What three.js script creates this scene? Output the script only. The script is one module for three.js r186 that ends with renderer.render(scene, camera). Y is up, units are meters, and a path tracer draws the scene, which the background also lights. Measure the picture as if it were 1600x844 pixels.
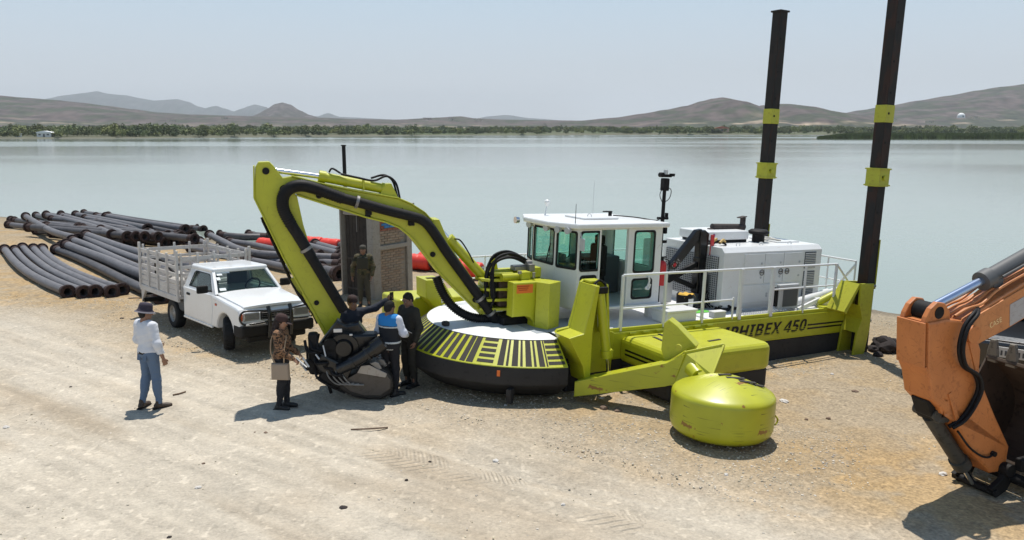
import * as THREE from 'three';
import { RoundedBoxGeometry } from 'three/addons/geometries/RoundedBoxGeometry.js';
import * as BGU from 'three/addons/utils/BufferGeometryUtils.js';

const lerp = (a, b, t) => a + (b - a) * t, clamp = (x, a = 0, b = 1) => Math.min(b, Math.max(a, x));
const smooth = (a, b, x) => { const t = clamp((x - a) / (b - a)); return t * t * (3 - 2 * t); };
// ---------------------------------------------------------------- camera, sky, sun, exposure
const scene = new THREE.Scene();
const camera = new THREE.PerspectiveCamera(37.873, 1024 / 540, 0.1, 30000);
camera.position.set(0, 4.65, 0);
camera.rotation.set(-0.17699, 0, 0);
const renderer = new THREE.WebGLRenderer({ antialias: true });
renderer.toneMapping = THREE.LinearToneMapping;
renderer.toneMappingExposure = 1.0;
renderer.shadowMap.enabled = true;

const SUN = new THREE.Vector3(0.03, 0.95, -0.30).normalize();
{ // hazy late-morning sky: pale at the horizon, soft blue above, a broad glow round the sun
  const W = 512, H = 256, px = new Float32Array(W * H * 4);
  const hor = [0.70, 0.745, 0.785], mid = [0.52, 0.695, 0.85], zen = [0.10, 0.20, 0.38];
  for (let j = 0; j < H; j++) for (let i = 0; i < W; i++) {
    const lat = ((j + 0.5) / H - 0.5) * Math.PI, lon = ((i + 0.5) / W - 0.5) * 2 * Math.PI;
    const d = new THREE.Vector3(Math.cos(lat) * Math.cos(lon), Math.sin(lat), Math.cos(lat) * Math.sin(lon));
    const e = Math.max(0, d.y), a = Math.min(1, e / 0.24), b = smooth(0.2, 0.75, e);
    const s = a * a * (3 - 2 * a);
    const glow = Math.pow(Math.max(0, d.dot(SUN)), 40) * 0.6;
    const k = (j * W + i) * 4;
    for (let c = 0; c < 3; c++) {
      let v = hor[c] + (mid[c] - hor[c]) * s; v += (zen[c] - mid[c]) * b;
      if (d.y < 0) v = hor[c] * 0.8;
      px[k + c] = v + glow;
    }
    px[k + 3] = 1;
  }
  const t = new THREE.DataTexture(px, W, H, THREE.RGBAFormat, THREE.FloatType);
  t.mapping = THREE.EquirectangularReflectionMapping; t.magFilter = THREE.LinearFilter; t.needsUpdate = true;
  scene.background = t; scene.environment = t;
}
const sun = new THREE.DirectionalLight(new THREE.Color(1.0, 0.955, 0.88), 5.0);
sun.position.copy(SUN).multiplyScalar(60).add(new THREE.Vector3(0, 0, -18));
sun.target.position.set(0, 0, -18);
sun.castShadow = true; sun.shadow.mapSize.set(4096, 4096); sun.shadow.radius = 1;
Object.assign(sun.shadow.camera, { left: -45, right: 45, top: 45, bottom: -45, near: 1, far: 160 });
scene.add(sun, sun.target);
scene.fog = new THREE.FogExp2(new THREE.Color(0.64, 0.68, 0.72), 0.00010);

// ---------------------------------------------------------------- helpers
function rng(seed) { let a = seed >>> 0; return () => { a = (a + 0x6D2B79F5) | 0; let t = Math.imul(a ^ (a >>> 15), 1 | a); t = (t + Math.imul(t ^ (t >>> 7), 61 | t)) ^ t; return ((t ^ (t >>> 14)) >>> 0) / 4294967296; }; }
const V = (x, y, z) => new THREE.Vector3(x, y, z);
function hash2(i, j, s) { let h = Math.imul(i, 374761393) + Math.imul(j, 668265263) + Math.imul(s, 974634777); h = Math.imul(h ^ (h >>> 13), 1274126177); return ((h ^ (h >>> 16)) >>> 0) / 4294967296; }
function vnoise(x, y, s = 0, per = 0) { // value noise, tileable when per > 0
  let i = Math.floor(x), j = Math.floor(y); const u = x - i, v = y - j, a = u * u * (3 - 2 * u), b = v * v * (3 - 2 * v);
  let i1 = i + 1, j1 = j + 1;
  if (per) { i = ((i % per) + per) % per; i1 = ((i1 % per) + per) % per; j = ((j % per) + per) % per; j1 = ((j1 % per) + per) % per; }
  const p = hash2(i, j, s), q = hash2(i1, j, s), r = hash2(i, j1, s), t = hash2(i1, j1, s);
  return p + (q - p) * a + (r - p) * b + (p - q - r + t) * a * b;
}
function fbm(x, y, oct, s = 0, per = 0) { let v = 0, a = 0.5, n = 0; for (let o = 0; o < oct; o++) { v += a * vnoise(x, y, s + o * 17, per); n += a; x *= 2; y *= 2; per *= 2; a *= 0.5; } return v / n; }
function tex(size, fn, srgb = true, repeat = 1) {
  const d = new Uint8Array(size * size * 4);
  for (let j = 0; j < size; j++) for (let i = 0; i < size; i++) { const c = fn(i / size, j / size), k = (j * size + i) * 4; d[k] = clamp(c[0]) * 255; d[k + 1] = clamp(c[1]) * 255; d[k + 2] = clamp(c[2]) * 255; d[k + 3] = 255; }
  const t = new THREE.DataTexture(d, size, size, THREE.RGBAFormat); t.wrapS = t.wrapT = THREE.RepeatWrapping; t.magFilter = THREE.LinearFilter; t.minFilter = THREE.LinearMipmapLinearFilter; t.generateMipmaps = true;
  if (srgb) t.colorSpace = THREE.SRGBColorSpace; t.repeat.set(repeat, repeat); t.needsUpdate = true; return t;
}
const taken = {};
function numbered(n) { if (!(n in taken)) { taken[n] = 0; return n; } taken[n]++; return n + '_' + String(taken[n]).padStart(3, '0'); }
function shade(o) { o.castShadow = true; o.receiveShadow = true; return o; }
function thing(name, label, category, pos = [0, 0, 0], turn = 0, group) { const o = new THREE.Group(); o.name = numbered(name); scene.add(o); o.position.set(...pos); o.rotation.y = turn; return tag(o, label, category, group); }
function tag(o, label, category, group) { o.userData.label = label; if (category) o.userData.category = category; if (group) o.userData.group = group; return o; }
function boxUV(g) { // uv in metres from the dominant axis of each face
  const p = g.attributes.position, n = p.count, uv = new Float32Array(n * 2), a = V(), b = V(), c = V(), e = V(), f = V();
  for (let i = 0; i < n; i += 3) {
    a.fromBufferAttribute(p, i); b.fromBufferAttribute(p, i + 1); c.fromBufferAttribute(p, i + 2);
    e.subVectors(b, a); f.subVectors(c, a); e.cross(f); const X = Math.abs(e.x), Y = Math.abs(e.y), Z = Math.abs(e.z);
    [a, b, c].forEach((q, k) => { const [u, v] = Y >= X && Y >= Z ? [q.x, q.z] : X >= Z ? [q.z, q.y] : [q.x, q.y]; uv[(i + k) * 2] = u; uv[(i + k) * 2 + 1] = v; });
  }
  g.setAttribute('uv', new THREE.BufferAttribute(uv, 2)); return g;
}
const UPV = V(0, 1, 0);
function alongMatrix(p, q, up) { // z axis from p to q, origin at p
  const z = V().subVectors(q, p).normalize(); let u = up || UPV; if (Math.abs(z.dot(u)) > 0.98) u = V(1, 0, 0);
  const x = V().crossVectors(u, z).normalize(), y = V().crossVectors(z, x);
  return new THREE.Matrix4().makeBasis(x, y, z).setPosition(p);
}
const vec = (a) => a.isVector3 ? a : V(...a);
class MB {
  constructor(base) { this.g = []; this.base = base; }
  add(geo, m) { let g = geo.index ? geo.toNonIndexed() : geo.clone(); for (const k of Object.keys(g.attributes)) if (k !== 'position' && k !== 'normal') g.deleteAttribute(k); if (m) g.applyMatrix4(m); this.g.push(g); return this; }
  box(x, y, z, w, h, d, r = 0.008, rot) { const m = new THREE.Matrix4(); if (rot) m.makeRotationFromEuler(new THREE.Euler(...rot)); m.setPosition(x, y, z); const rr = Math.min(r, w / 2.2, h / 2.2, d / 2.2); return this.add(rr > 0.0015 ? new RoundedBoxGeometry(w, h, d, 1, rr) : new THREE.BoxGeometry(w, h, d), m); }
  bar(p, q, w, h = w, up, r = 0.004) { p = vec(p); q = vec(q); const L = p.distanceTo(q), m = alongMatrix(p, q, up); m.multiply(new THREE.Matrix4().makeTranslation(0, 0, L / 2)); const rr = Math.min(r, w / 2.2, h / 2.2); return this.add(rr > 0.0015 ? new RoundedBoxGeometry(w, h, L, 1, rr) : new THREE.BoxGeometry(w, h, L), m); }
  cyl(p, q, r1, r2 = r1, seg = 16, open = false) { p = vec(p); q = vec(q); const L = p.distanceTo(q); const g = new THREE.CylinderGeometry(r2, r1, L, seg, 1, open); g.rotateX(Math.PI / 2); g.translate(0, 0, L / 2); return this.add(g, alongMatrix(p, q)); }
  tube(pts, r, seg = 8, n) { const c = new THREE.CatmullRomCurve3(pts.map(vec), false, 'centripetal'); return this.add(new THREE.TubeGeometry(c, n || pts.length * 6, r, seg, false)); }
  line(pts, r, seg = 8) { for (let i = 0; i + 1 < pts.length; i++) this.cyl(pts[i], pts[i + 1], r, r, seg); for (let i = 1; i + 1 < pts.length; i++) this.sph(vec(pts[i]), r, seg); return this; }
  sph(p, r, seg = 10, sy = 1) { const g = new THREE.SphereGeometry(r, seg, Math.max(5, seg >> 1)); g.scale(1, sy, 1); g.translate(...vec(p).toArray()); return this.add(g); }
  ext(pts, z0, z1, bevel = 0, m, holes) { const s = new THREE.Shape(pts.map((p) => new THREE.Vector2(p[0], p[1]))); if (holes) for (const h of holes) s.holes.push(new THREE.Path(h.map((p) => new THREE.Vector2(p[0], p[1])))); const g = new THREE.ExtrudeGeometry(s, { depth: z1 - z0 - 2 * bevel, bevelEnabled: bevel > 0, bevelSize: bevel, bevelThickness: bevel, bevelOffset: -bevel, bevelSegments: 2, curveSegments: 8 }); g.translate(0, 0, z0 + bevel); return this.add(g, m); }
  lathe(pts, seg = 32, m, a0 = 0, a1 = Math.PI * 2) { return this.add(new THREE.LatheGeometry(pts.map((p) => new THREE.Vector2(p[0], p[1])), seg, a0, a1), m); }
  tri(list) { const g = new THREE.BufferGeometry(); g.setAttribute('position', new THREE.Float32BufferAttribute(list.flat(), 3)); g.computeVertexNormals(); return this.add(g); }
  quad(a, b, c, d) { return this.tri([a, b, c, a, c, d]); }
  geo() { let g = this.g.length > 1 ? BGU.mergeGeometries(this.g) : this.g[0]; if (this.base) { g.applyMatrix4(this.base); if (this.base.determinant() < 0) for (const k of ['position', 'normal']) { const a = g.attributes[k].array; for (let i = 0; i < a.length; i += 9) for (let c = 0; c < 3; c++) { const t = a[i + 3 + c]; a[i + 3 + c] = a[i + 6 + c]; a[i + 6 + c] = t; } } } return boxUV(g); }
  build(name, mat, parent = scene) { const o = shade(new THREE.Mesh(this.geo(), mat)); o.name = parent === scene ? numbered(name) : name; parent.add(o); return o; }
}
const rotY = (a) => new THREE.Matrix4().makeRotationY(a), tr = (x, y, z) => new THREE.Matrix4().makeTranslation(x, y, z);
const rotM = (x, y, z) => new THREE.Matrix4().makeRotationFromEuler(new THREE.Euler(x, y, z));
const M4 = (...ms) => ms.reduce((a, b) => a.multiply(b), new THREE.Matrix4());

// ---------------------------------------------------------------- the lie of the land
const SHORE = [12.3, -20.9], INLAND = [-0.52, 0.854], WATER = -0.5;
const shoreDist = (x, z) => (x - SHORE[0]) * INLAND[0] + (z - SHORE[1]) * INLAND[1] + 1.1 * (vnoise(x * 0.16, z * 0.16, 5) - 0.5) + 0.5 * (vnoise(x * 0.6, z * 0.6, 6) - 0.5);
function groundH(x, z) { // without the small bumps
  const s = (x - SHORE[0]) * INLAND[0] + (z - SHORE[1]) * INLAND[1];
  const t = Math.max(-2, Math.min(1, s / 14)), u = 1 - t;
  return -0.5 * Math.pow(u, 1.2);
}
// dirt stains shared by painted metal: neutral mottling, specks and scratches (a multiplier of the paint colour)
const grime = (seed, amount, scratch, blotch) => { const r = rng(seed), S = 512, n = S * S, f = new Float32Array(n).fill(1);
  for (let j = 0; j < S; j++) for (let i = 0; i < S; i++) { const m = fbm(i / 64, j / 64, 4, seed, 8), b = fbm(i / 16, j / 16, 3, seed + 3, 32); f[j * S + i] = 1 - amount * (0.5 * m + blotch * smooth(0.62, 0.8, b)); }
  for (let k = 0; k < scratch; k++) { let x = r() * S, y = r() * S; const a = r() * 6.28, L = 6 + r() * 40, d = 0.75 + r() * 0.2; for (let t = 0; t < L; t++) { const q = (((y | 0) + S) % S) * S + (((x | 0) + S) % S); f[q] *= d; x += Math.cos(a + t * 0.01); y += Math.sin(a + t * 0.01); } }
  return f; };
const grimeTex = (seed, amount, scratch, tint = [1, 1, 1], rep = 0.5, blotch = 0.5) => { const f = grime(seed, amount, scratch, blotch), S = 512; return tex(S, (u, v) => { const q = f[Math.round(v * S) % S * S + Math.round(u * S) % S], k = 1 - q; return [1 - k * tint[0], 1 - k * tint[1], 1 - k * tint[2]]; }, true, rep); };
const T = {
  paint: grimeTex(11, 0.14, 90, [0.9, 1, 1.2], 0.5, 0.3), white: grimeTex(23, 0.07, 40, [0.8, 1, 1.3], 0.5, 0.2), worn: grimeTex(37, 0.22, 300, [0.8, 1, 1.1], 0.5, 0.35), dark: grimeTex(51, 0.5, 160, [1, 1, 1]),
  fine: tex(256, (u, v) => { const a = fbm(u * 32, v * 32, 3, 71, 32); return [a, a, a]; }, false, 4),
};
const lin = (r, g, b) => new THREE.Color().setRGB(r, g, b);
const std = (c, o = {}) => new THREE.MeshStandardMaterial({ color: c, roughness: 0.6, ...o });
const M = {
  lime: new THREE.MeshPhysicalMaterial({ color: lin(0.49, 0.50, 0.014), roughness: 0.45, map: T.paint, clearcoat: 0.35, clearcoatRoughness: 0.25 }),
  limeWorn: new THREE.MeshPhysicalMaterial({ color: lin(0.47, 0.48, 0.02), roughness: 0.5, map: T.worn, clearcoat: 0.2, clearcoatRoughness: 0.35 }),
  black: new THREE.MeshPhysicalMaterial({ color: lin(0.013, 0.012, 0.012), map: T.dark, roughness: 0.65, specularIntensity: 0.5 }),
  blackGloss: new THREE.MeshPhysicalMaterial({ color: lin(0.010, 0.010, 0.011), roughness: 0.26, map: T.dark }),
  hullBlack: std(lin(0.030, 0.028, 0.028), { map: T.dark, roughness: 0.75 }),
  strip: std(lin(0.05, 0.045, 0.038), { roughness: 0.95, bumpMap: T.fine, bumpScale: 0.002 }),
  white: new THREE.MeshPhysicalMaterial({ color: lin(0.74, 0.75, 0.75), map: T.white, roughness: 0.4, clearcoat: 0.3, clearcoatRoughness: 0.2 }),
  deck: std(lin(0.72, 0.73, 0.74), { map: T.white, roughness: 0.5 }),
  rubber: new THREE.MeshPhysicalMaterial({ color: lin(0.016, 0.016, 0.017), roughness: 0.75, specularIntensity: 0.5 }),
  hose: new THREE.MeshPhysicalMaterial({ color: lin(0.013, 0.012, 0.013), roughness: 0.6, specularIntensity: 0.5, map: T.dark }),
  chrome: std(lin(0.72, 0.73, 0.76), { metalness: 1, roughness: 0.18 }),
  steel: std(lin(0.35, 0.34, 0.33), { metalness: 0.7, roughness: 0.5, map: T.dark }),
  grey: std(lin(0.45, 0.46, 0.47), { roughness: 0.55 }),
  darkGrey: std(lin(0.08, 0.085, 0.09), { roughness: 0.7 }),
  glass: new THREE.MeshPhysicalMaterial({ color: lin(0.72, 0.90, 0.84), transmission: 1, thickness: 0, roughness: 0.02, ior: 1.5 }),
  clear: new THREE.MeshPhysicalMaterial({ color: lin(0.95, 0.95, 0.95), transmission: 1, thickness: 0, roughness: 0.03 }),
  carGlass: new THREE.MeshPhysicalMaterial({ color: lin(0.48, 0.58, 0.54), transmission: 1, thickness: 0, roughness: 0.02, ior: 1.5 }),
  red: std(lin(0.50, 0.02, 0.025), { roughness: 0.35 }),
  orangeFloat: std(lin(0.72, 0.045, 0.025), { roughness: 0.5, map: T.white }),
};
// ---------------------------------------------------------------- ground
const N0 = (x, z, f, s) => vnoise(x * f, z * f, s);
function soil(x, z) { // base colour of the ground (linear), as a function of place
  const a = fbm(x * 0.22 + 3, z * 0.22, 4, 101), b = fbm(x * 1.1, z * 1.1, 4, 121), c = fbm(x * 6, z * 6, 3, 141), g = vnoise(x * 32, z * 32, 161), g2 = vnoise(x * 75, z * 75, 163);
  // the dusty driving track runs from the upper left to the lower right
  const along = 0.83 * x + 0.56 * (z + 9), across = 0.56 * (x) - 0.83 * (z + 9); // across > 0: towards the lake
  const streak = fbm(along * 0.25, across * 2.6, 4, 181), streak2 = vnoise(along * 0.5, across * 9, 191);
  const road = 1 - smooth(0.6, 3.6, across - 0.02 * along + 1.6 * (a - 0.5) + 0.8 * (b - 0.5));
  let col = [0.41, 0.325, 0.215];
  const dust = [0.565, 0.53, 0.475], grav = [0.37, 0.32, 0.25], ochre = [0.45, 0.32, 0.165], brown = [0.38, 0.31, 0.23];
  const mixc = (p, q, t) => [lerp(p[0], q[0], t), lerp(p[1], q[1], t), lerp(p[2], q[2], t)];
  col = mixc(col, grav, smooth(0.42, 0.62, b) * 0.7);
  col = mixc(col, ochre, smooth(0.38, 0.6, a) * 0.75 * smooth(0.35, 0.6, fbm(x * 2.4, z * 2.4, 3, 131)));
  col = mixc(col, dust, clamp(road * (0.7 + 0.6 * streak)) * 0.95);
  col = mixc(col, brown, smooth(0.50, 0.72, fbm(along * 0.2 + 9, across * 0.8, 4, 211)) * 0.55 * road);
  const shore = 1 - smooth(0.2, 4.5, shoreDist(x, z)); col = mixc(col, [0.33, 0.285, 0.215], shore * 0.8);
  const wet = 1 - smooth(-0.1, 0.7, shoreDist(x, z)); col = mixc(col, [0.16, 0.14, 0.11], wet * 0.7);
  let k = 0.80 + 0.20 * (c - 0.5) + (0.16 + 0.30 * (1 - road)) * (g - 0.5) + (0.2 + 0.3 * (1 - road)) * (g2 - 0.5) + 0.20 * (streak2 - 0.5) * road + 0.14 + 0.25 * (b - 0.5);
  const pale = smooth(0.80, 0.9, vnoise(x * 14 + 31, z * 14, 221)) * 0.22, dark = smooth(0.83, 0.93, vnoise(x * 11, z * 11 + 7, 231)) * 0.12;
  k += pale - dark;
  k *= 0.81; return [col[0] * k * 1.06, col[1] * k, col[2] * k * 0.90];
}
const s2 = (v) => { v = clamp(v); return v <= 0.0031308 ? 12.92 * v : 1.055 * Math.pow(v, 1 / 2.4) - 0.055; };
function worldMap(x0, z0, size, n) { // colour map of the square whose corner is (x0, z0); uv are metres
  const t = tex(n, (u, v) => { const c = soil(x0 + u * size, z0 + v * size); return [s2(c[0]), s2(c[1]), s2(c[2])]; }, true);
  t.repeat.set(1 / size, 1 / size); t.offset.set(-x0 / size, -z0 / size); return t;
}
// tyre treads pressed into the track, and the grain of the gravel, as relief
const TREADS = [[-0.87, -10.25, 0.55, 2.9, 0.36], [0.55, -9.35, 0.55, 2.4, 0.36], [-4.6, -12.6, 0.6, 2.0, 0.22]]; // x, z, heading, length, width
function relief(x, z) {
  let h = 0.5 + 0.30 * (vnoise(x * 22, z * 22, 301) - 0.5) + 0.34 * (vnoise(x * 48, z * 48, 303) - 0.5) + 0.2 * (vnoise(x * 8, z * 8, 305) - 0.5);
  const st = vnoise(x * 14, z * 14, 307); if (st > 0.78) h += (st - 0.78) * 1.6;
  for (const [tx, tz, a, L, w] of TREADS) { const dx = x - tx, dz = z - tz, u = dx * Math.cos(a) + dz * Math.sin(a), v = -dx * Math.sin(a) + dz * Math.cos(a); if (Math.abs(u) < L / 2 && Math.abs(v) < w) { const s = Math.sin((u + Math.abs(v) * 0.9) * 42); h += 0.55 * s * smooth(w, w - 0.12, Math.abs(v)) * smooth(0.3, 0.6, vnoise(x * 1.6, z * 1.6, 311)); } }
  return h;
}
{
  const mk = (x0, z0, size, n, bump) => { const o = { roughness: 0.96, map: worldMap(x0, z0, size, n) }; if (bump) { const b = tex(n, (u, v) => { const h = relief(x0 + u * size, z0 + v * size); return [h, h, h]; }, false); b.repeat.copy(o.map.repeat); b.offset.copy(o.map.offset); o.bumpMap = b; o.bumpScale = 0.028; } return std(0xffffff, o); };
  const mats = [mk(-13, -25, 24, 2048, true), mk(-60, -70, 100, 2048, false), std(lin(0.30, 0.25, 0.18), { roughness: 0.95 })];
  const axis = (a, b, fa, fb, fine, ends) => { const r = []; let x = a; while (x < b) { r.push(x); let st = x >= fa && x < fb ? fine : Math.min(ends, fine + 0.10 * Math.max(fa - x, x - fb)); if (x < fa && x + st > fa) st = fa - x; if (x >= fa && x < fb && x + st > fb) st = fb - x; x += Math.max(st, 0.01); } r.push(b); return r; };
  const X = axis(-60, 40, -13, 11, 0.12, 2), Z = axis(-70, 30, -25, -1, 0.12, 2);
  const xs = [-900, -300, -120, ...X, 80, 200, 400], zs = [-110, -85, ...Z, 60, 200, 500];
  const nx = xs.length, nz = zs.length, P = new Float32Array(nx * nz * 3), U = new Float32Array(nx * nz * 2);
  const ruts = (x, z) => { const al = 0.83 * x + 0.56 * (z + 9), ac = 0.56 * x - 0.83 * (z + 9) + 0.25 * Math.sin(al * 0.21); let h = 0; for (const c of [-3.4, -1.9, -0.6, 0.9, 2.1]) { const d = (ac - c) / 0.16; h -= 0.022 * Math.exp(-d * d) * smooth(0.3, 0.6, vnoise(al * 0.3, c * 3, 431)); h += 0.010 * Math.exp(-(Math.abs(d) - 1.7) * (Math.abs(d) - 1.7)); } return h; };
  const bumps = (x, z) => ruts(x, z) + 0.05 * (fbm(x * 0.5, z * 0.5, 3, 401) - 0.5) + 0.028 * (fbm(x * 2.2, z * 2.2, 3, 411) - 0.5);
  for (let j = 0; j < nz; j++) for (let i = 0; i < nx; i++) { const k = j * nx + i, x = xs[i], z = zs[j]; P[k * 3] = x; P[k * 3 + 2] = z; const s = shoreDist(x, z); P[k * 3 + 1] = s < -3 ? -1.4 : groundH(x, z) + bumps(x, z) + (s < 3 ? 0.02 * (vnoise(x * 3, z * 3, 421) - 0.5) : 0); U[k * 2] = x; U[k * 2 + 1] = z; }
  const parts = [[], [], []];
  for (let j = 0; j + 1 < nz; j++) for (let i = 0; i + 1 < nx; i++) { const a = j * nx + i, b = a + 1, c = a + nx, d = c + 1, cx = (xs[i] + xs[i + 1]) / 2, cz = (zs[j] + zs[j + 1]) / 2; const m = cx > -13 && cx < 11 && cz > -25 && cz < -1 ? 0 : cx > -60 && cx < 40 && cz > -70 && cz < 30 ? 1 : 2; parts[m].push(a, c, b, b, c, d); }
  const g = new THREE.BufferGeometry(); g.setAttribute('position', new THREE.BufferAttribute(P, 3)); g.setAttribute('uv', new THREE.BufferAttribute(U, 2)); g.setIndex([].concat(parts[0], parts[1], parts[2]));
  let at = 0; parts.forEach((p, i) => { g.addGroup(at, p.length, i); at += p.length; }); g.computeVertexNormals();
  const o = new THREE.Mesh(g, mats); o.name = 'ground'; o.receiveShadow = true; o.userData = { kind: 'structure', label: 'dusty tan gravel bank sloping gently to the lake', category: 'ground' }; scene.add(o);
}
// ---------------------------------------------------------------- lake
{
  const g = new THREE.PlaneGeometry(9000, 5200, 1, 1); g.rotateX(-Math.PI / 2); g.translate(0, WATER, -2570);
  const p = g.attributes.position, uv = g.attributes.uv; for (let i = 0; i < p.count; i++) uv.setXY(i, p.getX(i), p.getZ(i));
  const bump = tex(512, (u, v) => { const h = 0.5 * fbm(u * 24, v * 40, 3, 501, 8) + 0.5 * fbm(u * 64, v * 96, 2, 511, 32); return [h, h, h]; }, false, 1 / 9);
  const rough = tex(512, (u, v) => { const h = smooth(0.42, 0.62, fbm(u * 4, v * 16, 4, 521, 4)); return [0, 0.06 + 0.07 * h, 0]; }, false); rough.repeat.set(1 / 700, 1 / 700);
  const col = tex(256, (u, v) => { const h = fbm(u * 4, v * 8, 4, 531, 4), k = 0.94 + 0.12 * h; return [0.555 * k, 0.592 * k, 0.555 * k]; }, true); col.repeat.set(1 / 400, 1 / 400);
  const o = new THREE.Mesh(g, new THREE.MeshPhysicalMaterial({ color: 0xffffff, map: col, roughness: 1, roughnessMap: rough, ior: 1.33, bumpMap: bump, bumpScale: 0.006 })); o.name = 'water'; o.receiveShadow = true;
  o.userData = { kind: 'structure', label: 'calm milky grey green lake stretching to the far shore', category: 'lake' }; scene.add(o);
}
// ---------------------------------------------------------------- hills
const HZ = 202, FP = 1230, COSP = 0.98438;
const farX = (px, D) => (px - 800) / FP * D * COSP, farY = (py, D) => 4.65 + (HZ - py) / FP * D * COSP;
function profile(list) { return (x) => { for (let i = 0; i + 1 < list.length; i++) if (x <= list[i + 1][0]) { const t = clamp((x - list[i][0]) / (list[i + 1][0] - list[i][0])); const s = t * t * (3 - 2 * t) * 0.5 + t * 0.5; return lerp(list[i][1], list[i + 1][1], s); } return list[list.length - 1][1]; }; }
const hillMat = std(0xffffff, { vertexColors: true, roughness: 1 });
function ridge(label, list, D, depth, seed, colours, N = 520, K = 44, rough = 1) {
  const f = profile(list), x0 = list[0][0], x1 = list[list.length - 1][0];
  const P = [], C = [], I = [];
  for (let i = 0; i <= N; i++) for (let k = 0; k <= K; k++) {
    const px = lerp(x0, x1, i / N), t = k / K; // t: 0 foot, 0.7 crest, 1 back
    const q = t / 0.7, d = D - depth * (1 - q), wx = farX(px, D) * (d / D * 0.35 + 0.65);
    const top = farY(f(px), D) - WATER; const n = fbm(wx / (depth * 0.28), d / (depth * 0.28), 5, seed), n2 = fbm(wx / (depth * 0.06), d / (depth * 0.06), 3, seed + 9);
    let s = q <= 1 ? Math.pow(smooth(0, 1, q) * 0.45 + 0.55 * q, 1.15) : 1 - 0.9 * (q - 1) / 0.43;
    const w = Math.min(1, 4 * Math.abs(q - 1)) * smooth(0, 0.2, q);
    let y = WATER + top * clamp(s + rough * (0.34 * (n - 0.5) * w + 0.07 * (n2 - 0.5) * (0.3 + 0.7 * w)), 0, 1.02) - 0.3;
    P.push(wx, y, -d);
    const zone = 0.42 * (1 - smooth(0.1, 0.55, q + 0.3 * (n - 0.5))), scrub = smooth(0.45, 0.62, zone + fbm(wx / 45, d / 45, 4, seed + 21)), bare = smooth(0.55, 0.68, fbm(wx / 70 + 5, d / 24, 4, seed + 33)) * (1 - smooth(0.25, 0.6, q)), spot = 0.5 * vnoise(wx / 9, d / 9, seed + 40) + 0.5 * vnoise(wx / 22, d / 16, seed + 41);
    const c = [0, 1, 2].map((m) => { let v = lerp(colours[0][m], colours[1][m], scrub); v = lerp(v, colours[2][m], bare); return v * (0.3 + 1.45 * spot); }); C.push(...c);
  }
  for (let i = 0; i < N; i++) for (let k = 0; k < K; k++) { const a = i * (K + 1) + k, b = a + K + 1; I.push(a, b, a + 1, b, b + 1, a + 1); }
  const g = new THREE.BufferGeometry(); g.setAttribute('position', new THREE.Float32BufferAttribute(P, 3)); g.setAttribute('color', new THREE.Float32BufferAttribute(C, 3)); g.setIndex(I); g.computeVertexNormals();
  const o = new THREE.Mesh(g, hillMat); o.name = numbered('hills'); o.userData = { kind: 'structure', label, category: 'hill' }; scene.add(o);
}
const dry = [[0.082, 0.062, 0.055], [0.040, 0.046, 0.024], [0.34, 0.26, 0.185]], blue = [[0.075, 0.075, 0.07], [0.05, 0.06, 0.05], [0.1, 0.1, 0.09]];
ridge('pale blue mountain range farthest behind the left shore', [[20, 186], [60, 162], [78, 155], [105, 150], [140, 146], [156, 144], [175, 148], [200, 150], [225, 155], [245, 158], [280, 156], [298, 160], [312, 167], [325, 170], [340, 166], [352, 170], [372, 176], [385, 169], [400, 164], [418, 168], [430, 180], [500, 182], [513, 177], [532, 183], [640, 188], [740, 186], [765, 182], [790, 180], [830, 185], [900, 190]], 8200, 2200, 601, blue, 420, 30, 0.5);
ridge('long low brown scrub hill on the left shore', [[-260, 132], [-120, 142], [0, 150], [50, 154], [90, 157], [130, 161], [170, 166], [210, 171], [250, 176], [300, 179], [360, 181], [420, 182], [500, 184], [560, 186], [620, 187], [680, 184], [720, 182], [742, 185], [790, 187], [860, 188], [930, 189], [1040, 191], [1200, 192]], 2300, 1000, 621, dry, 900, 60);
ridge('small cone shaped hill rising behind the left shore', [[388, 186], [405, 178], [420, 170], [432, 163], [443, 161], [455, 164], [470, 173], [485, 180], [505, 186]], 3300, 500, 641, [[0.085, 0.07, 0.065], [0.06, 0.055, 0.045], [0.2, 0.17, 0.13]], 160, 40, 0.6);
ridge('rounded brown hill with a knobbed top behind the two spuds', [[850, 192], [900, 189], [960, 184], [1000, 178], [1040, 172], [1070, 166], [1095, 159], [1112, 155], [1126, 153], [1142, 156], [1156, 162], [1166, 167], [1176, 168], [1190, 165], [1208, 163], [1230, 163], [1255, 166], [1285, 173], [1312, 178], [1345, 183], [1390, 189], [1420, 193]], 1950, 700, 661, dry, 640, 60);
ridge('broad hazy slope climbing out of frame on the right', [[1240, 190], [1300, 181], [1340, 173], [1385, 166], [1430, 158], [1475, 151], [1520, 143], [1560, 137], [1600, 132], [1680, 124], [1780, 122], [1900, 130]], 2700, 1100, 681, dry, 520, 60);
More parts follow.
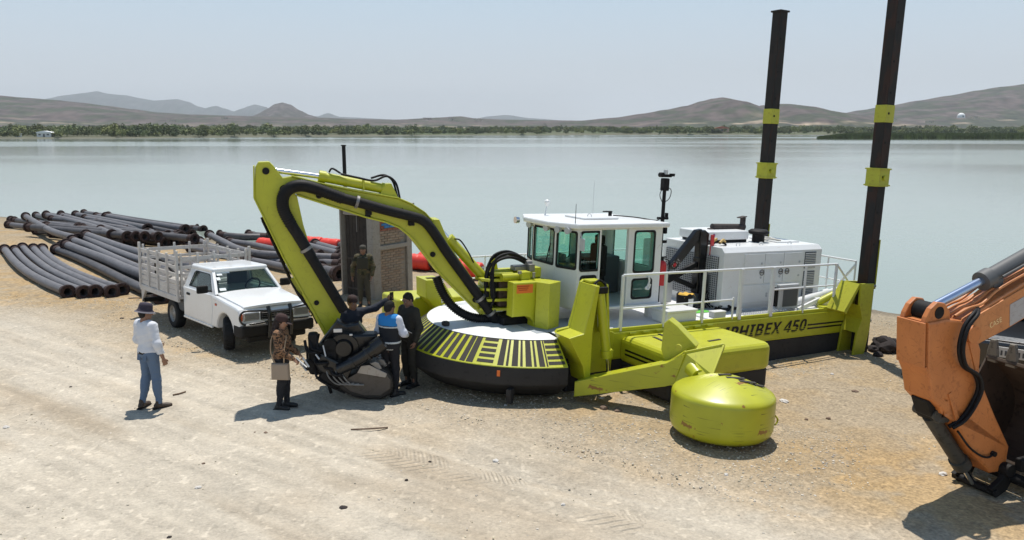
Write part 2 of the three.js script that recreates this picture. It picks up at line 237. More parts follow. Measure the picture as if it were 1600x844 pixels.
// ---------------------------------------------------------------- far shore: low land, woods, reeds, houses
const shoreD = profile([[-700, 440], [0, 448], [180, 450], [330, 490], [520, 590], [720, 690], [900, 740], [1100, 740], [1290, 730], [1500, 760], [2400, 800]]);
{
  const P = [], C = [], I = [], N = 700, K = 26;
  for (let i = 0; i <= N; i++) for (let k = 0; k <= K; k++) { const px = lerp(-700, 2300, i / N), t = k / K, D = shoreD(px), d = D + 3 * (vnoise(px / 20, 3, 701) - 0.5) * 2 + t * t * 1100, x = farX(px, d);
    P.push(x, WATER - 0.25 + (t === 0 ? 0 : 0.7) + 7 * t * fbm(x / 120, d / 120, 3, 711), -d);
    const green = smooth(0.40, 0.58, fbm(x / 60, d / 90, 4, 721)), bank = k < 2 ? 1 : 0; const a = [0.10, 0.10, 0.055], b = [0.085, 0.11, 0.042]; C.push(...[0, 1, 2].map((m) => lerp(lerp(a[m], b[m], green), [0.14, 0.135, 0.095][m], bank))); }
  for (let i = 0; i < N; i++) for (let k = 0; k < K; k++) { const a = i * (K + 1) + k, b = a + K + 1; I.push(a, b, a + 1, b, b + 1, a + 1); }
  const g = new THREE.BufferGeometry(); g.setAttribute('position', new THREE.Float32BufferAttribute(P, 3)); g.setAttribute('color', new THREE.Float32BufferAttribute(C, 3)); g.setIndex(I); g.computeVertexNormals();
  const o = new THREE.Mesh(g, hillMat); o.name = 'far_shore'; o.userData = { kind: 'structure', label: 'low green and brown land along the far side of the lake', category: 'shore' }; scene.add(o);
}
function leafClump(seed, n, flat) { // a small tree: many leaf-sized faces spread through an uneven crown over a trunk
  const r = rng(seed), pos = [], lobes = []; for (let i = 0; i < 7; i++) lobes.push([(r() - 0.5) * 0.9, 0.45 + r() * 0.45, (r() - 0.5) * 0.9, 0.18 + r() * 0.2]);
  for (let i = 0; i < n; i++) { const L = lobes[(r() * 7) | 0], a = r() * 6.28, c = 2 * r() - 1, s = Math.sqrt(1 - c * c), q = L[3] * Math.pow(r(), 0.4), x = L[0] + q * s * Math.cos(a), y = (L[1] + q * c * 0.8) * flat, z = L[2] + q * s * Math.sin(a), h = 0.05 + r() * 0.06; const u = V(r() - 0.5, r() - 0.5, r() - 0.5).normalize(), w = V(r() - 0.5, r() - 0.5, r() - 0.5).cross(u).normalize();
    for (const [p, t] of [[-1, -0.6], [1, -0.5], [0.1, 1]]) pos.push(x + h * (u.x * p + w.x * t), Math.max(0.02, y + h * (u.y * p + w.y * t)), z + h * (u.z * p + w.z * t)); }
  const g = new THREE.BufferGeometry(); g.setAttribute('position', new THREE.Float32BufferAttribute(pos, 3)); g.computeVertexNormals();
  const tk = new THREE.CylinderGeometry(0.02, 0.035, 0.5, 5).toNonIndexed(); tk.translate(0, 0.25, 0); tk.deleteAttribute('uv'); return BGU.mergeGeometries([g, tk]);
}
function scatter(name, label, category, geo, mat, n, fn) { // fn(i) -> [x, y, z, sx, sy, turn, colour]
  const o = new THREE.InstancedMesh(geo, mat, n), m = new THREE.Matrix4(), q = new THREE.Quaternion(), c = new THREE.Color();
  for (let i = 0; i < n; i++) { const [x, y, z, sx, sy, a, col, tilt] = fn(i); q.setFromEuler(new THREE.Euler(tilt || 0, a, tilt ? tilt * 0.7 : 0)); m.compose(V(x, y, z), q, V(sx, sy, sx)); o.setMatrixAt(i, m); o.setColorAt(i, c.setRGB(...col)); }
  o.name = numbered(name); shade(o); o.userData = { kind: 'stuff', label, category }; scene.add(o); return o;
}
{
  const leaf = std(0xffffff, { roughness: 0.9, side: THREE.DoubleSide });
  const r = rng(801);
  const spot = () => { let px, t, k; do { px = -150 + r() * 1900; t = Math.pow(r(), 1.15); k = fbm(px / 60, t * 4, 3, 811); } while (k < 0.36 && r() < 0.75); const D = shoreD(px) + 5 + t * 620; return [farX(px, D), D, px, t]; };
  for (const [s, flat, n, lab] of [[821, 1, 1900, 'mass of small green trees along the far lake shore'], [831, 0.75, 1900, 'mass of low olive shrubs and bushes along the far lake shore']])
    scatter('far_woodland', lab, 'trees', leafClump(s, 260, flat), leaf, n, () => { const [x, D, px, t] = spot(); const h = (3.6 + 5.4 * r() * r()) * (1 - 0.25 * t), w = h * (0.8 + 0.6 * r()), g = 0.6 + 0.7 * r(), warm = r(); return [x, WATER + 0.3 + 5 * t, -D, w, h, r() * 6.28, [(0.105 + 0.08 * warm) * g, (0.14 + 0.06 * warm) * g, 0.066 * g]]; });
  const blade = (() => { const pos = [], q = rng(841); for (let i = 0; i < 40; i++) { const x = (q() - 0.5) * 1.2, z = (q() - 0.5) * 1.2, h = 0.6 + 0.4 * q(), lx = (q() - 0.5) * 0.25, w = 0.035; pos.push(x - w, 0, z, x + w, 0, z, x + lx, h, z + (q() - 0.5) * 0.2); } const g = new THREE.BufferGeometry(); g.setAttribute('position', new THREE.Float32BufferAttribute(pos, 3)); g.computeVertexNormals(); return g; })();
  scatter('reed_bed', 'dark green bed of reeds standing in the lake on the right', 'reeds', blade, leaf, 9000, () => { const px = 1282 + Math.pow(r(), 0.9) * 520, edge = smooth(1280, 1330, px), D = 430 + r() * (10 + 60 * edge), h = (2.7 + 1.3 * r()) * (0.55 + 0.45 * edge), g = 0.6 + 0.7 * r(); return [farX(px, D), WATER - 0.05, -D, 1.6 + r(), h, r() * 6.28, [0.13 * g, 0.155 * g, 0.045 * g]]; });
}
const farHouse = (name, label, category, px, py, D, w, h, d, wall, roof, pitched, turn = 0) => { // small but whole: walls, roof, door and windows
  const t = thing(name, label, category, [farX(px, D), farY(py, D), -D], turn);
  new MB().box(0, h / 2 - 0.5, 0, w, h + 1, d, 0.02).build('wall', std(wall, { map: T.white }), t);
  if (pitched) new MB().ext([[-w / 2 - 0.4, h + 0.002], [w / 2 + 0.4, h + 0.002], [w / 2 - 0.2, h + 0.5], [0, h + pitched], [-w / 2 + 0.2, h + 0.5]], -d / 2 - 0.4, d / 2 + 0.4).build('roof', std(roof), t);
  else new MB().box(0, h + 0.16, 0, w + 0.5, 0.3, d + 0.5, 0.02).build('roof', std(roof), t);
  for (const k of [-0.3, 0.28]) new MB().box(k * w, h * 0.58, d / 2 + 0.03, w * 0.16, h * 0.32, 0.06, 0).build('window', M.darkGrey, t);
  new MB().box(0, h * 0.36, d / 2 + 0.03, w * 0.12, h * 0.7, 0.06, 0).build('door', M.darkGrey, t);
};
farHouse('lake_house', 'white flat roofed house among trees on the left far shore', 'house', 70, 214, 458, 7.5, 2.4, 5, lin(0.72, 0.72, 0.7), lin(0.8, 0.8, 0.8), 1.1, 0.2);
farHouse('hut', 'tiny white hut left of the house on the far left shore', 'hut', 28, 214, 456, 2.4, 1.8, 2, lin(0.75, 0.75, 0.73), lin(0.7, 0.7, 0.7), 0, 0.1);
farHouse('villa', 'red roofed house below the rounded hill on the far shore', 'house', 1128, 205, 770, 13, 2.6, 8, lin(0.5, 0.36, 0.27), lin(0.42, 0.13, 0.07), 2.2, -0.2);
{ const D = 1500, t = thing('storage_dome', 'white dome shaped building on the hazy right shore', 'dome', [farX(1500, D), farY(183, D), -D]); new MB().lathe([[0, 7.4], [2.6, 6.9], [4.6, 5.6], [6, 3.6], [6.6, 1.2], [6.7, -2]], 24).build('shell', std(lin(0.82, 0.82, 0.8)), t); new MB().box(0, 1.0, 6.6, 2.2, 2.6, 0.5).build('door', M.darkGrey, t); }
[[1522, 185, 1500], [1452, 192, 1300], [668, 187, 1550], [705, 188, 1550], [352, 186, 1500], [268, 190, 1400], [1395, 189, 1400], [748, 189, 1500]].forEach(([px, py, D], i) => farHouse('hill_house', ['small pale house right of the white dome on the far slope', 'small cream building left of the white dome', 'low cream house on the flat ground left of the middle of the far shore', 'pale house just right of another on the middle far shore', 'small white house on the plain below the cone shaped hill', 'tiny pale house at the foot of the left brown hill', 'pinkish shed below the right hazy slope', 'low whitish house on the far middle shore at the end of the brown hill'][i], 'house', px, py, D, 8 + (i % 3) * 4, 3, 7, lin(0.6, 0.53 - 0.02 * (i % 3), 0.44), lin(0.5, 0.42, 0.36), 0, 0.3 * i));
// ---------------------------------------------------------------- amphibious dredger
// own axes: x towards the stern, y up, z towards the near side; the bow rests higher than the stern
const dredge = thing('dredger', 'lime green and black amphibious dredger with white cab, long bent arm and two tall spuds', 'dredger', [-0.25, 0.02, -14.95]);
dredge.rotation.set(0, 29 * Math.PI / 180, -2.5 * Math.PI / 180, 'YXZ'); dredge.updateMatrixWorld(true);
const toDredge = dredge.matrixWorld.clone().invert();
// arm axes: x outwards along the arm, y up, z to its near side
const ARM = M4(toDredge, new THREE.Matrix4().makeBasis(V(-0.955, 0, 0.297), V(0, 1, 0), V(0.297, 0, 0.955)).setPosition(-0.5, 0, -14.75));
{
  const D = dredge;
  // hull
  const hull = new MB().ext([[0.42, 0.47], [8.44, 0.47], [8.47, 0.6], [8.47, 0.985], [0.42, 0.985]], -1.75, 1.75, 0.02).build('hull', M.lime, D);
  new MB().ext([[0.42, 0.468], [0.42, -0.03], [7.1, -0.03], [7.55, 0.03], [7.95, 0.16], [8.25, 0.33], [8.42, 0.468]], -1.746, 1.746, 0.02).build('hull_bottom', M.hullBlack, D);
  for (const y of [0.645, 0.725]) new MB().box(7.55, y, 1.752, 1.8, 0.036, 0.008, 0).build('stripe', M.blackGloss, hull);
  new MB().box(4.45, 0.5, 1.753, 8, 0.018, 0.008, 0).build('rubbing_strip', M.lime, hull);
  for (const x of [2.2, 4.0, 5.8, 7.3]) new MB().box(x, 0.73, 1.751, 0.012, 0.5, 0.006, 0).build('weld_seam', M.lime, hull);
  { // lettering: heavy slanted capitals cut by fine lines
    const cv = document.createElement('canvas'); cv.width = 2048; cv.height = 256; const c = cv.getContext('2d');
    c.clearRect(0, 0, 2048, 256); c.fillStyle = '#0c0b0a'; c.font = 'italic bold 232px sans-serif'; c.textBaseline = 'alphabetic';
    const w = c.measureText('AMPHIBEX 450').width; c.save(); c.scale(2030 / w, 1); c.fillText('AMPHIBEX 450', 0, 210); c.restore();
    for (const y of [150, 174, 197]) c.clearRect(0, y, 2048, 7);
    const t = new THREE.CanvasTexture(cv); t.colorSpace = THREE.SRGBColorSpace; t.magFilter = THREE.LinearFilter;
    const g = new THREE.PlaneGeometry(2.95, 0.40); const o = shade(new THREE.Mesh(g, std(0xffffff, { map: t, transparent: true, alphaTest: 0.5, roughness: 0.5 }))); o.position.set(5.13, 0.735, 1.757); o.name = 'lettering'; hull.add(o);
  }
  // bow: white round deck, sloping ring with anti-slip strips, black skirt
  const BX = 0.42, H = [Math.PI, Math.PI * 172 / 180];
  const bow = new MB().lathe([[1.8, 0.995], [2.3, 0.62], [2.3, 0.60]], 72, tr(BX, 0, 0), ...H).quad([BX, 0.995, -1.8], [0.62, 0.995, -1.8], [0.62, 0.62, -2.3], [BX, 0.62, -2.3]).build('bow', M.lime, D);
  bow.material = M.lime.clone(); bow.material.side = THREE.DoubleSide;
  new MB().lathe([[2.295, 0.605], [2.315, 0.59], [2.315, 0.31], [2.27, 0.27], [1.95, 0.02], [0.0, 0.02]], 72, tr(BX, 0, 0), ...H).box(BX - 0.1, 0.4, -0.2, 0.5, 0.4, 3.9, 0.02).build('skirt', Object.assign(M.hullBlack.clone(), { side: THREE.DoubleSide }), D);
  new MB().lathe([[0, 1.0], [1.81, 1.0], [1.83, 0.985]], 72, tr(BX, 0, 0), ...H).build('bow_deck', Object.assign(M.deck.clone(), { side: THREE.DoubleSide }), D);
  const cone = (phi, t, off = 0.004) => { const R = lerp(1.8, 2.3, t) + off * 0.6, y = lerp(0.995, 0.62, t) + off * 0.8, a = phi * Math.PI / 180; return [BX - R * Math.cos(a), y, R * Math.sin(a)]; };
  const strip = (a0, a1, t0, t1) => { const m = new MB(), n = Math.max(1, Math.round(Math.abs(a1 - a0) / 3)); for (let i = 0; i < n; i++) { const p = lerp(a0, a1, i / n), q = lerp(a0, a1, (i + 1) / n); m.quad(cone(p, t0), cone(p, t1), cone(q, t1), cone(q, t0)); if (i === 0) m.quad(cone(p, t0, -0.01), cone(p, t1, -0.01), cone(p, t1), cone(p, t0)); if (i === n - 1) m.quad(cone(q, t0), cone(q, t1), cone(q, t1, -0.01), cone(q, t0, -0.01)); m.quad(cone(p, t1), cone(p, t1, -0.01), cone(q, t1, -0.01), cone(q, t1)); m.quad(cone(p, t0, -0.01), cone(p, t0), cone(q, t0), cone(q, t0, -0.01)); } const o = m.build('anti_slip_strip', M.strip, bow); return o; };
  M.strip.side = THREE.DoubleSide;
  for (const s of [1]) {
    for (const [a, b] of [[41.5, 49], [73.6, 81.2]]) for (let k = 0; k < 5; k++) strip(a * s, b * s, 0.05 + k * 0.19, 0.16 + k * 0.19);
    for (const [a, w] of [[51, 2.7], [54.7, 1.1], [57.2, 2.7], [60.9, 1.1], [63.3, 2.7], [67, 1.1], [69.3, 2.5], [72.5, 0.7], [36.6, 3.2]]) strip(a, a + w, 0.03, 0.97);
  }
  for (let a = -58; a < 35; a += 4.35) { strip(a, a + 2.65, 0.03, 0.97); }
  for (const a of [-1.5]) new MB().box(-1.3, 1.045, 0.25, 0.13, 0.09, 0.13, 0.03).build('deck_block', M.hullBlack, bow);
  new MB().ext([[-0.09, 0], [0.09, 0], [0.09, -0.1], [0.05, -0.26], [-0.05, -0.26], [-0.09, -0.1]], 0, 0.09, 0.012, M4(tr(BX, 0.24, 0), rotY(-(56) * Math.PI / 180 + Math.PI / 2 + 0.1), tr(0, 0, 0)), [[[0.035, -0.19], [0, -0.225], [-0.035, -0.19], [0, -0.155]]]).build('towing_eye', M.hullBlack, D).position.set(-1.28, 0, 1.90);
  new MB().box(0, 0, 0, 0.055, 0.10, 0.012, 0.002).build('orange_marker', std(lin(0.75, 0.16, 0.02)), bow).applyMatrix4(M4(tr(-1.02, 0.5, 1.84), rotY(-0.67)));

  // deck, hatches and walkway
  const deck = new MB().box(4.3, 0.994, 0, 8.0, 0.02, 3.42, 0).build('deck', M.deck, D);
  new MB().box(4.4, 1.02, 1.70, 7.9, 0.07, 0.05, 0.01).build('deck_edge', M.lime, deck);
  { const m = new MB(); for (let i = 0; i < 22; i++) m.box(5.0 + i * 0.055, 1.012, 1.36, 0.02, 0.012, 0.55, 0); for (let j = 0; j < 9; j++) m.box(5.58, 1.013, 1.11 + j * 0.06, 1.2, 0.012, 0.012, 0); m.build('tread_plate', M.grey, deck); }
  for (const [x, z, w, d] of [[1.3, 1.35, 0.5, 0.45], [4.2, 1.35, 0.6, 0.5], [6.9, 1.4, 0.7, 0.45]]) new MB().box(x, 1.018, z, w, 0.03, d, 0.008).build('hatch', M.deck, deck);
  new MB().box(0.75, 1.004, 0.9, 1.5, 0.006, 0.9, 0).build('anti_slip_mat', std(lin(0.33, 0.36, 0.40), { roughness: 0.95 }), deck);

  // cab
  const CZ = 0.95, plan = [[3.1, CZ], [1.08, CZ], [0.9, 0.42], [0.9, -0.42], [1.08, -CZ], [3.1, -CZ]];
  const cab = new MB();
  const seals = new MB(), Y0 = 1.3, Y1 = 2.84;
  const rrect = (u0, v0, u1, v1, r = 0.06, skewT = 0, skewB = 0) => { const p = []; const c = [[u1 - r, v1 - r - skewT, 0], [u0 + r, v1 - r, 90], [u0 + r, v0 + r + skewB, 180], [u1 - r, v0 + r, 270]]; for (const [x, y, a] of c) for (let k = 0; k <= 4; k++) { const t = (a + k * 22.5) * Math.PI / 180; p.push([x + r * Math.cos(t), y + r * Math.sin(t)]); } return p; };
  const grow = (pts, e) => { const cx = pts.reduce((s, p) => s + p[0], 0) / pts.length, cy = pts.reduce((s, p) => s + p[1], 0) / pts.length; const hw = Math.max(...pts.map((p) => Math.abs(p[0] - cx))), hh = Math.max(...pts.map((p) => Math.abs(p[1] - cy))); return pts.map(([x, y]) => [cx + (x - cx) * (hw + e) / hw, cy + (y - cy) * (hh + e) / hh]); };
  const panes = [];
  const facet = (p0, p1, holes, y0 = Y0, solid = true, yTop = Y1) => { // wall panel from plan point p0 to p1, its outside to the right of the walk reversed
    const L = Math.hypot(p1[0] - p0[0], p1[1] - p0[1]), m = new THREE.Matrix4().makeBasis(V((p1[0] - p0[0]) / L, 0, (p1[1] - p0[1]) / L), V(0, 1, 0), V(-(p1[1] - p0[1]) / L, 0, (p1[0] - p0[0]) / L)).setPosition(p0[0], 0, p0[1]);
    cab.ext([[0.003, y0], [L - 0.003, y0], [L - 0.003, yTop], [0.003, yTop]], -0.05, 0, 0, m, holes.map((h) => [...h].reverse()));
    for (const h of holes) panes.push([h, m]);
  };
  // near side seen from outside: x grows to the right
  facet([1.08, CZ], [1.60, CZ], [rrect(0.06, 2.03, 0.49, 2.77, 0.06), rrect(0.09, 1.57, 0.44, 1.92, 0.06)]);
  facet([0.9, 0.42], [1.08, CZ], [rrect(0.05, 2.06, 0.52, 2.76, 0.05)]);
  facet([0.9, -0.42], [0.9, 0.42], [rrect(0.05, 2.08, 0.79, 2.76, 0.05)]);
  facet([1.08, -CZ], [0.9, -0.42], [rrect(0.05, 2.06, 0.52, 2.76, 0.05)]);
  facet([3.1, -CZ], [1.08, -CZ], [rrect(0.15, 1.98, 0.75, 2.76, 0.06), rrect(0.95, 1.98, 1.35, 2.76, 0.06), rrect(1.45, 2.03, 1.95, 2.77, 0.06)]);
  facet([3.1, CZ], [3.1, -CZ], [rrect(0.3, 1.98, 1.6, 2.7, 0.08)]);
  facet([2.25, CZ], [3.1, CZ], [rrect(0.17, 1.95, 0.66, 2.76, 0.06), rrect(0.16, 1.42, 0.64, 1.80, 0.06)]);
  cab.box(1.925, 2.825, CZ - 0.03, 0.66, 0.04, 0.06, 0.004).box(2.27, 2.07, CZ - 0.015, 0.05, 1.54, 0.09, 0.01).box(1.58, 2.07, CZ - 0.02, 0.04, 1.54, 0.075, 0.008).box(2.08, 1.27, 0, 2.04, 0.06, 1.92, 0.01).box(2.1, 1.285, CZ + 0.05, 2.0, 0.05, 0.12, 0.01);
  for (const [x, z] of [[2.95, 0.85], [2.95, -0.85], [1.15, -0.8]]) cab.box(x, 1.12, z, 0.12, 0.25, 0.12, 0.008);
  cab.ext([[1.02, 1.0], [1.20, 1.0], [1.20, 1.26], [1.12, 1.26]], 0.80, 0.90, 0.006);
  const C = cab.build('cab', M.white, D);
  { const s = new THREE.Shape([[3.16, 1.02], [1.02, 1.03], [0.72, 0.47], [0.72, -0.47], [1.02, -1.03], [3.16, -1.02]].map(([a, b]) => new THREE.Vector2(a, -b))); const g = new THREE.ExtrudeGeometry(s, { depth: 0.05, bevelEnabled: true, bevelSize: 0.03, bevelThickness: 0.025, bevelSegments: 2 }); g.rotateX(-Math.PI / 2); g.translate(0, Y1 + 0.02, 0); new MB().add(g).build('cab_roof', M.white, C); }
  for (const [h, m] of panes) { const o = new MB(); o.ext(grow(h, 0.012), -0.035, -0.027, 0, m).build('window', M.glass, C); const s = new MB(); s.ext(grow(h, 0.022), -0.012, 0.006, 0, m, [[...grow(h, -0.018)].reverse()]).build('window_seal', M.rubber, C); }
    new MB().box(2.05, 2.955, -0.05, 0.85, 0.035, 0.72, 0.012).build('roof_hatch', M.white, C);
  new MB().tube([[1.95, 2.97, 0.1], [1.95, 3.02, 0.06], [1.95, 3.02, -0.02], [1.95, 2.97, -0.06]], 0.008, 6).build('hatch_handle', M.grey, C);
  // things inside and on the cab
  const seat = new MB().box(1.98, 1.72, 0.05, 0.5, 0.14, 0.5, 0.05).box(2.2, 2.08, 0.05, 0.13, 0.66, 0.48, 0.05).box(2.22, 2.5, 0.05, 0.1, 0.2, 0.28, 0.04).box(2.0, 1.5, 0.05, 0.3, 0.34, 0.3, 0.03).box(1.98, 1.9, 0.34, 0.36, 0.05, 0.07, 0.02).box(1.98, 1.9, -0.24, 0.36, 0.05, 0.07, 0.02).build('seat', M.black, C);
  new MB().box(1.2, 1.72, 0, 0.3, 0.75, 0.9, 0.05).box(1.22, 2.14, 0.12, 0.08, 0.24, 0.34, 0.02).box(2.5, 1.7, -0.5, 0.9, 0.8, 0.6, 0.03).build('console', M.darkGrey, C);
  new MB().cyl([1.62, 1.95, 0.34], [1.62, 2.14, 0.34], 0.012).sph([1.62, 2.16, 0.34], 0.03).build('joystick', M.black, C);
  for (const [x, z] of [[0.86, 0.30], [0.92, 0.62], [1.0, 0.84], [0.86, -0.35]]) { const l = new MB().cyl([x - 0.06, 2.80, z], [x - 0.14, 2.79, z + 0.02], 0.055, 0.065, 14).box(x - 0.04, 2.83, z, 0.05, 0.05, 0.04).build('work_lamp', M.grey, C); }
  new MB().cyl([0.62, 2.86, -0.55], [0.54, 2.86, -0.55], 0.06, 0.07, 14).build('work_lamp', M.chrome, C);
  new MB().line([[0.84, 2.1, 0.2], [0.83, 2.4, 0.32], [0.84, 2.5, 0.35]], 0.012).build('wiper', M.black, C);
  new MB().line([[1.08, 2.78, 1.0], [1.08, 2.6, 1.08]], 0.012, 6).box(1.08, 2.55, 1.08, 0.03, 0.24, 0.15, 0.02).build('side_mirror', M.grey, C);
  new MB().cyl([1.02, 2.9, 0.9], [1.02, 3.3, 0.9], 0.008, 0.005, 6).build('antenna', M.black, C);
  new MB().cyl([2.6, 2.95, -0.8], [2.6, 3.65, -0.8], 0.004, 0.003, 6).build('antenna', M.grey, C);
  new MB().cyl([1.35, 2.9, -0.75], [1.4, 3.13, -0.75], 0.014, 0.012, 8).lathe([[0, 0.14], [0.055, 0.12], [0.06, 0.08], [0.02, 0], [0, 0]], 16, tr(1.4, 3.12, -0.75)).build('positioning_antenna', M.white, C);
  new MB().box(2.55, 3.05, -0.2, 0.22, 0.025, 0.05, 0.008).box(2.62, 3.0, -0.2, 0.06, 0.09, 0.06).box(2.66, 3.04, -0.3, 0.05, 0.02, 0.2, 0.008).build('roof_bracket', M.black, C);
  new MB().tube([[2.7, 2.97, -0.2], [3.0, 2.96, 0.2], [3.25, 2.93, 0.55], [3.4, 2.95, 0.45]], 0.012, 6).build('roof_cable', M.black, C);
  new MB().line([[2.44, 1.88, 0.985], [2.72, 1.88, 0.985]], 0.01).build('door_handle', M.chrome, C);
  new MB().tube([[2.78, 1.86, 0.98], [2.8, 1.78, 1.0], [2.76, 1.66, 1.0], [2.72, 1.62, 0.99], [2.78, 1.6, 1.0], [2.83, 1.7, 1.0]], 0.022, 7).build('hanging_rag', M.white, C);

  // camera mast behind the cab
  const mast = new MB().cyl([3.52, 1.0, 0.42], [3.52, 3.62, 0.42], 0.042, 0.038, 12).build('mast', M.black, D);
  new MB().box(3.52, 2.96, 0.42, 0.24, 0.05, 0.1).box(3.62, 3.0, 0.42, 0.05, 0.14, 0.06).build('mast_bracket', M.black, mast);
  new MB().box(3.52, 3.66, 0.42, 0.14, 0.26, 0.14, 0.02).box(3.52, 3.84, 0.42, 0.3, 0.06, 0.08, 0.015).cyl([3.37, 3.86, 0.42], [3.37, 3.86, 0.52], 0.05, 0.05, 12).box(3.66, 3.86, 0.46, 0.1, 0.06, 0.08, 0.01).build('mast_camera', M.black, mast);
  new MB().cyl([3.52, 3.87, 0.42], [3.52, 3.96, 0.42], 0.05, 0.045, 14).build('beacon_lamp', std(lin(0.55, 0.56, 0.55), { roughness: 0.2 }), mast);
  new MB().tube([[3.56, 3.62, 0.44], [3.66, 3.55, 0.46], [3.63, 3.38, 0.46], [3.53, 3.3, 0.45]], 0.008, 6).build('mast_cable', M.hose, mast); new MB().tube([[3.46, 3.6, 0.44], [3.38, 3.45, 0.45], [3.45, 3.3, 0.45]], 0.008, 6).build('mast_cable', M.hose, mast);
  new MB().box(3.53, 2.72, 0.52, 0.07, 0.15, 0.06, 0.015).box(3.53, 2.48, 0.52, 0.09, 0.06, 0.05).build('cab_rear_lamp', M.black, mast);

  // swing frame in front of the cab
  const LB = M.lime;
  const sw = new MB().ext([[-0.26, 1.22], [0.02, 1.22], [0.12, 1.18], [0.2, 1.1], [0.2, 1.0], [0.62, 1.0], [0.62, 1.86], [-0.26, 1.86]], 0.66, 0.9, 0.02).ext([[0.12, 1.3], [0.62, 1.3], [0.62, 1.84], [0.12, 1.84]], -0.9, 0.66, 0.02).build('swing_frame', LB, D);
  { const m = new MB(); m.box(0, 0.435, 0, 0.4, 0.87, 0.3, 0.015); const o = m.build('guard_box', LB, D); o.position.set(0.44, 1.0, 0.98); o.rotation.y = 27 * Math.PI / 180; }
  new MB().box(-0.02, 1.74, 0.903, 0.34, 0.16, 0.008, 0).build('warning_plate', std(lin(0.75, 0.17, 0.03), { roughness: 0.4 }), sw);
  { const m = new MB(); const r = rng(5); for (let k = 0; k < 3; k++) m.box(-0.06, 1.79 - k * 0.035, 0.91, 0.26 - 0.04 * k, 0.014, 0.004, 0); m.build('warning_lines', std(lin(0.4, 0.06, 0.01)), sw); }
  new MB().box(0.15, 1.93, 0.55, 0.2, 0.16, 0.2, 0.02).box(-0.12, 1.92, 0.2, 0.5, 0.08, 0.3, 0.03).cyl([-0.3, 1.9, 0.5], [0.05, 1.9, 0.5], 0.07, 0.07, 14).cyl([-0.35, 1.92, 0.2], [0.3, 1.94, 0.15], 0.08, 0.08, 14).ext([[-0.22, 1.86], [0.02, 1.86], [-0.05, 2.16], [-0.15, 2.16]], -0.28, -0.2, 0.01).box(0.48, 1.95, 0.3, 0.24, 0.2, 0.3, 0.02).build('swing_cylinders', LB, sw);
  new MB().cyl([0.0, 1.98, 0.65], [0.0, 2.03, 0.65], 0.04).cyl([0.28, 1.9, 0.7], [0.28, 2.0, 0.7], 0.03).box(0.36, 2.05, 0.45, 0.12, 0.14, 0.1).cyl([0.3, 2.13, 0.35], [0.42, 2.13, 0.35], 0.05).box(0.2, 2.03, 0.28, 0.3, 0.1, 0.2, 0.02).build('valves', M.steel, sw);
  // stacked lugs and pin of the arm post
  for (const y of [1.24, 1.42, 1.62, 1.80]) new MB().ext([[-0.62, -0.12], [-0.5, -0.24], [-0.2, -0.3], [0.05, -0.36], [0.05, 0.36], [-0.2, 0.3], [-0.5, 0.24], [-0.62, 0.12]], 0, 0.055, 0.012, M4(tr(0.02, y + 0.055, 0.12), rotM(Math.PI / 2, 0, 0))).build('swing_lug', LB, sw);
  new MB().cyl([-0.33, 1.2, 0.06], [-0.33, 1.95, 0.06], 0.11, 0.11, 18).box(-0.1, 1.56, 0.18, 0.34, 0.5, 0.4, 0.03).build('swing_pin', std(lin(0.09, 0.055, 0.035), { map: T.dark, roughness: 0.7 }), sw);
  new MB().box(0.05, 1.08, 0.35, 0.7, 0.16, 0.55, 0.03).build('slew_base', M.black, sw);

  // arm: gooseneck boom, stick, cylinders, discharge pipe
  const AW = 0.145;
  const boom = new MB(ARM).ext([[-0.051, 1.355], [0.017, 1.198], [0.154, 1.175], [0.304, 1.37], [0.823, 1.92], [0.956, 2.075], [1.311, 2.565], [1.457, 2.75], [1.66, 2.92], [1.904, 3.03], [2.226, 3.12], [2.653, 3.275], [3.407, 3.545], [3.672, 3.63], [3.734, 3.71], [3.651, 3.824], [3.497, 3.849], [3.0, 3.71], [2.45, 3.58], [2.0, 3.49], [1.66, 3.42], [1.42, 3.31], [1.184, 3.15], [0.99, 2.93], [0.80, 2.60], [0.517, 2.12], [0.102, 1.611], [-0.034, 1.503]], -AW, AW, 0.012).build('boom', M.lime, D);
  { // lower flange and web stiffeners
    const m = new MB(ARM), low = [[0.25, 1.29], [0.823, 1.905], [0.956, 2.06], [1.311, 2.55], [1.457, 2.735], [1.66, 2.905], [1.904, 3.015], [2.226, 3.105], [2.653, 3.26], [3.407, 3.53]]; for (let i = 0; i + 1 < low.length; i++) m.bar([low[i][0], low[i][1], 0], [low[i + 1][0], low[i + 1][1], 0], 0.36, 0.03, UPV, 0.006); m.build('flange', M.lime, boom);
    const t = new MB(ARM), up = [[0.3, 1.87], [0.8, 2.615], [0.99, 2.945], [1.184, 3.165], [1.42, 3.325], [1.66, 3.435], [2.0, 3.505], [2.45, 3.595], [3.0, 3.725], [3.48, 3.86]]; for (let i = 0; i + 1 < up.length; i++) t.bar([up[i][0], up[i][1], 0], [up[i + 1][0], up[i + 1][1], 0], 0.34, 0.025, UPV, 0.006); t.build('flange', M.lime, boom);
    new MB(ARM).ext([[1.552, 3.242], [1.784, 3.359], [2.020, 3.415], [1.878, 3.693], [1.766, 3.695]], -0.1, 0.1, 0.015).build('cylinder_bracket', M.lime, boom);
    new MB(ARM).ext([[0.746, 2.456], [1.095, 2.868], [1.032, 3.035], [0.924, 3.030], [0.782, 2.678]], -0.2, 0.2, 0.015).build('cylinder_bracket', M.lime, boom);
    for (const [s, y] of [[2.210, 3.132], [1.050, 2.386], [0.257, 1.478], [3.042, 3.511]]) new MB(ARM).cyl([s, y, AW], [s, y, AW + 0.03], 0.05, 0.05, 14).build('pin', M.black, boom);
  }
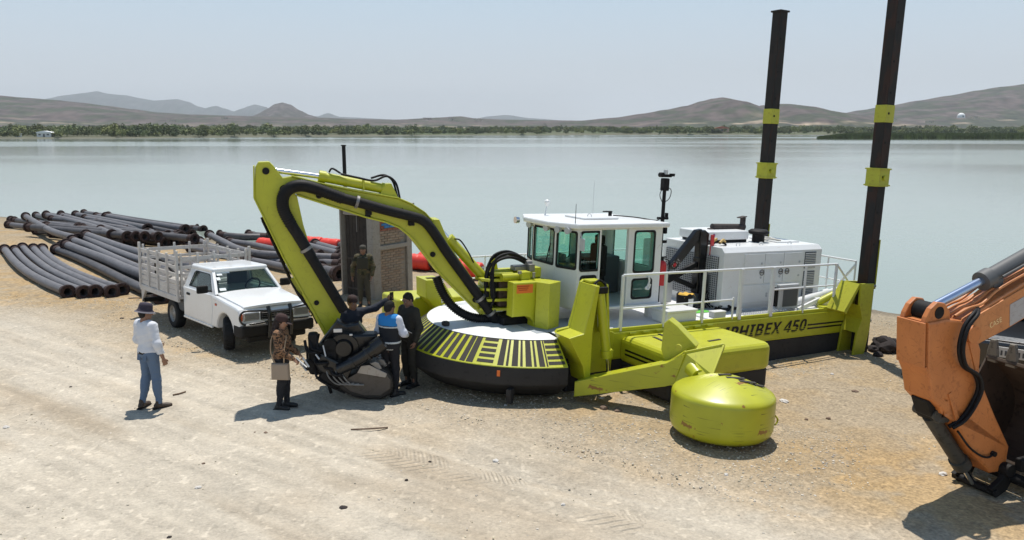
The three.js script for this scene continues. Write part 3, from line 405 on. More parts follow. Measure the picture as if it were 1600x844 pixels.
  const stick = new MB(ARM).ext([[4.068, 4.016], [4.110, 3.503], [3.682, 2.457], [3.364, 1.775], [3.042, 1.104], [2.942, 0.962], [2.695, 0.878], [2.578, 0.975], [2.715, 1.317], [2.962, 1.891], [3.182, 2.441], [3.324, 3.012], [3.405, 3.501], [3.589, 3.770], [3.775, 4.042], [3.837, 4.108], [4.015, 4.105]], -0.15, 0.15, 0.015).build('stick', M.lime, D);
  new MB(ARM).bar([4.115, 3.503, 0], [3.692, 2.456, 0], 0.35, 0.025).bar([3.692, 2.456, 0], [3.052, 1.103, 0], 0.35, 0.025).bar([4.115, 3.503, 0], [4.089, 4.038, 0], 0.35, 0.025).build('flange', M.lime, stick);
  for (const [s, y, r] of [[3.900, 3.952, 0.06], [3.610, 3.627, 0.085], [3.162, 1.615, 0.045], [2.774, 1.042, 0.06]]) new MB(ARM).cyl([s, y, -0.17], [s, y, 0.17], r, r, 16).build('pin', M.black, stick);
  new MB(ARM).cyl([3.364, 1.753, 0.0], [3.364, 1.709, 0.0], 0.03).bar([3.548, 2.069, 0.02], [3.142, 1.247, 0.02], 0.09, 0.08).bar([3.364, 1.808, 0.1], [2.992, 1.001, 0.1], 0.08, 0.1).build('link_cylinder', M.lime, stick);
  new MB(ARM).tube([[4.015, 3.150, 0.0], [3.734, 2.454, 0.02], [3.548, 1.959, 0.04], [3.466, 1.767, 0.08], [3.243, 1.435, 0.12], [3.162, 1.224, 0.1]], 0.022, 7).tube([[4.005, 3.106, 0.07], [3.723, 2.388, 0.09], [3.528, 1.895, 0.1], [3.344, 1.645, 0.12]], 0.018, 7).build('hydraulic_hose', M.hose, stick);
  const sc = new MB(ARM).cyl([3.002, 3.838, 0], [1.878, 3.593, 0], 0.088, 0.088, 20).cyl([3.022, 3.843, 0], [2.903, 3.818, 0], 0.105, 0.105, 20).cyl([1.935, 3.607, 0], [1.803, 3.579, 0], 0.105, 0.1, 20).box(2.258, 3.683, 0, 0.04, 0.2, 0.2).build('stick_cylinder', M.lime, boom);
  new MB(ARM).cyl([3.879, 3.974, 0], [2.982, 3.833, 0], 0.045, 0.045, 16).build('cylinder_rod', M.chrome, boom);
  const bc = new MB(ARM).cyl([-0.017, 1.801, 0], [0.693, 2.622, 0], 0.092, 0.092, 20).cyl([0.640, 2.564, 0], [0.720, 2.656, 0], 0.108, 0.108, 20).build('boom_cylinder', M.lime, boom);
  new MB(ARM).cyl([0.693, 2.622, 0], [0.969, 2.945, 0], 0.04, 0.04, 14).build('cylinder_rod', M.chrome, boom);
  new MB(ARM).ext([[-0.102, 1.210], [0.119, 1.189], [0.102, 1.742], [0.017, 1.919], [-0.085, 1.887]], -0.22, 0.2, 0.02).build('arm_post', M.lime, boom);
  new MB(ARM).tube([[2.646, 3.877, 0.06], [2.355, 3.808, 0.1], [2.067, 3.751, 0.08], [1.831, 3.820, 0.02], [1.691, 3.718, 0.05], [1.617, 3.396, 0.1], [1.579, 3.189, 0.14]], 0.02, 7).tube([[2.115, 3.793, 0.02], [1.878, 3.840, 0], [1.747, 3.759, 0.02], [1.672, 3.499, 0.06], [1.654, 3.238, 0.12]], 0.02, 7).tube([[2.843, 3.906, 0.02], [2.794, 3.971, 0.03], [2.646, 3.888, 0.05]], 0.018, 6).tube([[0.623, 2.646, 0.08], [0.535, 2.630, 0.12], [0.361, 2.378, 0.12], [0.257, 2.183, 0.08]], 0.014, 6).build('hydraulic_hose', M.hose, boom);
  const PZ = 0.25;
  const pipe = new MB(ARM).tube([[-0.42, 0.92, PZ + 0.05], [-0.32, 0.95, PZ + 0.05], [-0.18, 1.02, PZ], [0.025, 1.299, PZ], [0.403, 1.853, PZ], [0.796, 2.418, PZ], [1.011, 2.756, PZ], [1.153, 2.954, PZ], [1.272, 3.048, PZ], [1.462, 3.114, PZ], [1.861, 3.226, PZ], [2.298, 3.362, PZ], [2.68, 3.476, PZ]], 0.092, 16, 70).build('discharge_pipe', M.black, D);
  { const c = new THREE.CatmullRomCurve3([[2.66, 3.469], [2.936, 3.579], [3.144, 3.658], [3.34, 3.701], [3.517, 3.66], [3.632, 3.538], [3.653, 3.336], [3.566, 3.106], [3.414, 2.825], [3.219, 2.457]].map(([a, b]) => V(a, b, PZ)), false, 'centripetal'), m = new MB(ARM); m.add(new THREE.TubeGeometry(c, 60, 0.096, 16)); const n = 46; for (let i = 0; i <= n; i++) { const p = c.getPoint(i / n * 0.8), t = c.getTangent(i / n * 0.8).multiplyScalar(0.011); m.cyl(V().subVectors(p, t), V().addVectors(p, t), 0.105, 0.105, 16); } m.build('corrugated_hose', M.hose, pipe); }
  new MB(ARM).cyl([3.24, 2.49, PZ], [2.70, 1.46, PZ], 0.09, 0.09, 16).build('lower_pipe', M.black, pipe);
  const clamp_ = (s, y, dx, dy) => new MB(ARM).cyl([s - dx * 0.025, y - dy * 0.025, PZ], [s + dx * 0.025, y + dy * 0.025, PZ], 0.115, 0.115, 18).build('pipe_clamp', M.steel, pipe);
  clamp_(2.40, 3.393, 0.95, 0.3); clamp_(3.30, 2.60, 0.5, 0.86); clamp_(0.18, 1.53, 0.57, 0.82); clamp_(-0.03, 1.24, 0.6, 0.8);
  for (const [s, y] of [[2.2, 3.2], [1.44, 2.98]]) new MB(ARM).box(s, y, 0.18, 0.11, 0.09, 0.1, 0.01).build('pipe_bracket', M.black, pipe);
  { // ribbed suction hose drooping under the boom
    const c = new THREE.CatmullRomCurve3([[0.942, 1.910, -0.06], [0.853, 1.651, -0.02], [0.693, 1.389, 0.05], [0.448, 1.198, 0.12], [0.171, 1.113, 0.16], [-0.127, 1.103, 0.16], [-0.420, 1.141, 0.1]].map((p) => V(...p)), false, 'centripetal'), m = new MB(ARM); m.add(new THREE.TubeGeometry(c, 50, 0.075, 14)); for (let i = 0; i <= 44; i++) { const p = c.getPoint(i / 44), t = c.getTangent(i / 44).multiplyScalar(0.01); m.cyl(V().subVectors(p, t), V().addVectors(p, t), 0.088, 0.088, 14); } m.build('suction_hose', M.hose, D); }
  { const m = new MB(); [[0.000, 0.220], [0.051, 0.154], [0.102, 0.187], [0.000, 0.300], [0.077, 0.331]].forEach(([dy, z], i) => m.tube([[-0.52 + 0.03 * i, 1.5, z + 0.1], [-0.5 + 0.02 * i, 1.85 + dy * 0.4, z + 0.05], [-0.34, 2.14 + dy, z], [-0.06, 2.24 + dy, z], [0.25, 2.16 + dy * 0.8, z], [0.5, 1.98 + dy * 0.5, z - 0.02], [0.535, 1.808, z - 0.05]], 0.026, 8, 36)); m.tube([[-0.420, 1.981, 0.3], [-0.370, 1.631, 0.36], [-0.420, 1.339, 0.34], [-0.519, 1.299, 0.3]], 0.035, 8).tube([[-0.370, 2.007, 0.26], [-0.303, 1.645, 0.32], [-0.354, 1.353, 0.3]], 0.03, 8).build('hose_bundle', M.hose, D); }

  // cutter pump and digging bucket on the end of the stick
  { const W = M4(toDredge, tr(-2.63, 0.0, -13.30), rotY(0.12), new THREE.Matrix4().makeScale(1.03, 1.02, 1.03)), u = 0.00194, bk = (pts) => pts.map(([x, y]) => [(x - 540) * u, (785 - y) * u]);
    const head = new MB(W).cyl([-0.28, 0.92, -0.3], [-0.28, 0.92, 0.15], 0.24, 0.24, 22).cyl([-0.28, 0.92, 0.15], [-0.28, 0.92, 0.22], 0.16, 0.13, 22).box(0.02, 0.92, -0.05, 0.5, 0.42, 0.3, 0.05).ext(bk([[150, 330], [330, 90], [420, 140], [520, 120], [600, 240], [560, 330], [430, 470], [300, 480], [180, 440]]), -0.3, -0.06, 0.03).ext(bk([[150, 420], [210, 330], [330, 400], [470, 480], [420, 580], [300, 560], [190, 500]]), -0.05, 0.3, 0.04).build('cutter_head', M.blackGloss, D);
    new MB(W).tube([[-0.36, 0.60, 0.30], [-0.14, 0.71, 0.34], [0.1, 0.85, 0.32], [0.26, 0.96, 0.3]], 0.1, 16).cyl([0.22, 0.93, 0.3], [0.38, 1.04, 0.29], 0.135, 0.135, 18).cyl([0.1, 0.85, 0.32], [0.14, 0.875, 0.32], 0.125, 0.125, 18).cyl([-0.14, 0.71, 0.34], [-0.105, 0.73, 0.34], 0.12, 0.12, 18).build('pump_pipe', M.blackGloss, head);
    new MB(W).line([[-0.78, 0.9, 0.1], [-0.55, 0.5, 0.2], [-0.4, 0.44, 0.25]], 0.035).line([[-0.72, 1.15, 0], [-0.84, 0.62, 0.12]], 0.045).cyl([-0.86, 0.66, 0.08], [-0.86, 0.66, 0.24], 0.09, 0.09, 16).cyl([-0.5, 0.98, 0.1], [-0.5, 0.98, 0.2], 0.11, 0.11, 16).build('linkage', M.black, head);
    const r = rng(77), m = new MB(W); for (let i = 0; i < 13; i++) { const x = -0.92 + r() * 0.42, y = 0.5 + r() * 0.55, z = 0.0 + r() * 0.25; m.tube([[x, y + 0.25 * r(), z], [x + 0.1 * r(), y - 0.05, z + 0.1], [x + 0.2, y - 0.25 * r(), z + 0.1], [x + 0.4 * r() + 0.1, y - 0.35 * r() - 0.1, z + 0.02]], 0.02 + 0.018 * r(), 8); } m.box(-0.62, 0.72, 0.05, 0.5, 0.5, 0.3, 0.06).box(-0.78, 0.95, 0.1, 0.16, 0.5, 0.16, 0.04).box(-0.5, 0.42, 0.12, 0.4, 0.24, 0.3, 0.05, [0, 0, -0.5]).build('hose_tangle', M.hose, head);
    new MB(W).line([[-0.93, 0.84, 0.36], [-0.83, 0.68, 0.38]], 0.018).line([[-0.72, 0.88, 0.34], [-0.66, 0.80, 0.36]], 0.014).box(-0.36, 1.245, 0.22, 0.14, 0.06, 0.02, 0.005).line([[-0.98, 0.72, 0.3], [-0.88, 0.60, 0.34]], 0.012).line([[-0.60, 1.02, 0.3], [-0.56, 0.84, 0.34]], 0.012).box(-0.15, 1.16, 0.2, 0.05, 0.03, 0.02, 0.004).build('bright_rod', std(lin(0.6, 0.6, 0.6), { metalness: 0.4, roughness: 0.3 }), head);
    const bucket = new MB(W).ext(bk([[150, 470], [190, 540], [260, 620], [350, 690], [470, 755], [600, 785], [700, 785], [780, 745], [815, 665], [805, 590], [770, 530], [700, 480], [610, 450], [535, 470], [500, 530], [350, 612], [250, 560]]), -0.85, 0.22, 0.05).build('bucket', std(lin(0.035, 0.031, 0.028), { map: T.worn, roughness: 0.55, metalness: 0.3 }), D);
    new MB(W).ext(bk([[355, 610], [505, 525], [540, 462], [605, 470], [745, 540], [790, 600], [785, 680], [700, 740], [560, 735], [440, 690]]), 0.2, 0.245, 0.012).build('side_plate', std(lin(0.11, 0.095, 0.08), { map: T.worn, roughness: 0.6, metalness: 0.3 }), bucket);
    new MB(W).ext(bk([[505, 522], [540, 462], [610, 455], [760, 540], [745, 575]]), 0.244, 0.262, 0.006).build('wear_plate', std(lin(0.40, 0.375, 0.34), { map: T.worn, roughness: 0.5, metalness: 0.3 }), bucket);
    for (let k = 0; k < 6; k++) { const t = k / 5, z = 0.2 - 0.72 * t; new MB(W).ext(bk([[560, 455], [610, 440], [640, 452], [665, 505], [640, 520]]).map(([x, y]) => [x, y]), z - 0.035, z + 0.035, 0.01, tr(0.10 + 0.14 * Math.sin(t * 3.1), 0.02, 0)).build('tooth', M.steel, bucket); }
    for (let k = 0; k < 4; k++) new MB(W).tube([[-0.58 + k * 0.07, 0.62, 0.27], [-0.52 + k * 0.08, 0.46, 0.32], [-0.38 + k * 0.07, 0.33, 0.3], [-0.2 + k * 0.08, 0.36 - 0.02 * k, 0.28]], 0.013, 6).build('water_line', M.steel, bucket);
  }

  const floatPaint = new THREE.MeshPhysicalMaterial({ color: lin(0.50, 0.51, 0.016), roughness: 0.42, clearcoat: 0.3, clearcoatRoughness: 0.25, map: tex(1024, (u, v) => { const a = fbm(u * 6, v * 6, 4, 941, 6), sc = smooth(0.86, 0.93, vnoise(u * 8, v * 170, 942, 0)) * smooth(0.5, 0.8, vnoise(u * 9, v * 9, 943)), ru = smooth(0.72, 0.80, fbm(u * 18, v * 18, 4, 944, 18)), k = 1.0 - 0.16 * a - 0.3 * sc; return [k * (1 - 0.2 * ru), k * (1 - 0.42 * ru), k]; }, true, 0.4) });
  // near side: swing-out float on its arm, with the ram that lifts it
  const br = new MB().ext([[0.58, 2.0], [0.64, 2.04], [0.8, 2.04], [0.9, 1.98], [1.0, 1.15], [1.37, 1.02], [1.34, 0.3], [0.5, 0.3], [0.43, 0.57], [0.10, 1.12], [0.14, 1.17], [0.38, 1.2]], 1.77, 1.84, 0.012).ext([[0.08, 1.12], [0.38, 1.18], [0.58, 2.0], [0.66, 2.0], [0.56, 1.2], [0.56, 0.3], [0.46, 0.3], [0.40, 0.58]], 1.84, 2.30, 0.012).ext([[0.91, 2.0], [0.96, 1.98], [1.05, 1.12], [1.0, 1.06]], 1.84, 2.14, 0.01).build('float_bracket', M.lime, D);
  new MB().box(0.75, 2.03, 1.95, 0.26, 0.05, 0.24, 0.02).build('bracket_cap', M.lime, br);
  const ram = new MB().cyl([0.8, 1.88, 2.1], [1.0, 0.72, 2.14], 0.085, 0.085, 20).cyl([0.985, 0.8, 2.137], [1.01, 0.66, 2.142], 0.105, 0.105, 20).box(1.08, 0.74, 2.13, 0.1, 0.1, 0.08).build('float_ram', M.lime, D);
  new MB().cyl([1.0, 0.72, 2.14], [1.07, 0.28, 2.16], 0.036, 0.036, 14).build('ram_rod', M.chrome, ram);
  new MB().tube([[0.62, 1.75, 2.1], [0.66, 1.98, 2.12], [0.78, 2.06, 2.1], [0.9, 1.98, 2.12], [0.88, 1.86, 2.16]], 0.022, 7).box(0.8, 1.9, 2.2, 0.2, 0.12, 0.06, 0.02).build('ram_hose', M.hose, ram);
  { const P0 = V(0.35, 0, 2.35), t = V(1.15, 0, 1.55).normalize(), A = new THREE.Matrix4().makeBasis(t, V(0, 1, 0), V(-t.z, 0, t.x)).setPosition(P0);
    const arm = new MB(A).ext([[-0.12, 0.06], [1.45, 0.50], [1.60, 0.56], [1.74, 1.10], [1.45, 0.90], [-0.12, 0.33]], -0.03, 0.03, 0.008).ext([[-0.12, 0.06], [1.45, 0.50], [1.88, 0.68], [1.88, 0.73], [1.45, 0.55], [-0.12, 0.11]], -0.34, -0.03, 0.008).ext([[-0.1, 0.30], [1.45, 0.86], [1.7, 1.06], [1.7, 1.10], [1.45, 0.90], [-0.1, 0.34]], -0.3, -0.03, 0.006).build('float_arm', floatPaint, D);
    { const F = (s, y, n) => [s, y, n], m = new MB(A), a = F(1.55, 0.55, 0.02), b = F(1.72, 1.11, -0.02), c = F(2.30, 1.27, -0.28), d = F(2.22, 0.86, 0.16), e = F(1.90, 0.66, 0.14), o = (p) => [p[0] + 0.02, p[1] - 0.025, p[2] - 0.03]; for (const [p, q, r, s] of [[a, e, d, b], [b, d, c, c]]) { m.tri([p, q, r, p, r, b]); m.tri([o(p), o(r), o(q), o(p), o(b), o(r)]); } m.bar(b, c, 0.035, 0.035).bar(c, d, 0.035, 0.035).bar(d, e, 0.03, 0.03).bar(e, a, 0.03, 0.03).build('end_plate', Object.assign(M.lime.clone(), { side: THREE.DoubleSide }), arm); }
    new MB(A).ext([[1.42, 1.02], [1.44, 1.48], [1.52, 1.55], [1.66, 1.46], [2.0, 1.16], [1.9, 0.9], [1.5, 0.8]], -0.62, -0.34, 0.02, tr(-0.16, -0.0, 0)).build('arm_lever', M.lime, arm);
    new MB(A).cyl([1.62, 1.18, -0.03], [1.62, 1.18, 0.02], 0.055, 0.055, 14).build('pin', M.limeWorn, arm);
    new MB(A).bar([1.95, 0.95, -0.12], [2.12, 0.66, 0.16], 0.24, 0.26).cyl([1.86, 0.86, -0.02], [2.0, 0.80, 0.14], 0.13, 0.11, 18).build('arm_neck', M.lime, arm);
  }
  const fl = new MB().lathe([[0, 0.05], [0.62, 0.05], [0.70, 0.07], [0.755, 0.12], [0.78, 0.19], [0.785, 0.27], [0.785, 0.62], [0.778, 0.665], [0.755, 0.70], [0.71, 0.73], [0.60, 0.775], [0.45, 0.835], [0.3, 0.89], [0.14, 0.93], [0, 0.94]].map(([a, b]) => [a, b]), 56).build('float', floatPaint, D);
  fl.position.set(1.42, 0.03, 4.62);
  for (const [x, z, w, a] of [[0.10, 0.13, 0.3, 0.35], [0.22, 0.26, 0.28, 0.35], [0.42, 0.30, 0.2, 0.3], [0.02, -0.02, 0.2, 0.35]]) { const rr = Math.hypot(x, z), y = rr < 0.3 ? lerp(0.94, 0.89, rr / 0.3) : lerp(0.89, 0.815, (rr - 0.3) / 0.2); new MB().box(0, 0, 0, w, 0.012, 0.065, 0).build('anti_slip_strip', M.strip, fl).applyMatrix4(M4(tr(x, y + 0.012, z), rotM(z * 0.45, -a, -x * 0.45))); }
  new MB().tube([[0.56, 0.40, 0.55], [0.60, 0.34, 0.57], [0.6, 0.28, 0.56], [0.56, 0.25, 0.56]], 0.014, 6).build('lifting_loop', M.limeWorn, fl);

  // side pontoon, folded against the near side
  const pr = (x0, x1, z0, z1, y0, y1, r, bev = 0.06) => { const s = new THREE.Shape(); s.moveTo(x0, -z0); s.lineTo(x1, -z0); s.lineTo(x1, -z1 + r); s.quadraticCurveTo(x1, -z1, x1 - r, -z1); s.lineTo(x0 + r, -z1); s.quadraticCurveTo(x0, -z1, x0, -z1 + r); s.lineTo(x0, -z0); const b = Math.min(bev, r); const g = new THREE.ExtrudeGeometry(s, { depth: y1 - y0 - 2 * b, bevelEnabled: true, bevelSize: b, bevelThickness: b, bevelOffset: -b, bevelSegments: 4, curveSegments: 10 }); g.rotateX(-Math.PI / 2); g.translate(0, y0 + b, 0); return g; };
  const pon = new MB().add(pr(1.6, 3.99, 1.77, 3.24, 0.40, 0.93, 0.2, 0.13)).build('side_pontoon', M.lime, D);
  new MB().add(pr(1.61, 3.96, 1.77, 3.21, 0.06, 0.46, 0.15)).build('pontoon_bottom', M.hullBlack, pon);
  for (const y of [0.60, 0.68]) new MB().box(2.78, y, 3.222, 2.0, 0.034, 0.008, 0).box(1.598, y, 2.45, 0.008, 0.034, 1.1, 0).build('stripe', M.blackGloss, pon);
  for (const [x, z, a, w] of [[3.0, 2.72, 0.1, 0.32], [2.05, 2.35, 1.45, 0.5], [2.3, 2.2, 1.45, 0.5]]) { const o = new MB().box(0, 0.935, 0, w, 0.012, 0.055, 0).build('anti_slip_strip', M.strip, pon); o.position.set(x, 0, z); o.rotation.y = a; }
  for (let k = 0; k < 7; k++) new MB().cyl([1.75 + k * 0.32, 0.955, 1.80], [1.9 + k * 0.32, 0.955, 1.80], 0.026, 0.026, 10).build('hinge', M.lime, pon);
  // far side pair
  const fb = new MB().ext([[-0.80, 1.47], [-0.42, 1.47], [0.16, 0.56], [-0.2, 0.5], [-0.78, 1.08]], -2.45, -1.9, 0.02).build('far_float_arm', M.lime, D);
  for (const [x, y, w] of [[-0.60, 1.478, 0.0]]) new MB().box(-0.60, 1.478, -2.1, 0.2, 0.012, 0.1, 0).build('anti_slip_strip', M.strip, fb);
  { const o = new MB().box(0, 0, 0, 0.8, 0.012, 0.09, 0).build('anti_slip_strip', M.strip, fb); o.position.set(-0.11, 1.0, -2.1); o.rotation.z = -Math.atan2(0.91, 0.58); }
  { const g = pr(-1.25, 0.6, -3.3, -2.3, 0.35, 1.0, 0.14); new MB().add(g).build('far_pontoon', M.lime, D); }
  new MB().add(pr(1.6, 3.97, -3.2, -1.77, 0.1, 0.93, 0.16)).build('side_pontoon', M.lime, D);

  // engine house
  const EX0 = 4.78, EX1 = 7.8, EZ = 1.0;
  const eng = new MB().ext([[-EZ, 1.08], [EZ, 1.08], [EZ, 2.26], [EZ - 0.1, 2.36], [-EZ + 0.1, 2.36], [-EZ, 2.26]], 0, EX1 - EX0, 0.012, M4(tr(EX1, 0, 0), rotY(-Math.PI / 2))).box(6.3, 1.04, 0, 2.9, 0.1, 1.9, 0.01).build('engine_house', M.white, D);
  const door = (x0, x1, y0, y1) => { const d = new MB().box((x0 + x1) / 2, (y0 + y1) / 2, EZ + 0.008, x1 - x0 - 0.014, y1 - y0 - 0.014, 0.02, 0.006).build('access_door', M.white, eng); for (const y of [y0 + 0.13, y1 - 0.22]) new MB().cyl([x1 - 0.1, y, EZ + 0.016], [x1 - 0.1, y, EZ + 0.03], 0.025, 0.025, 10).build('latch', M.grey, eng); return d; };
  door(5.36, 5.98, 1.56, 2.22); door(5.98, 6.56, 1.56, 2.22); door(6.56, 7.16, 1.56, 2.22); door(5.36, 6.2, 1.14, 1.54); door(6.2, 7.16, 1.14, 1.54);
  for (const x of [5.9, 6.48, 6.68]) { new MB().add(new THREE.TorusGeometry(0.06, 0.012, 6, 14), tr(x, 1.80, EZ + 0.026)).box(x, 1.8, EZ + 0.03, 0.08, 0.03, 0.02).build('door_handle', M.steel, eng); }
  for (const [y0, n] of [[1.85, 9], [1.45, 8], [1.16, 6]]) { new MB().box(7.42, y0 + n * 0.019, EZ + 0.004, 0.36, n * 0.042, 0.012, 0).build('vent_back', M.darkGrey, eng); for (let k = 0; k < n; k++) new MB().box(7.42, y0 + k * 0.04, EZ + 0.014, 0.34, 0.022, 0.014, 0, [0.5, 0, 0]).build('slat', M.grey, eng); }
  new MB().box(EX0 - 0.012, 1.68, 0, 0.03, 0.95, 1.7, 0).build('radiator', M.darkGrey, eng);
  { const m = new MB(); for (let k = 0; k < 20; k++) m.box(EX0 - 0.032, 1.23 + k * 0.047, 0, 0.012, 0.012, 1.7, 0); for (let k = 0; k < 28; k++) m.box(EX0 - 0.034, 1.68, -0.83 + k * 0.0615, 0.01, 0.95, 0.01, 0); m.build('radiator_grille', M.grey, eng); }
  const ac = new MB().box(5.62, 2.52, -0.25, 1.3, 0.2, 0.9, 0.03).build('cooling_unit', M.white, eng);
  new MB().box(5.62, 2.395, -0.22, 1.2, 0.06, 0.82, 0.01).build('cooling_unit_base', M.black, eng);
  new MB().cyl([5.2, 2.54, 0.2], [5.2, 2.54, 0.206], 0.035, 0.035, 14).build('unit_badge', std(lin(0.2, 0.1, 0.25)), ac);
  new MB().cyl([6.55, 2.36, 0.22], [6.55, 2.58, 0.22], 0.14, 0.14, 20).lathe([[0, 0.12], [0.18, 0.11], [0.235, 0.07], [0.24, 0.03], [0.2, 0], [0, 0]], 26, tr(6.55, 2.54, 0.22)).build('air_filter_cap', M.black, eng);
  new MB().cyl([5.55, 2.68, -0.25], [6.55, 2.66, -0.25], 0.07, 0.07, 18).cyl([6.5, 2.36, -0.25], [6.5, 2.88, -0.25], 0.065, 0.065, 18).box(6.46, 2.89, -0.25, 0.18, 0.02, 0.15, 0, [0, 0, 0.18]).box(5.9, 2.62, -0.25, 0.9, 0.05, 0.1).build('exhaust', std(lin(0.075, 0.06, 0.052), { map: T.dark, roughness: 0.8 }), eng);
  new MB().box(7.25, 2.372, 0.05, 0.7, 0.03, 0.9, 0.008).build('roof_hatch', M.white, eng);
  new MB().tube([[6.7, 2.39, 0.1], [6.95, 2.42, 0.2], [7.1, 2.4, 0.4]], 0.02, 6).tube([[6.8, 2.39, -0.1], [7.0, 2.44, 0.0], [7.2, 2.4, 0.1]], 0.018, 6).build('strap', std(lin(0.5, 0.48, 0.42)), eng);
  for (const x of [5.4, 6.1, 7.0]) new MB().tube([[x, 2.36, 0.7], [x, 2.41, 0.7], [x + 0.1, 2.41, 0.7], [x + 0.1, 2.36, 0.7]], 0.01, 6).build('lifting_eye', M.white, eng);

  // folding deck crane
  const crane = new MB().box(4.62, 1.55, 0.42, 0.2, 1.12, 0.2, 0.02).cyl([4.62, 1.0, 0.42], [4.62, 1.2, 0.42], 0.2, 0.16, 18).ext([[4.54, 2.0], [4.74, 2.0], [4.78, 2.62], [4.66, 2.70], [4.54, 2.68], [4.52, 2.5]], 0.33, 0.51, 0.02).build('deck_crane', M.blackGloss, D);
  new MB().ext([[4.44, 2.70], [4.58, 2.72], [4.62, 2.58], [3.94, 1.88], [3.80, 1.86], [3.76, 1.97]], 0.36, 0.48, 0.015).build('crane_boom', M.blackGloss, crane);
  new MB().ext([[3.78, 1.72], [4.54, 2.02], [4.54, 1.90], [3.8, 1.58]], 0.37, 0.47, 0.02).cyl([3.86, 1.7, 0.42], [4.52, 1.45, 0.42], 0.055, 0.055, 14).build('crane_stick', M.black, crane);
  new MB().box(4.82, 2.35, 0.56, 0.1, 0.5, 0.03, 0.01).box(3.88, 1.97, 0.487, 0.08, 0.07, 0.012, 0.004, [0, 0, 0.8]).build('red_plate', M.red, crane);
  new MB().box(4.93, 1.85, 0.6, 0.06, 0.3, 0.06, 0.01).build('yellow_lever', std(lin(0.65, 0.48, 0.02)), crane);
  { const r = rng(12), m = new MB(); for (let i = 0; i < 16; i++) { const x = 4.8 + r() * 0.3, z = 0.2 + r() * 0.5; m.tube([[x, 2.25 + r() * 0.2, z], [x + 0.15 * r(), 2.4 - 0.2 * r(), z + 0.08], [x + 0.1, 2.05 + 0.2 * r(), z + 0.05], [x - 0.15 * r(), 1.7 + 0.2 * r(), z]], 0.014 + 0.012 * r(), 6); } for (let i = 0; i < 7; i++) { const x = 4.5 + r() * 0.4; m.tube([[x, 1.8, 0.55], [x + 0.08 * r(), 1.5, 0.62], [x - 0.05, 1.25, 0.6 + 0.1 * r()], [x + 0.12, 1.03, 0.7]], 0.014, 6); } m.build('crane_hoses', M.hose, crane); }
  new MB().box(4.82, 1.55, 0.6, 0.18, 0.4, 0.12, 0.02).box(4.4, 1.2, 0.4, 0.3, 0.25, 0.4, 0.02).build('valve_block', M.darkGrey, crane);
  new MB().line([[4.9, 1.95, 0.68], [5.02, 1.95, 0.68], [5.02, 1.7, 0.68], [4.9, 1.7, 0.68], [4.9, 1.95, 0.68]], 0.012, 6).build('lever_frame', M.grey, crane);
  new MB().box(4.95, 2.48, 0.5, 0.16, 0.06, 0.06, 0.02, [0, 0.3, 0.2]).tube([[5.0, 2.42, 0.6], [5.15, 2.48, 0.55], [5.25, 2.42, 0.5]], 0.03, 8).build('rope_coil', std(lin(0.5, 0.33, 0.1)), crane);
  new MB().box(3.95, 1.32, -0.3, 0.6, 0.55, 0.7, 0.03).box(4.1, 2.05, -0.55, 0.5, 0.75, 0.04).build('hydraulic_tank', M.white, D);
  new MB().tube([[4.7, 1.04, 0.9], [4.9, 1.05, 1.1], [5.05, 1.04, 0.95], [4.9, 1.04, 0.8], [4.72, 1.06, 0.95], [4.85, 1.07, 1.15]], 0.025, 7).tube([[4.75, 1.1, 1.0], [4.95, 1.13, 0.95], [5.1, 1.06, 1.05], [5.3, 1.03, 0.95]], 0.03, 7).build('coiled_hose', M.hose, D);

  // railings
  const RW = M.white, near = new MB().line([[1.6, 2.05, 1.71], [7.45, 2.03, 1.71], [8.06, 1.45, 1.71], [8.06, 1.0, 1.71]], 0.024).build('railing', RW, D);
  for (const [x, w] of [[1.6, 0.05], [2.62, 0.05], [3.6, 0.05], [4.6, 0.075], [5.5, 0.075], [6.48, 0.04], [7.45, 0.05]]) new MB().box(x, 1.52, 1.71, w, 1.05, w, 0.006).build('post', RW, near);
  new MB().cyl([1.6, 1.42, 1.71], [4.45, 1.42, 1.71], 0.018, 0.018, 8).cyl([5.5, 1.56, 1.71], [7.4, 1.56, 1.71], 0.018, 0.018, 8).box(4.42, 1.24, 1.71, 0.035, 0.46, 0.035).build('mid_rail', RW, near);
  const stern = new MB().line([[8.36, 1.0, 1.5], [8.36, 2.03, 1.5], [8.36, 2.03, -1.1], [8.36, 1.0, -1.1]], 0.022).cyl([8.36, 1.52, 1.5], [8.36, 1.52, -1.1], 0.017, 0.017, 8).cyl([8.36, 1.95, 1.5], [8.36, 1.2, 0.9], 0.03, 0.03, 8).build('stern_railing', RW, D);
  for (const z of [0.75, 0, -0.6]) new MB().cyl([8.36, 1.0, z], [8.36, 2.03, z], 0.02, 0.02, 8).build('post', RW, stern);
  const far = new MB().line([[-0.5, 1.95, -1.7], [3.2, 2.0, -1.7], [7.4, 2.0, -1.7]], 0.022).cyl([-0.5, 1.5, -1.7], [7.4, 1.5, -1.7], 0.017, 0.017, 8).build('far_railing', RW, D);
  for (let k = 0; k < 9; k++) new MB().cyl([-0.5 + k * 0.985, 1.0, -1.7], [-0.5 + k * 0.985, 1.98, -1.7], 0.02, 0.02, 8).build('post', RW, far);
  // ventilation screen hung on the walkway rail
  const scr = new MB().box(6.22, 1.34, 1.5, 0.6, 0.54, 0.1, 0.015).build('screen_panel', M.grey, D);
  new MB().box(6.25, 1.33, 1.552, 0.44, 0.4, 0.012, 0).build('screen_mesh', M.darkGrey, scr); new MB().box(5.9, 1.34, 1.42, 0.05, 0.42, 0.2, 0.02).build('screen_fan', M.black, scr);
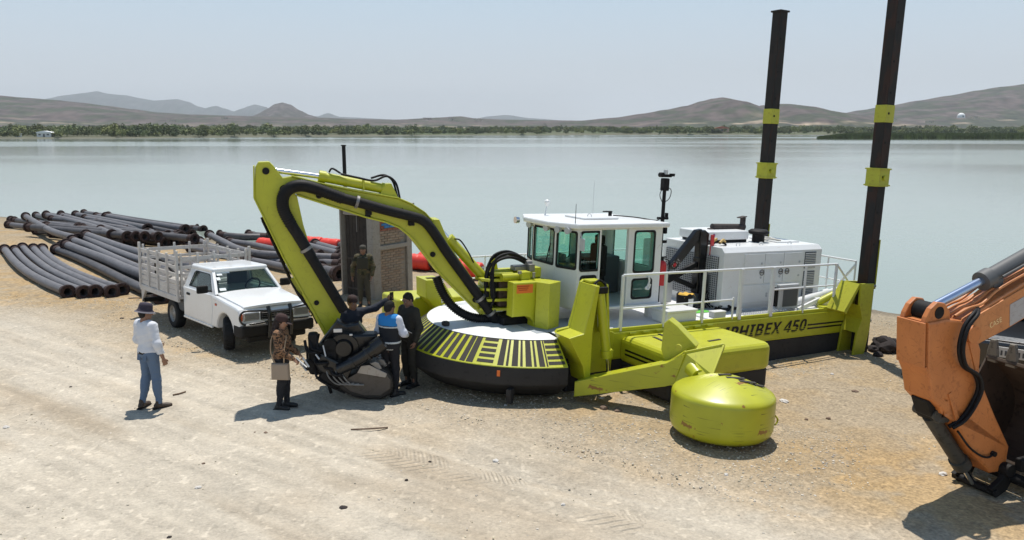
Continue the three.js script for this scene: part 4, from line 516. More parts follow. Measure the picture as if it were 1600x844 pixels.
  // stern deck gear: rams that lower the spuds
  const gear = new MB().cyl([6.3, 1.1, 1.38], [7.9, 1.28, 1.18], 0.085, 0.085, 16).cyl([7.8, 1.27, 1.19], [8.25, 1.33, 1.14], 0.045, 0.045, 12).box(7.7, 1.1, 1.4, 0.9, 0.16, 0.1, 0.01, [0, 0, -0.12]).box(6.9, 1.12, 1.52, 0.8, 0.1, 0.06, 0.01, [0, 0.1, 0.22]).box(7.5, 1.1, 0.2, 0.3, 0.2, 1.2, 0.02).cyl([7.0, 1.12, -1.3], [8.2, 1.3, -1.1], 0.07, 0.07, 14).build('spud_ram', M.white, D);
  for (let k = 0; k < 7; k++) new MB().tube([[5.82 + k * 0.06, 1.1, 1.45], [5.84 + k * 0.06, 1.06, 1.5 + 0.02 * (k % 3)], [5.83 + k * 0.065, 1.02, 1.52]], 0.02, 6).build('cable_end', M.white, gear);

  // spuds and their wells
  const rust = std(lin(0.034, 0.028, 0.025), { roughness: 0.75, map: tex(512, (u, v) => { const a = fbm(u * 8, v * 3, 4, 901, 8), b = fbm(u * 40, v * 5, 3, 911, 8), c = smooth(0.54, 0.72, a) * 0.9, d = smooth(0.6, 0.8, b); return [0.62 + 0.36 * c - 0.2 * d, 0.60 + 0.06 * c - 0.2 * d, 0.58 - 0.1 * c - 0.2 * d]; }, true, 0.55) });
  const spud = (x, z, y0, y1) => { const s = new MB().box(x, (y0 + y1) / 2, z, 0.26, y1 - y0, 0.26, 0.012).box(x, y1 + 0.008, z, 0.32, 0.04, 0.32, 0).build('spud', rust, D);
    for (const [a, b] of [[5.13, 5.5], [3.76, 4.16]]) new MB().box(x, (a + b) / 2, z, a < 4.5 ? 0.34 : 0.28, b - a, a < 4.5 ? 0.34 : 0.28, 0.008).build('spud_band', M.limeWorn, s);
    new MB().box(x, 4.14, z, 0.38, 0.03, 0.38, 0).box(x, 3.79, z, 0.38, 0.03, 0.38, 0).box(x, 3.95, z + 0.19, 0.1, 0.1, 0.05).build('band_rim', M.limeWorn, s);
    for (const y of [7.2, 6.4, 5.75, 5.32, 4.7, 3.97, 3.2, 2.5]) if (y < y1) new MB().cyl([x - 0.05, y, z + 0.12], [x - 0.05, y, y > 5.1 && y < 5.5 ? z + 0.145 : y < 4.1 && y > 3.8 ? z + 0.176 : z + 0.135], 0.028, 0.028, 10).build('pin_hole', M.black, s);
    new MB().box(x + 0.137, 2.05, z + 0.1, 0.014, 1.1, 0.1, 0).box(x + 0.16, 2.75, z, 0.05, 0.2, 0.1, 0.01).build('guide_bar', M.limeWorn, s); return s; };
  spud(8.13, 1.98, 0.02, 9.4); spud(8.30, -1.35, 0.02, 7.86);
  for (const [z, dx] of [[1.98, 0], [-1.35, 0.2]]) {
    const pl = [[7.68, 1.66], [8.12, 1.64], [8.13, 0.62], [8.02, 0.02], [7.66, 0.02], [7.72, 0.58], [7.84, 0.86], [7.70, 1.2]].map(([a, b]) => [a + dx, b]);
    const w = new MB().ext(pl, z + 0.17, z + 0.22, 0.008).ext([[7.68, 1.66], [8.36, 1.62], [8.30, 0.62], [8.2, 0.02], [7.66, 0.02], [7.72, 0.58], [7.84, 0.86]].map(([a, b]) => [a + dx, b]), z - 0.22, z - 0.17, 0.008).bar([8.16 + dx, 1.62, z + 0.1], [8.12 + dx, 0.62, z + 0.1], 0.03, 0.2, undefined, 0.004).ext([[7.26, 1.06], [7.68, 1.655], [7.72, 1.60], [7.34, 1.0]].map(([a, b]) => [a + dx, b]), z - 0.3, z + 0.18, 0.004).ext([[7.7, 1.18], [7.84, 0.86], [7.72, 0.56], [7.76, 0.56], [7.9, 0.86]].map(([a, b]) => [a + dx, b]), z - 0.2, z + 0.18, 0).build('spud_well', M.limeWorn, D);
    new MB().box(7.4 + dx, 1.0, z - 0.36, 0.5, 0.18, 0.2, 0.02).cyl([7.2 + dx, 1.12, z - 0.5], [7.72 + dx, 1.42, z - 0.3], 0.08, 0.08, 14).box(7.72 + dx, 1.38, z - 0.3, 0.14, 0.2, 0.1, 0.02).build('well_brace', M.lime, w);
    new MB().cyl([8.12 + dx, 1.58, z + 0.19], [8.2 + dx, 1.58, z + 0.19], 0.028).cyl([8.12 + dx, 0.8, z + 0.19], [8.17 + dx, 0.8, z + 0.19], 0.028).build('bolt', M.steel, w);
  }
}
const onDeck = (x, y, z) => V(x, y, z).applyMatrix4(dredge.matrixWorld);
const deckThing = (name, label, cat, x, y, z, turn = 0) => { const p = onDeck(x, y, z), t = thing(name, label, cat, p.toArray()); t.rotation.set(0, 29 * Math.PI / 180 + turn, -2.5 * Math.PI / 180, 'YXZ'); return t; };
{
  const e = deckThing('fire_extinguisher', 'red fire extinguisher standing upright behind the white cab', 'fire extinguisher', 3.42, 1.0, 0.62);
  new MB().lathe([[0, 0.58], [0.085, 0.58], [0.095, 0.61], [0.095, 1.0], [0.08, 1.06], [0.04, 1.1], [0, 1.1]], 20).build('cylinder', M.red, e); new MB().cyl([0, 1.08, 0], [0, 1.16, 0], 0.03, 0.03, 10).box(0.03, 1.17, 0, 0.14, 0.03, 0.03).build('valve', M.black, e); new MB().tube([[0.03, 1.14, 0.02], [0.12, 1.1, 0.06], [0.12, 0.85, 0.08], [0.1, 0.68, 0.06]], 0.012, 6).build('hose', M.hose, e); new MB().box(-0.06, 0.29, -0.08, 0.1, 0.58, 0.06).build('bracket', M.grey, e);
  const b = deckThing('storage_box', 'white lidded storage box on the deck beside the side railing', 'box', 3.15, 1.008, 1.4); new MB().box(0, 0.11, 0, 0.74, 0.22, 0.5, 0.02).build('box_body', M.white, b); new MB().box(0, 0.245, 0, 0.78, 0.05, 0.54, 0.015).build('lid', M.white, b);
  const k = deckThing('waste_bin', 'black drum with a yellow cloth over its rim, on the deck under the folded crane', 'drum', 3.8, 1.005, 0.95); new MB().lathe([[0, 0], [0.15, 0], [0.17, 0.42], [0.155, 0.42], [0.14, 0.03], [0, 0.03]], 22).build('drum_body', M.black, k); new MB().box(0.03, 0.2, 0.158, 0.13, 0.3, 0.012, 0, [0.05, 0, 0]).build('label_sheet', M.white, k);
  { const g = new THREE.PlaneGeometry(0.36, 0.24, 14, 10), p = g.attributes.position; for (let i = 0; i < p.count; i++) { const x = p.getX(i), z = p.getY(i), r = Math.hypot(x, z); p.setXYZ(i, x * 0.95, 0.44 - Math.max(0, r - 0.155) * 1.3 + 0.012 * Math.sin(x * 40 + z * 22), z); } g.computeVertexNormals(); const y = new MB().add(g).build('cloth', std(lin(0.62, 0.38, 0.06), { side: THREE.DoubleSide, roughness: 0.9 }), scene); tag(y, 'crumpled yellow cloth draped over the black drum on deck', 'cloth'); y.position.copy(onDeck(3.84, 1.0, 0.95)); y.rotation.set(0, 0.6, -0.05); }
  const j = deckThing('toolbox', 'small light grey crate on deck between white box and walkway gate', 'crate', 4.2, 1.03, 1.52); new MB().box(0, 0.06, 0, 0.32, 0.12, 0.16, 0.01).build('crate_body', M.grey, j); new MB().box(0, 0.125, 0, 0.33, 0.02, 0.17, 0.006).build('lid', M.white, j);
  const gm = deckThing('green_tray', 'flat bright green tray on the deck behind the black drum', 'tray', 4.25, 1.008, 0.95); new MB().box(0, 0.02, 0, 0.4, 0.03, 0.25, 0.01).build('tray_body', std(lin(0.12, 0.5, 0.06)), gm);
}
// ---------------------------------------------------------------- white pickup with a stake bed
// own axes: x forward from the rear axle, y up, z to the right-hand (near) side
{
  const R = Math.PI / 180, t = thing('pickup_truck', 'white single cab pickup truck with a stake bed and black bull bar', 'pickup truck', [-7.50, -0.04, -18.80]);
  t.rotation.set(-2.2 * R, -47 * R, 1.2 * R, 'YXZ');
  const W = new THREE.MeshPhysicalMaterial({ color: lin(0.76, 0.77, 0.78), roughness: 0.35, clearcoat: 0.7, clearcoatRoughness: 0.08, map: T.white });
  const arch = (cx, r, y0, n = 12, flip) => { const p = []; for (let k = 0; k <= n; k++) { const a = Math.PI * k / n; p.push([cx + (flip ? 1 : -1) * r * Math.cos(a), Math.max(y0, 0.35 + r * Math.sin(a))]); } return p; };
  // lower body: cab and front wings
  const side = [[0.70, 0.40], [2.50, 0.40], ...arch(2.95, 0.43, 0.4), [3.42, 0.42], [3.70, 0.50], [3.74, 0.62], [3.73, 0.86], [3.66, 0.955], [3.5, 0.99], [2.42, 1.10], [0.70, 1.10]];
  const body = new MB().ext(side, -0.80, 0.80, 0.045).build('body', W, t);
  { // bonnet with a slight crown
    const g = new THREE.BoxGeometry(1.28, 0.05, 1.44, 14, 1, 14), p = g.attributes.position; for (let i = 0; i < p.count; i++) { const x = p.getX(i), z = p.getZ(i), u = (x + 0.64) / 1.28; p.setY(i, p.getY(i) + 0.035 * (1 - Math.pow(Math.abs(z) / 0.72, 2.5)) - 0.02 * Math.pow(u, 3)); p.setZ(i, z * lerp(1, 0.93, u)); p.setX(i, x - 0.05 * Math.pow(z / 0.72, 2) * u); } g.computeVertexNormals(); new MB().add(g, M4(tr(3.06, 1.045, 0), rotM(0, 0, -0.092))).build('bonnet', W, body);
    for (const z of [-0.25, 0.25]) new MB().bar([2.5, 1.135, z], [3.6, 1.03, z * 0.8], 0.02, 0.012).build('crease', W, body);
  }
  new MB().box(3.0, 0.55, 0, 1.1, 0.5, 1.3, 0.02).box(1.4, 0.38, 0, 2.2, 0.1, 1.2, 0.02).box(-0.6, 0.55, 0.38, 3.2, 0.13, 0.09, 0.01).box(-0.6, 0.55, -0.38, 3.2, 0.13, 0.09, 0.01).cyl([0, 0.34, -0.7], [0, 0.34, 0.7], 0.06, 0.06, 12).sph([0, 0.34, 0], 0.15, 12).cyl([-1.2, 0.45, 0.3], [0.4, 0.42, 0.3], 0.04).box(0.35, 0.6, 0.6, 0.5, 0.3, 0.3, 0.05).build('chassis', M.darkGrey, t);
  // greenhouse
  const BY = 1.095, TY = 1.54, BZ = 0.775, TZ = 0.62, ang = Math.atan2(BZ - TZ, TY - BY), L = Math.hypot(BZ - TZ, TY - BY);
  const win = [[1.00, 0.05], [1.09, L - 0.10], [1.18, L - 0.06], [1.88, L - 0.06], [1.94, L - 0.085], [2.26, 0.06]];
  const sidePanel = [[0.72, -0.02], [2.46, -0.02], [2.42, 0.03], [2.02, L], [0.92, L], [0.78, 0.3]];
  const cabTop = new MB();
  for (const s of [1, -1]) {
    const m = s > 0 ? M4(tr(0, BY, BZ), rotM(-ang, 0, 0)) : M4(tr(0, BY, -BZ), rotM(ang, 0, 0));
    cabTop.ext(sidePanel, s > 0 ? -0.045 : 0, s > 0 ? 0 : 0.045, 0.008, m, [win.map((p) => [...p])]);
    new MB().ext(win, s > 0 ? -0.03 : 0.022, s > 0 ? -0.022 : 0.03, 0, m).build('side_window', M.carGlass, t);
    const inner = win.map(([x, y]) => [lerp(1.6, x, 0.965), lerp(0.26, y, 0.93)]); const seal = win.map(([x, y]) => [lerp(1.6, x, 1.02), lerp(0.26, y, 1.05)]);
    new MB().ext(seal, s > 0 ? -0.006 : -0.004, s > 0 ? 0.004 : 0.006, 0, m, [inner]).build('window_seal', M.rubber, t);
    // door
    const dp = [[0.90, 0.46], [2.30, 0.46], [2.36, 0.75], [2.36, 1.085], [0.90, 1.085]]; const d = new MB().ext(dp, s > 0 ? 0.795 : -0.808, s > 0 ? 0.808 : -0.795, 0.005).build('door', W, t);
    new MB().box(1.06, 0.96, s * 0.815, 0.17, 0.055, 0.03, 0.012).build('handle', M.rubber, d);
    const mi = new MB().box(2.25, 1.17, s * 0.84, 0.06, 0.03, 0.14, 0.01).box(2.25, 1.22, s * 0.96, 0.09, 0.17, 0.24, 0.03).build('wing_mirror', M.black, t);
    new MB().box(2.203, 1.22, s * 0.96, 0.006, 0.13, 0.2, 0.002).build('mirror_glass', M.chrome, mi);
    new MB().box(2.56, 0.92, s * 0.81, 0.07, 0.05, 0.02, 0.01).build('side_lamp', std(lin(0.6, 0.08, 0.02), { roughness: 0.3 }), t);
    new MB().box(1.5, 0.39, s * 0.78, 1.6, 0.05, 0.05, 0.01).build('sill', W, body);
  }
  // roof, pillars, rear wall
  { const g = new RoundedBoxGeometry(1.18, 0.11, 1.3, 5, 0.052); new MB().add(g, M4(tr(1.45, TY + 0.022, 0), rotM(0, 0, 0.01))).build('roof', W, t); }
  for (const z of [-1, 1]) cabTop.bar([2.0, TY + 0.01, z * 0.60], [2.46, BY, z * 0.735], 0.07, 0.05, UPV, 0.012);
  cabTop.ext([[-0.76, -0.01], [0.76, -0.01], [0.62, 0.54], [-0.62, 0.54]], -0.03, 0.01, 0.004, M4(tr(0.76, BY, 0), rotY(-Math.PI / 2), rotM(-0.28, 0, 0)), [[[-0.52, 0.12], [-0.46, 0.44], [0.46, 0.44], [0.52, 0.12]]]);
  cabTop.build('cab_frame', W, t);
  { const A = V(2.00, TY - 0.005, 0), B = V(2.46, BY + 0.01, 0); new MB().quad([A.x, A.y, 0.585], [B.x, B.y, 0.72], [B.x, B.y, -0.72], [A.x, A.y, -0.585]).build('windscreen', M.carGlass, t);
    for (const [z, u, w, h] of [[0.50, 0.1, 0.12, 0.10], [0.56, 0.32, 0.08, 0.08], [0.56, 0.8, 0.14, 0.07], [0.36, 0.06, 0.2, 0.05]]) { const p = V().lerpVectors(A, B, u); new MB().box(0, 0, 0, 0.003, h, w, 0).build('sticker', std(lin(0.75, 0.78, 0.78)), t).applyMatrix4(M4(tr(p.x + 0.006, p.y + 0.008, z), rotM(0, 0, Math.atan2(B.x - A.x, A.y - B.y)))); }
    for (const [z0, z1] of [[0.55, 0.02], [-0.05, -0.55]]) new MB().line([[2.5, 1.12, z0], [2.44, 1.14, z1]], 0.01, 6).build('wiper', M.black, t);
    new MB().bar([2.47, 1.10, 0.74], [2.47, 1.10, -0.74], 0.05, 0.03).build('cowl', M.black, t); }
  // inside
  new MB().box(1.25, 0.95, 0.35, 0.5, 0.16, 0.5, 0.05).box(1.05, 1.25, 0.35, 0.16, 0.6, 0.48, 0.06).box(1.25, 0.95, -0.35, 0.5, 0.16, 0.5, 0.05).box(1.05, 1.25, -0.35, 0.16, 0.6, 0.48, 0.06).box(2.2, 1.03, 0, 0.4, 0.2, 1.4, 0.05).build('seat', M.darkGrey, t);
  new MB().add(new THREE.TorusGeometry(0.17, 0.016, 8, 24), M4(tr(1.88, 1.16, -0.35), rotM(0, Math.PI / 2, 0), rotM(0.4, 0, 0))).build('steering_wheel', M.black, t);
  // front end
  new MB().box(3.735, 0.80, 0, 0.05, 0.17, 0.72, 0.015).build('grille', M.black, t); { const m = new MB(); for (let k = 0; k < 4; k++) m.box(3.765, 0.74 + k * 0.04, 0, 0.015, 0.012, 0.70, 0.003); m.box(3.772, 0.80, 0, 0.012, 0.07, 0.16, 0.02).build('grille_bars', M.steel, t); }
  for (const s of [1, -1]) { const l = new MB().box(3.73, 0.81, s * 0.56, 0.06, 0.18, 0.34, 0.03).build('headlight', std(lin(0.6, 0.6, 0.58), { metalness: 0.6, roughness: 0.15 }), t); new MB().box(3.765, 0.81, s * 0.56, 0.008, 0.17, 0.33, 0.003).build('lens', M.clear, l); new MB().box(3.70, 0.81, s * 0.765, 0.1, 0.16, 0.05, 0.02).build('indicator', std(lin(0.6, 0.10, 0.03), { roughness: 0.25 }), l); }
  new MB().box(3.76, 0.52, 0, 0.18, 0.24, 1.62, 0.05).box(3.6, 0.5, 0.76, 0.4, 0.26, 0.1, 0.04).box(3.6, 0.5, -0.76, 0.4, 0.26, 0.1, 0.04).box(3.7, 0.34, 0, 0.15, 0.14, 1.3, 0.04).build('bumper', M.black, t);
  for (const s of [1, -1]) new MB().box(3.85, 0.665, s * 0.52, 0.03, 0.03, 0.42, 0.006).build('bumper_trim', W, t);
  new MB().box(3.86, 0.4, 0.12, 0.02, 0.06, 0.1, 0.01).build('tow_plate', M.white, t);
  const bb = new MB(); for (const z of [0.24, -0.24]) bb.tube([[3.86, 0.36, z], [3.90, 0.6, z], [3.90, 0.88, z], [3.84, 1.0, z]], 0.042, 12); for (const y of [0.88, 0.68]) bb.cyl([3.89, y, 0.24], [3.89, y, -0.24], 0.022, 0.022, 10); for (const s of [1, -1]) bb.tube([[3.88, 0.92, s * 0.26], [3.87, 0.94, s * 0.5], [3.82, 0.93, s * 0.78], [3.79, 0.8, s * 0.83], [3.82, 0.69, s * 0.78], [3.87, 0.68, s * 0.5], [3.88, 0.7, s * 0.26]], 0.021, 8, 40); bb.build('bull_bar', M.blackGloss, t);
  // wheels
  const wheel = (x, z, steer) => { const w = new MB().lathe([[0.20, -0.11], [0.30, -0.115], [0.335, -0.10], [0.348, -0.06], [0.35, 0], [0.348, 0.06], [0.335, 0.10], [0.30, 0.115], [0.20, 0.11]], 40, rotM(Math.PI / 2, 0, 0)).build('wheel', M.rubber, t); w.position.set(x, 0.345, z); w.rotation.y = steer; { const m = new MB(); for (let k = 0; k < 40; k++) { const a = k / 40 * 6.283; m.add(new THREE.BoxGeometry(0.016, 0.012, 0.17), M4(rotM(0, 0, a), tr(0, 0.349, 0), rotY(0.4 * (k % 2 ? 1 : -1)))); } m.build('tread', M.rubber, w); } new MB().lathe([[0, -0.06], [0.06, -0.06], [0.08, -0.03], [0.17, -0.05], [0.205, -0.10], [0.215, -0.10], [0.215, 0.10], [0.2, 0.1], [0.17, 0.05], [0.08, 0.07], [0.05, 0.09], [0, 0.09]], 30, rotM(Math.PI / 2, 0, 0)).build('rim', M.steel, w); };
  wheel(2.95, 0.70, -0.42); wheel(2.95, -0.70, -0.42); wheel(0, 0.70, 0); wheel(0, -0.70, 0);
  // stake bed
  const BM = std(lin(0.60, 0.58, 0.55), { map: T.worn, roughness: 0.65 });
  const X0 = -1.95, X1 = 0.62, bed = new MB().box((X0 + X1) / 2, 0.80, 0, X1 - X0, 0.07, 1.76, 0.01).box((X0 + X1) / 2, 0.76, 0.86, X1 - X0, 0.12, 0.05, 0.008).box((X0 + X1) / 2, 0.76, -0.86, X1 - X0, 0.12, 0.05, 0.008).ext([[X0, 0.82], [X0 + 0.36, 0.82], [X0 + 0.30, 0.72], [X0, 0.36]], 0.80, 0.86, 0.006).ext([[X0, 0.82], [X0 + 0.36, 0.82], [X0 + 0.30, 0.72], [X0, 0.36]], -0.86, -0.80, 0.006).box(X0 + 0.02, 0.75, 0, 0.05, 0.16, 1.76, 0.01).build('stake_bed', BM, t);
  const ys = [0.90, 1.02, 1.15, 1.32, 1.50, 1.70], hs = [0.11, 0.11, 0.09, 0.08, 0.07, 0.09];
  for (const s of [1, -1]) {
    for (let k = 0; k < 5; k++) { const x = lerp(X0 + 0.03, X1 - 0.03, k / 4); new MB().box(x, 1.32, s * 0.875, k === 0 || k === 4 ? 0.08 : 0.055, k === 0 || k === 4 ? 1.16 : 0.95, 0.05, 0.006).build('post', BM, bed); }
    ys.forEach((y, i) => new MB().box((X0 + X1) / 2, y, s * 0.845, X1 - X0 - 0.05, hs[i], 0.022, 0.004).build('slat', BM, bed));
  }
  for (const x of [X1 - 0.02, X0 + 0.02]) { for (let k = 0; k < 5; k++) new MB().box(x, 1.34, lerp(-0.78, 0.78, k / 4), 0.05, 1.0, 0.05, 0.006).build('post', BM, bed); ys.forEach((y, i) => new MB().box(x + (x > 0 ? -0.035 : 0.035), y, 0, 0.022, hs[i], 1.64, 0.004).build('slat', BM, bed)); }
  new MB().box(X0 + 0.1, 0.42, 0.6, 0.14, 0.1, 0.5, 0.01).box(X0 - 0.05, 0.55, 0, 0.06, 0.06, 1.5).build('rear_bumper', M.black, t);
  // odds and ends carried in the bed
  const bag = tag(new MB().sph([0, 0.2, 0], 0.26, 14, 0.75).sph([0.3, 0.16, 0.1], 0.2, 12, 0.75).build('sack'), 'pale filled sacks lying in the stake bed of the white truck', 'sack'); bag.position.copy(V(-0.9, 0.84, 0.35)); bag.material = std(lin(0.5, 0.48, 0.44), { roughness: 0.9, map: T.worn }); t.updateMatrixWorld(true); bag.position.applyMatrix4(t.matrixWorld); bag.rotation.copy(t.rotation);
  const ho = tag(new MB().tube([[-0.4, 0.3, 0.2], [-0.2, 0.62, 0.25], [0.05, 0.66, 0.2], [0.2, 0.5, 0.1], [0.5, 0.32, 0]], 0.035, 8).build('hose', M.hose), 'black hose arching over the sacks in the truck bed', 'hose'); ho.position.copy(V(-1.05, 0.84, 0.45).applyMatrix4(t.matrixWorld)); ho.rotation.copy(t.rotation);
  const pl = tag(new MB().box(0, 0.03, 0, 1.9, 0.04, 0.24, 0.004).box(0.1, 0.075, 0.12, 1.7, 0.04, 0.2, 0.004, [0, 0.06, 0]).build('planks', std(lin(0.42, 0.38, 0.32), { map: T.worn, roughness: 0.9 })), 'weathered planks on the floor of the truck bed', 'planks'); pl.position.copy(V(-0.6, 0.84, -0.3).applyMatrix4(t.matrixWorld)); pl.rotation.copy(t.rotation);
}
// ---------------------------------------------------------------- orange digger reaching in from the right
{
  const dv = V(0.927, 0, -0.374), nv = V(0.374, 0, 0.927); // along the boom, towards its near side
  const t = thing('excavator', 'orange excavator arm with dark toothed bucket reaching in from the right edge', 'excavator', [6.5, -0.02, -9.9]); t.rotation.y = Math.atan2(-dv.z, dv.x);
  // own axes: x along the boom (to the right), y up, z to the near side
  const O = new THREE.MeshPhysicalMaterial({ color: lin(0.60, 0.20, 0.050), map: grimeTex(61, 0.26, 400, [0.8, 1, 1.15], 0.6, 0.45), roughness: 0.5, clearcoat: 0.15, clearcoatRoughness: 0.4 });
  const OT = new THREE.MeshPhysicalMaterial({ color: lin(0.62, 0.24, 0.075), map: T.worn, roughness: 0.45, clearcoat: 0.2 });
  const arm = new MB().ext([[-1.80, 2.42], [-1.74, 1.86], [-1.62, 1.45], [-1.36, 1.22], [-1.15, 1.06], [-0.80, 0.62], [-0.45, 0.30], [-0.16, 0.28], [-0.14, 0.62], [-0.48, 1.10], [-0.84, 1.66], [-0.86, 2.0], [-1.0, 2.24], [-1.25, 2.40], [-1.5, 2.44]], -0.20, 0.22, 0.03, undefined, [[[-1.42, 1.42], [-1.36, 1.40], [-1.30, 1.24], [-1.36, 1.24]]]).build('stick', O, t);
  new MB().box(-1.815, 2.14, 0.01, 0.03, 0.56, 0.40, 0.008, [0, 0, 0.1]).bar([-1.76, 1.87, 0.01], [-1.40, 1.24, 0.01], 0.40, 0.03, undefined, 0.006).build('stick_back_plate', O, arm);
  for (const z of [-0.15, 0.15]) new MB().ext([[-1.82, 2.40], [-1.40, 2.40], [-1.42, 2.52], [-1.52, 2.63], [-1.64, 2.65], [-1.74, 2.58], [-1.80, 2.48]], z - 0.035, z + 0.035, 0.012).build('lug', O, arm);
  new MB().cyl([-1.60, 2.52, -0.19], [-1.60, 2.52, 0.19], 0.075, 0.075, 20).build('pin', M.black, arm);
  new MB().cyl([-1.60, 2.5, -0.11], [-1.60, 2.5, 0.11], 0.12, 0.12, 20).build('rod_eye', M.black, arm);
  const ram = new MB().cyl([-0.62, 2.83, 0], [1.6, 3.62, 0], 0.10, 0.10, 22).cyl([-0.70, 2.80, 0], [-0.56, 2.85, 0], 0.125, 0.125, 22).box(-0.5, 2.78, 0.0, 0.16, 0.12, 0.2, 0.02).line([[-0.5, 2.87, 0.13], [0.5, 3.22, 0.14], [1.6, 3.6, 0.14]], 0.014, 8).build('stick_cylinder', std(lin(0.10, 0.10, 0.10), { roughness: 0.55 }), t);
  new MB().cyl([-1.58, 2.52, 0], [-0.62, 2.83, 0], 0.055, 0.055, 18).build('cylinder_rod', std(lin(0.42, 0.50, 0.66), { metalness: 0.85, roughness: 0.25 }), ram);
  const boom = new MB().ext([[-1.22, 2.10], [-1.0, 2.02], [-0.4, 2.20], [1.9, 3.02], [1.9, 3.52], [0.2, 2.92], [-0.7, 2.58], [-1.15, 2.40], [-1.28, 2.26]], -0.17, 0.19, 0.02).build('boom', OT, t);
  for (const z of [-0.12, -0.04, 0.06, 0.14]) new MB().tube([[-1.28, 2.44, z], [-1.05, 2.52, z], [-0.85, 2.56, z * 1.1], [-0.6, 2.70, z], [0.3, 3.02, z], [1.8, 3.56, z]], 0.018, 8, 50).build('steel_line', OT, boom);
  new MB().bar([-1.2, 2.33, 0.20], [0.1, 2.81, 0.20], 0.03, 0.05, UPV).build('edge_rib', OT, boom);
  { // name in pale letters and a number plate of its own on the boom side
    const label = (text, w, h, px, font, fg) => { const cv = document.createElement('canvas'); cv.width = px; cv.height = Math.round(px * h / w); const c = cv.getContext('2d'); c.clearRect(0, 0, cv.width, cv.height); c.fillStyle = fg; c.font = font; c.textAlign = 'center'; c.textBaseline = 'middle'; c.fillText(text, cv.width / 2, cv.height / 2); const tx = new THREE.CanvasTexture(cv); tx.colorSpace = THREE.SRGBColorSpace; tx.magFilter = THREE.LinearFilter; return shade(new THREE.Mesh(new THREE.PlaneGeometry(w, h), std(0xffffff, { map: tx, transparent: true, alphaTest: 0.5 }))); };
    const o = label('CASE', 0.26, 0.12, 256, 'bold 92px sans-serif', '#e9c48c'); o.position.set(-0.62, 2.31, 0.194); o.rotation.z = 0.33; o.name = 'lettering'; boom.add(o);
    new MB().ext([[-0.36, 2.24], [1.6, 2.94], [1.6, 3.22], [-0.40, 2.52]], 0.19, 0.196, 0).build('pale_panel', std(lin(0.45, 0.44, 0.44), { map: T.worn, roughness: 0.6 }), boom);
  }
  new MB().box(-1.48, 1.28, 0.01, 0.10, 0.30, 0.26, 0.02, [0, 0, 0.45]).build('elbow_gap', M.black, arm);
  new MB().bar([-1.34, 1.50, 0.222], [-1.12, 1.06, 0.222], 0.02, 0.06, UPV).bar([-1.20, 2.38, 0.222], [-0.92, 1.75, 0.222], 0.018, 0.04, UPV).build('web_rib', O, arm);
  new MB().cyl([-1.08, 2.22, -0.26], [-1.08, 2.22, 0.28], 0.11, 0.11, 20).build('boom_pin', O, t);
  for (const [dz, r] of [[0.26, 0.026], [0.315, 0.022]]) new MB().tube([[-0.9, 2.5, 0.15], [-1.12, 2.48, dz], [-1.28, 2.34, dz + 0.02], [-1.34, 2.08, dz + 0.03], [-1.24, 1.86, dz + 0.02], [-0.98, 1.7, dz], [-0.90, 1.52, dz], [-0.97, 1.32, dz - 0.01], [-1.12, 1.14, dz - 0.02], [-1.26, 1.05, dz - 0.06]], r, 10, 60).build('hydraulic_hose', M.hose, t);
  new MB().tube([[-1.18, 1.0, 0.26], [-0.9, 0.72, 0.26], [-0.6, 0.56, 0.26], [-0.45, 0.58, 0.25]], 0.014, 7).cyl([-0.46, 0.58, 0.22], [-0.46, 0.58, 0.27], 0.035, 0.035, 10).build('grease_line', M.hose, arm);
  const bc = new MB().cyl([-1.36, 1.14, 0], [-0.72, 0.40, 0], 0.095, 0.095, 20).cyl([-0.78, 0.47, 0], [-0.68, 0.355, 0], 0.12, 0.12, 20).cyl([-1.42, 1.2, -0.16], [-1.42, 1.2, 0.16], 0.07, 0.07, 16).box(-1.3, 1.13, 0, 0.2, 0.1, 0.34, 0.03).build('bucket_cylinder', std(lin(0.07, 0.065, 0.055), { map: T.dark, roughness: 0.7 }), t);
  new MB().cyl([-0.70, 0.38, 0], [-0.42, 0.06, 0], 0.045, 0.045, 14).build('bucket_rod', M.chrome, bc);
  new MB().ext([[-0.52, 0.12], [-0.40, -0.02], [-0.2, 0.06], [-0.06, 0.30], [-0.2, 0.40], [-0.34, 0.22]], -0.28, -0.21, 0.01).ext([[-0.52, 0.12], [-0.40, -0.02], [-0.2, 0.06], [-0.06, 0.30], [-0.2, 0.40], [-0.34, 0.22]], 0.23, 0.30, 0.01).cyl([-0.42, 0.06, -0.3], [-0.42, 0.06, 0.32], 0.05, 0.05, 14).cyl([-0.22, 0.34, -0.32], [-0.22, 0.34, 0.34], 0.085, 0.085, 16).cyl([-0.12, 0.22, -0.3], [-0.12, 0.22, 0.5], 0.07, 0.07, 16).box(0.0, 0.42, 0.36, 0.28, 0.18, 0.12, 0.03).build('bucket_link', M.black, t);
  new MB().box(0.04, 0.55, 0.40, 0.14, 0.09, 0.02, 0.004).build('bright_plate', M.grey, t);
  // bucket curled in under the boom: teeth up, hollow side to the stick
  const BK = std(lin(0.105, 0.07, 0.045), { map: T.dark, roughness: 0.75 });
  const prof = []; for (let k = 0; k <= 14; k++) { const a = lerp(-2.2, 0.95, k / 14); prof.push([0.52 + 0.60 * Math.cos(a), 0.72 + 0.60 * Math.sin(a)]); } prof.push([0.62, 1.46], [0.42, 1.56]);
  prof.unshift([-0.02, 0.35]);
  const outer = prof, innerP = prof.map(([x, y], i) => { const p = prof[Math.max(0, i - 1)], q = prof[Math.min(prof.length - 1, i + 1)], dx = q[0] - p[0], dy = q[1] - p[1], l = Math.hypot(dx, dy); return [x - dy / l * 0.035, y + dx / l * 0.035]; });
  const bucket = new MB().ext([...outer, ...innerP.slice().reverse()], -0.62, 0.62, 0).build('bucket', Object.assign(BK.clone(), { side: THREE.DoubleSide }), t);
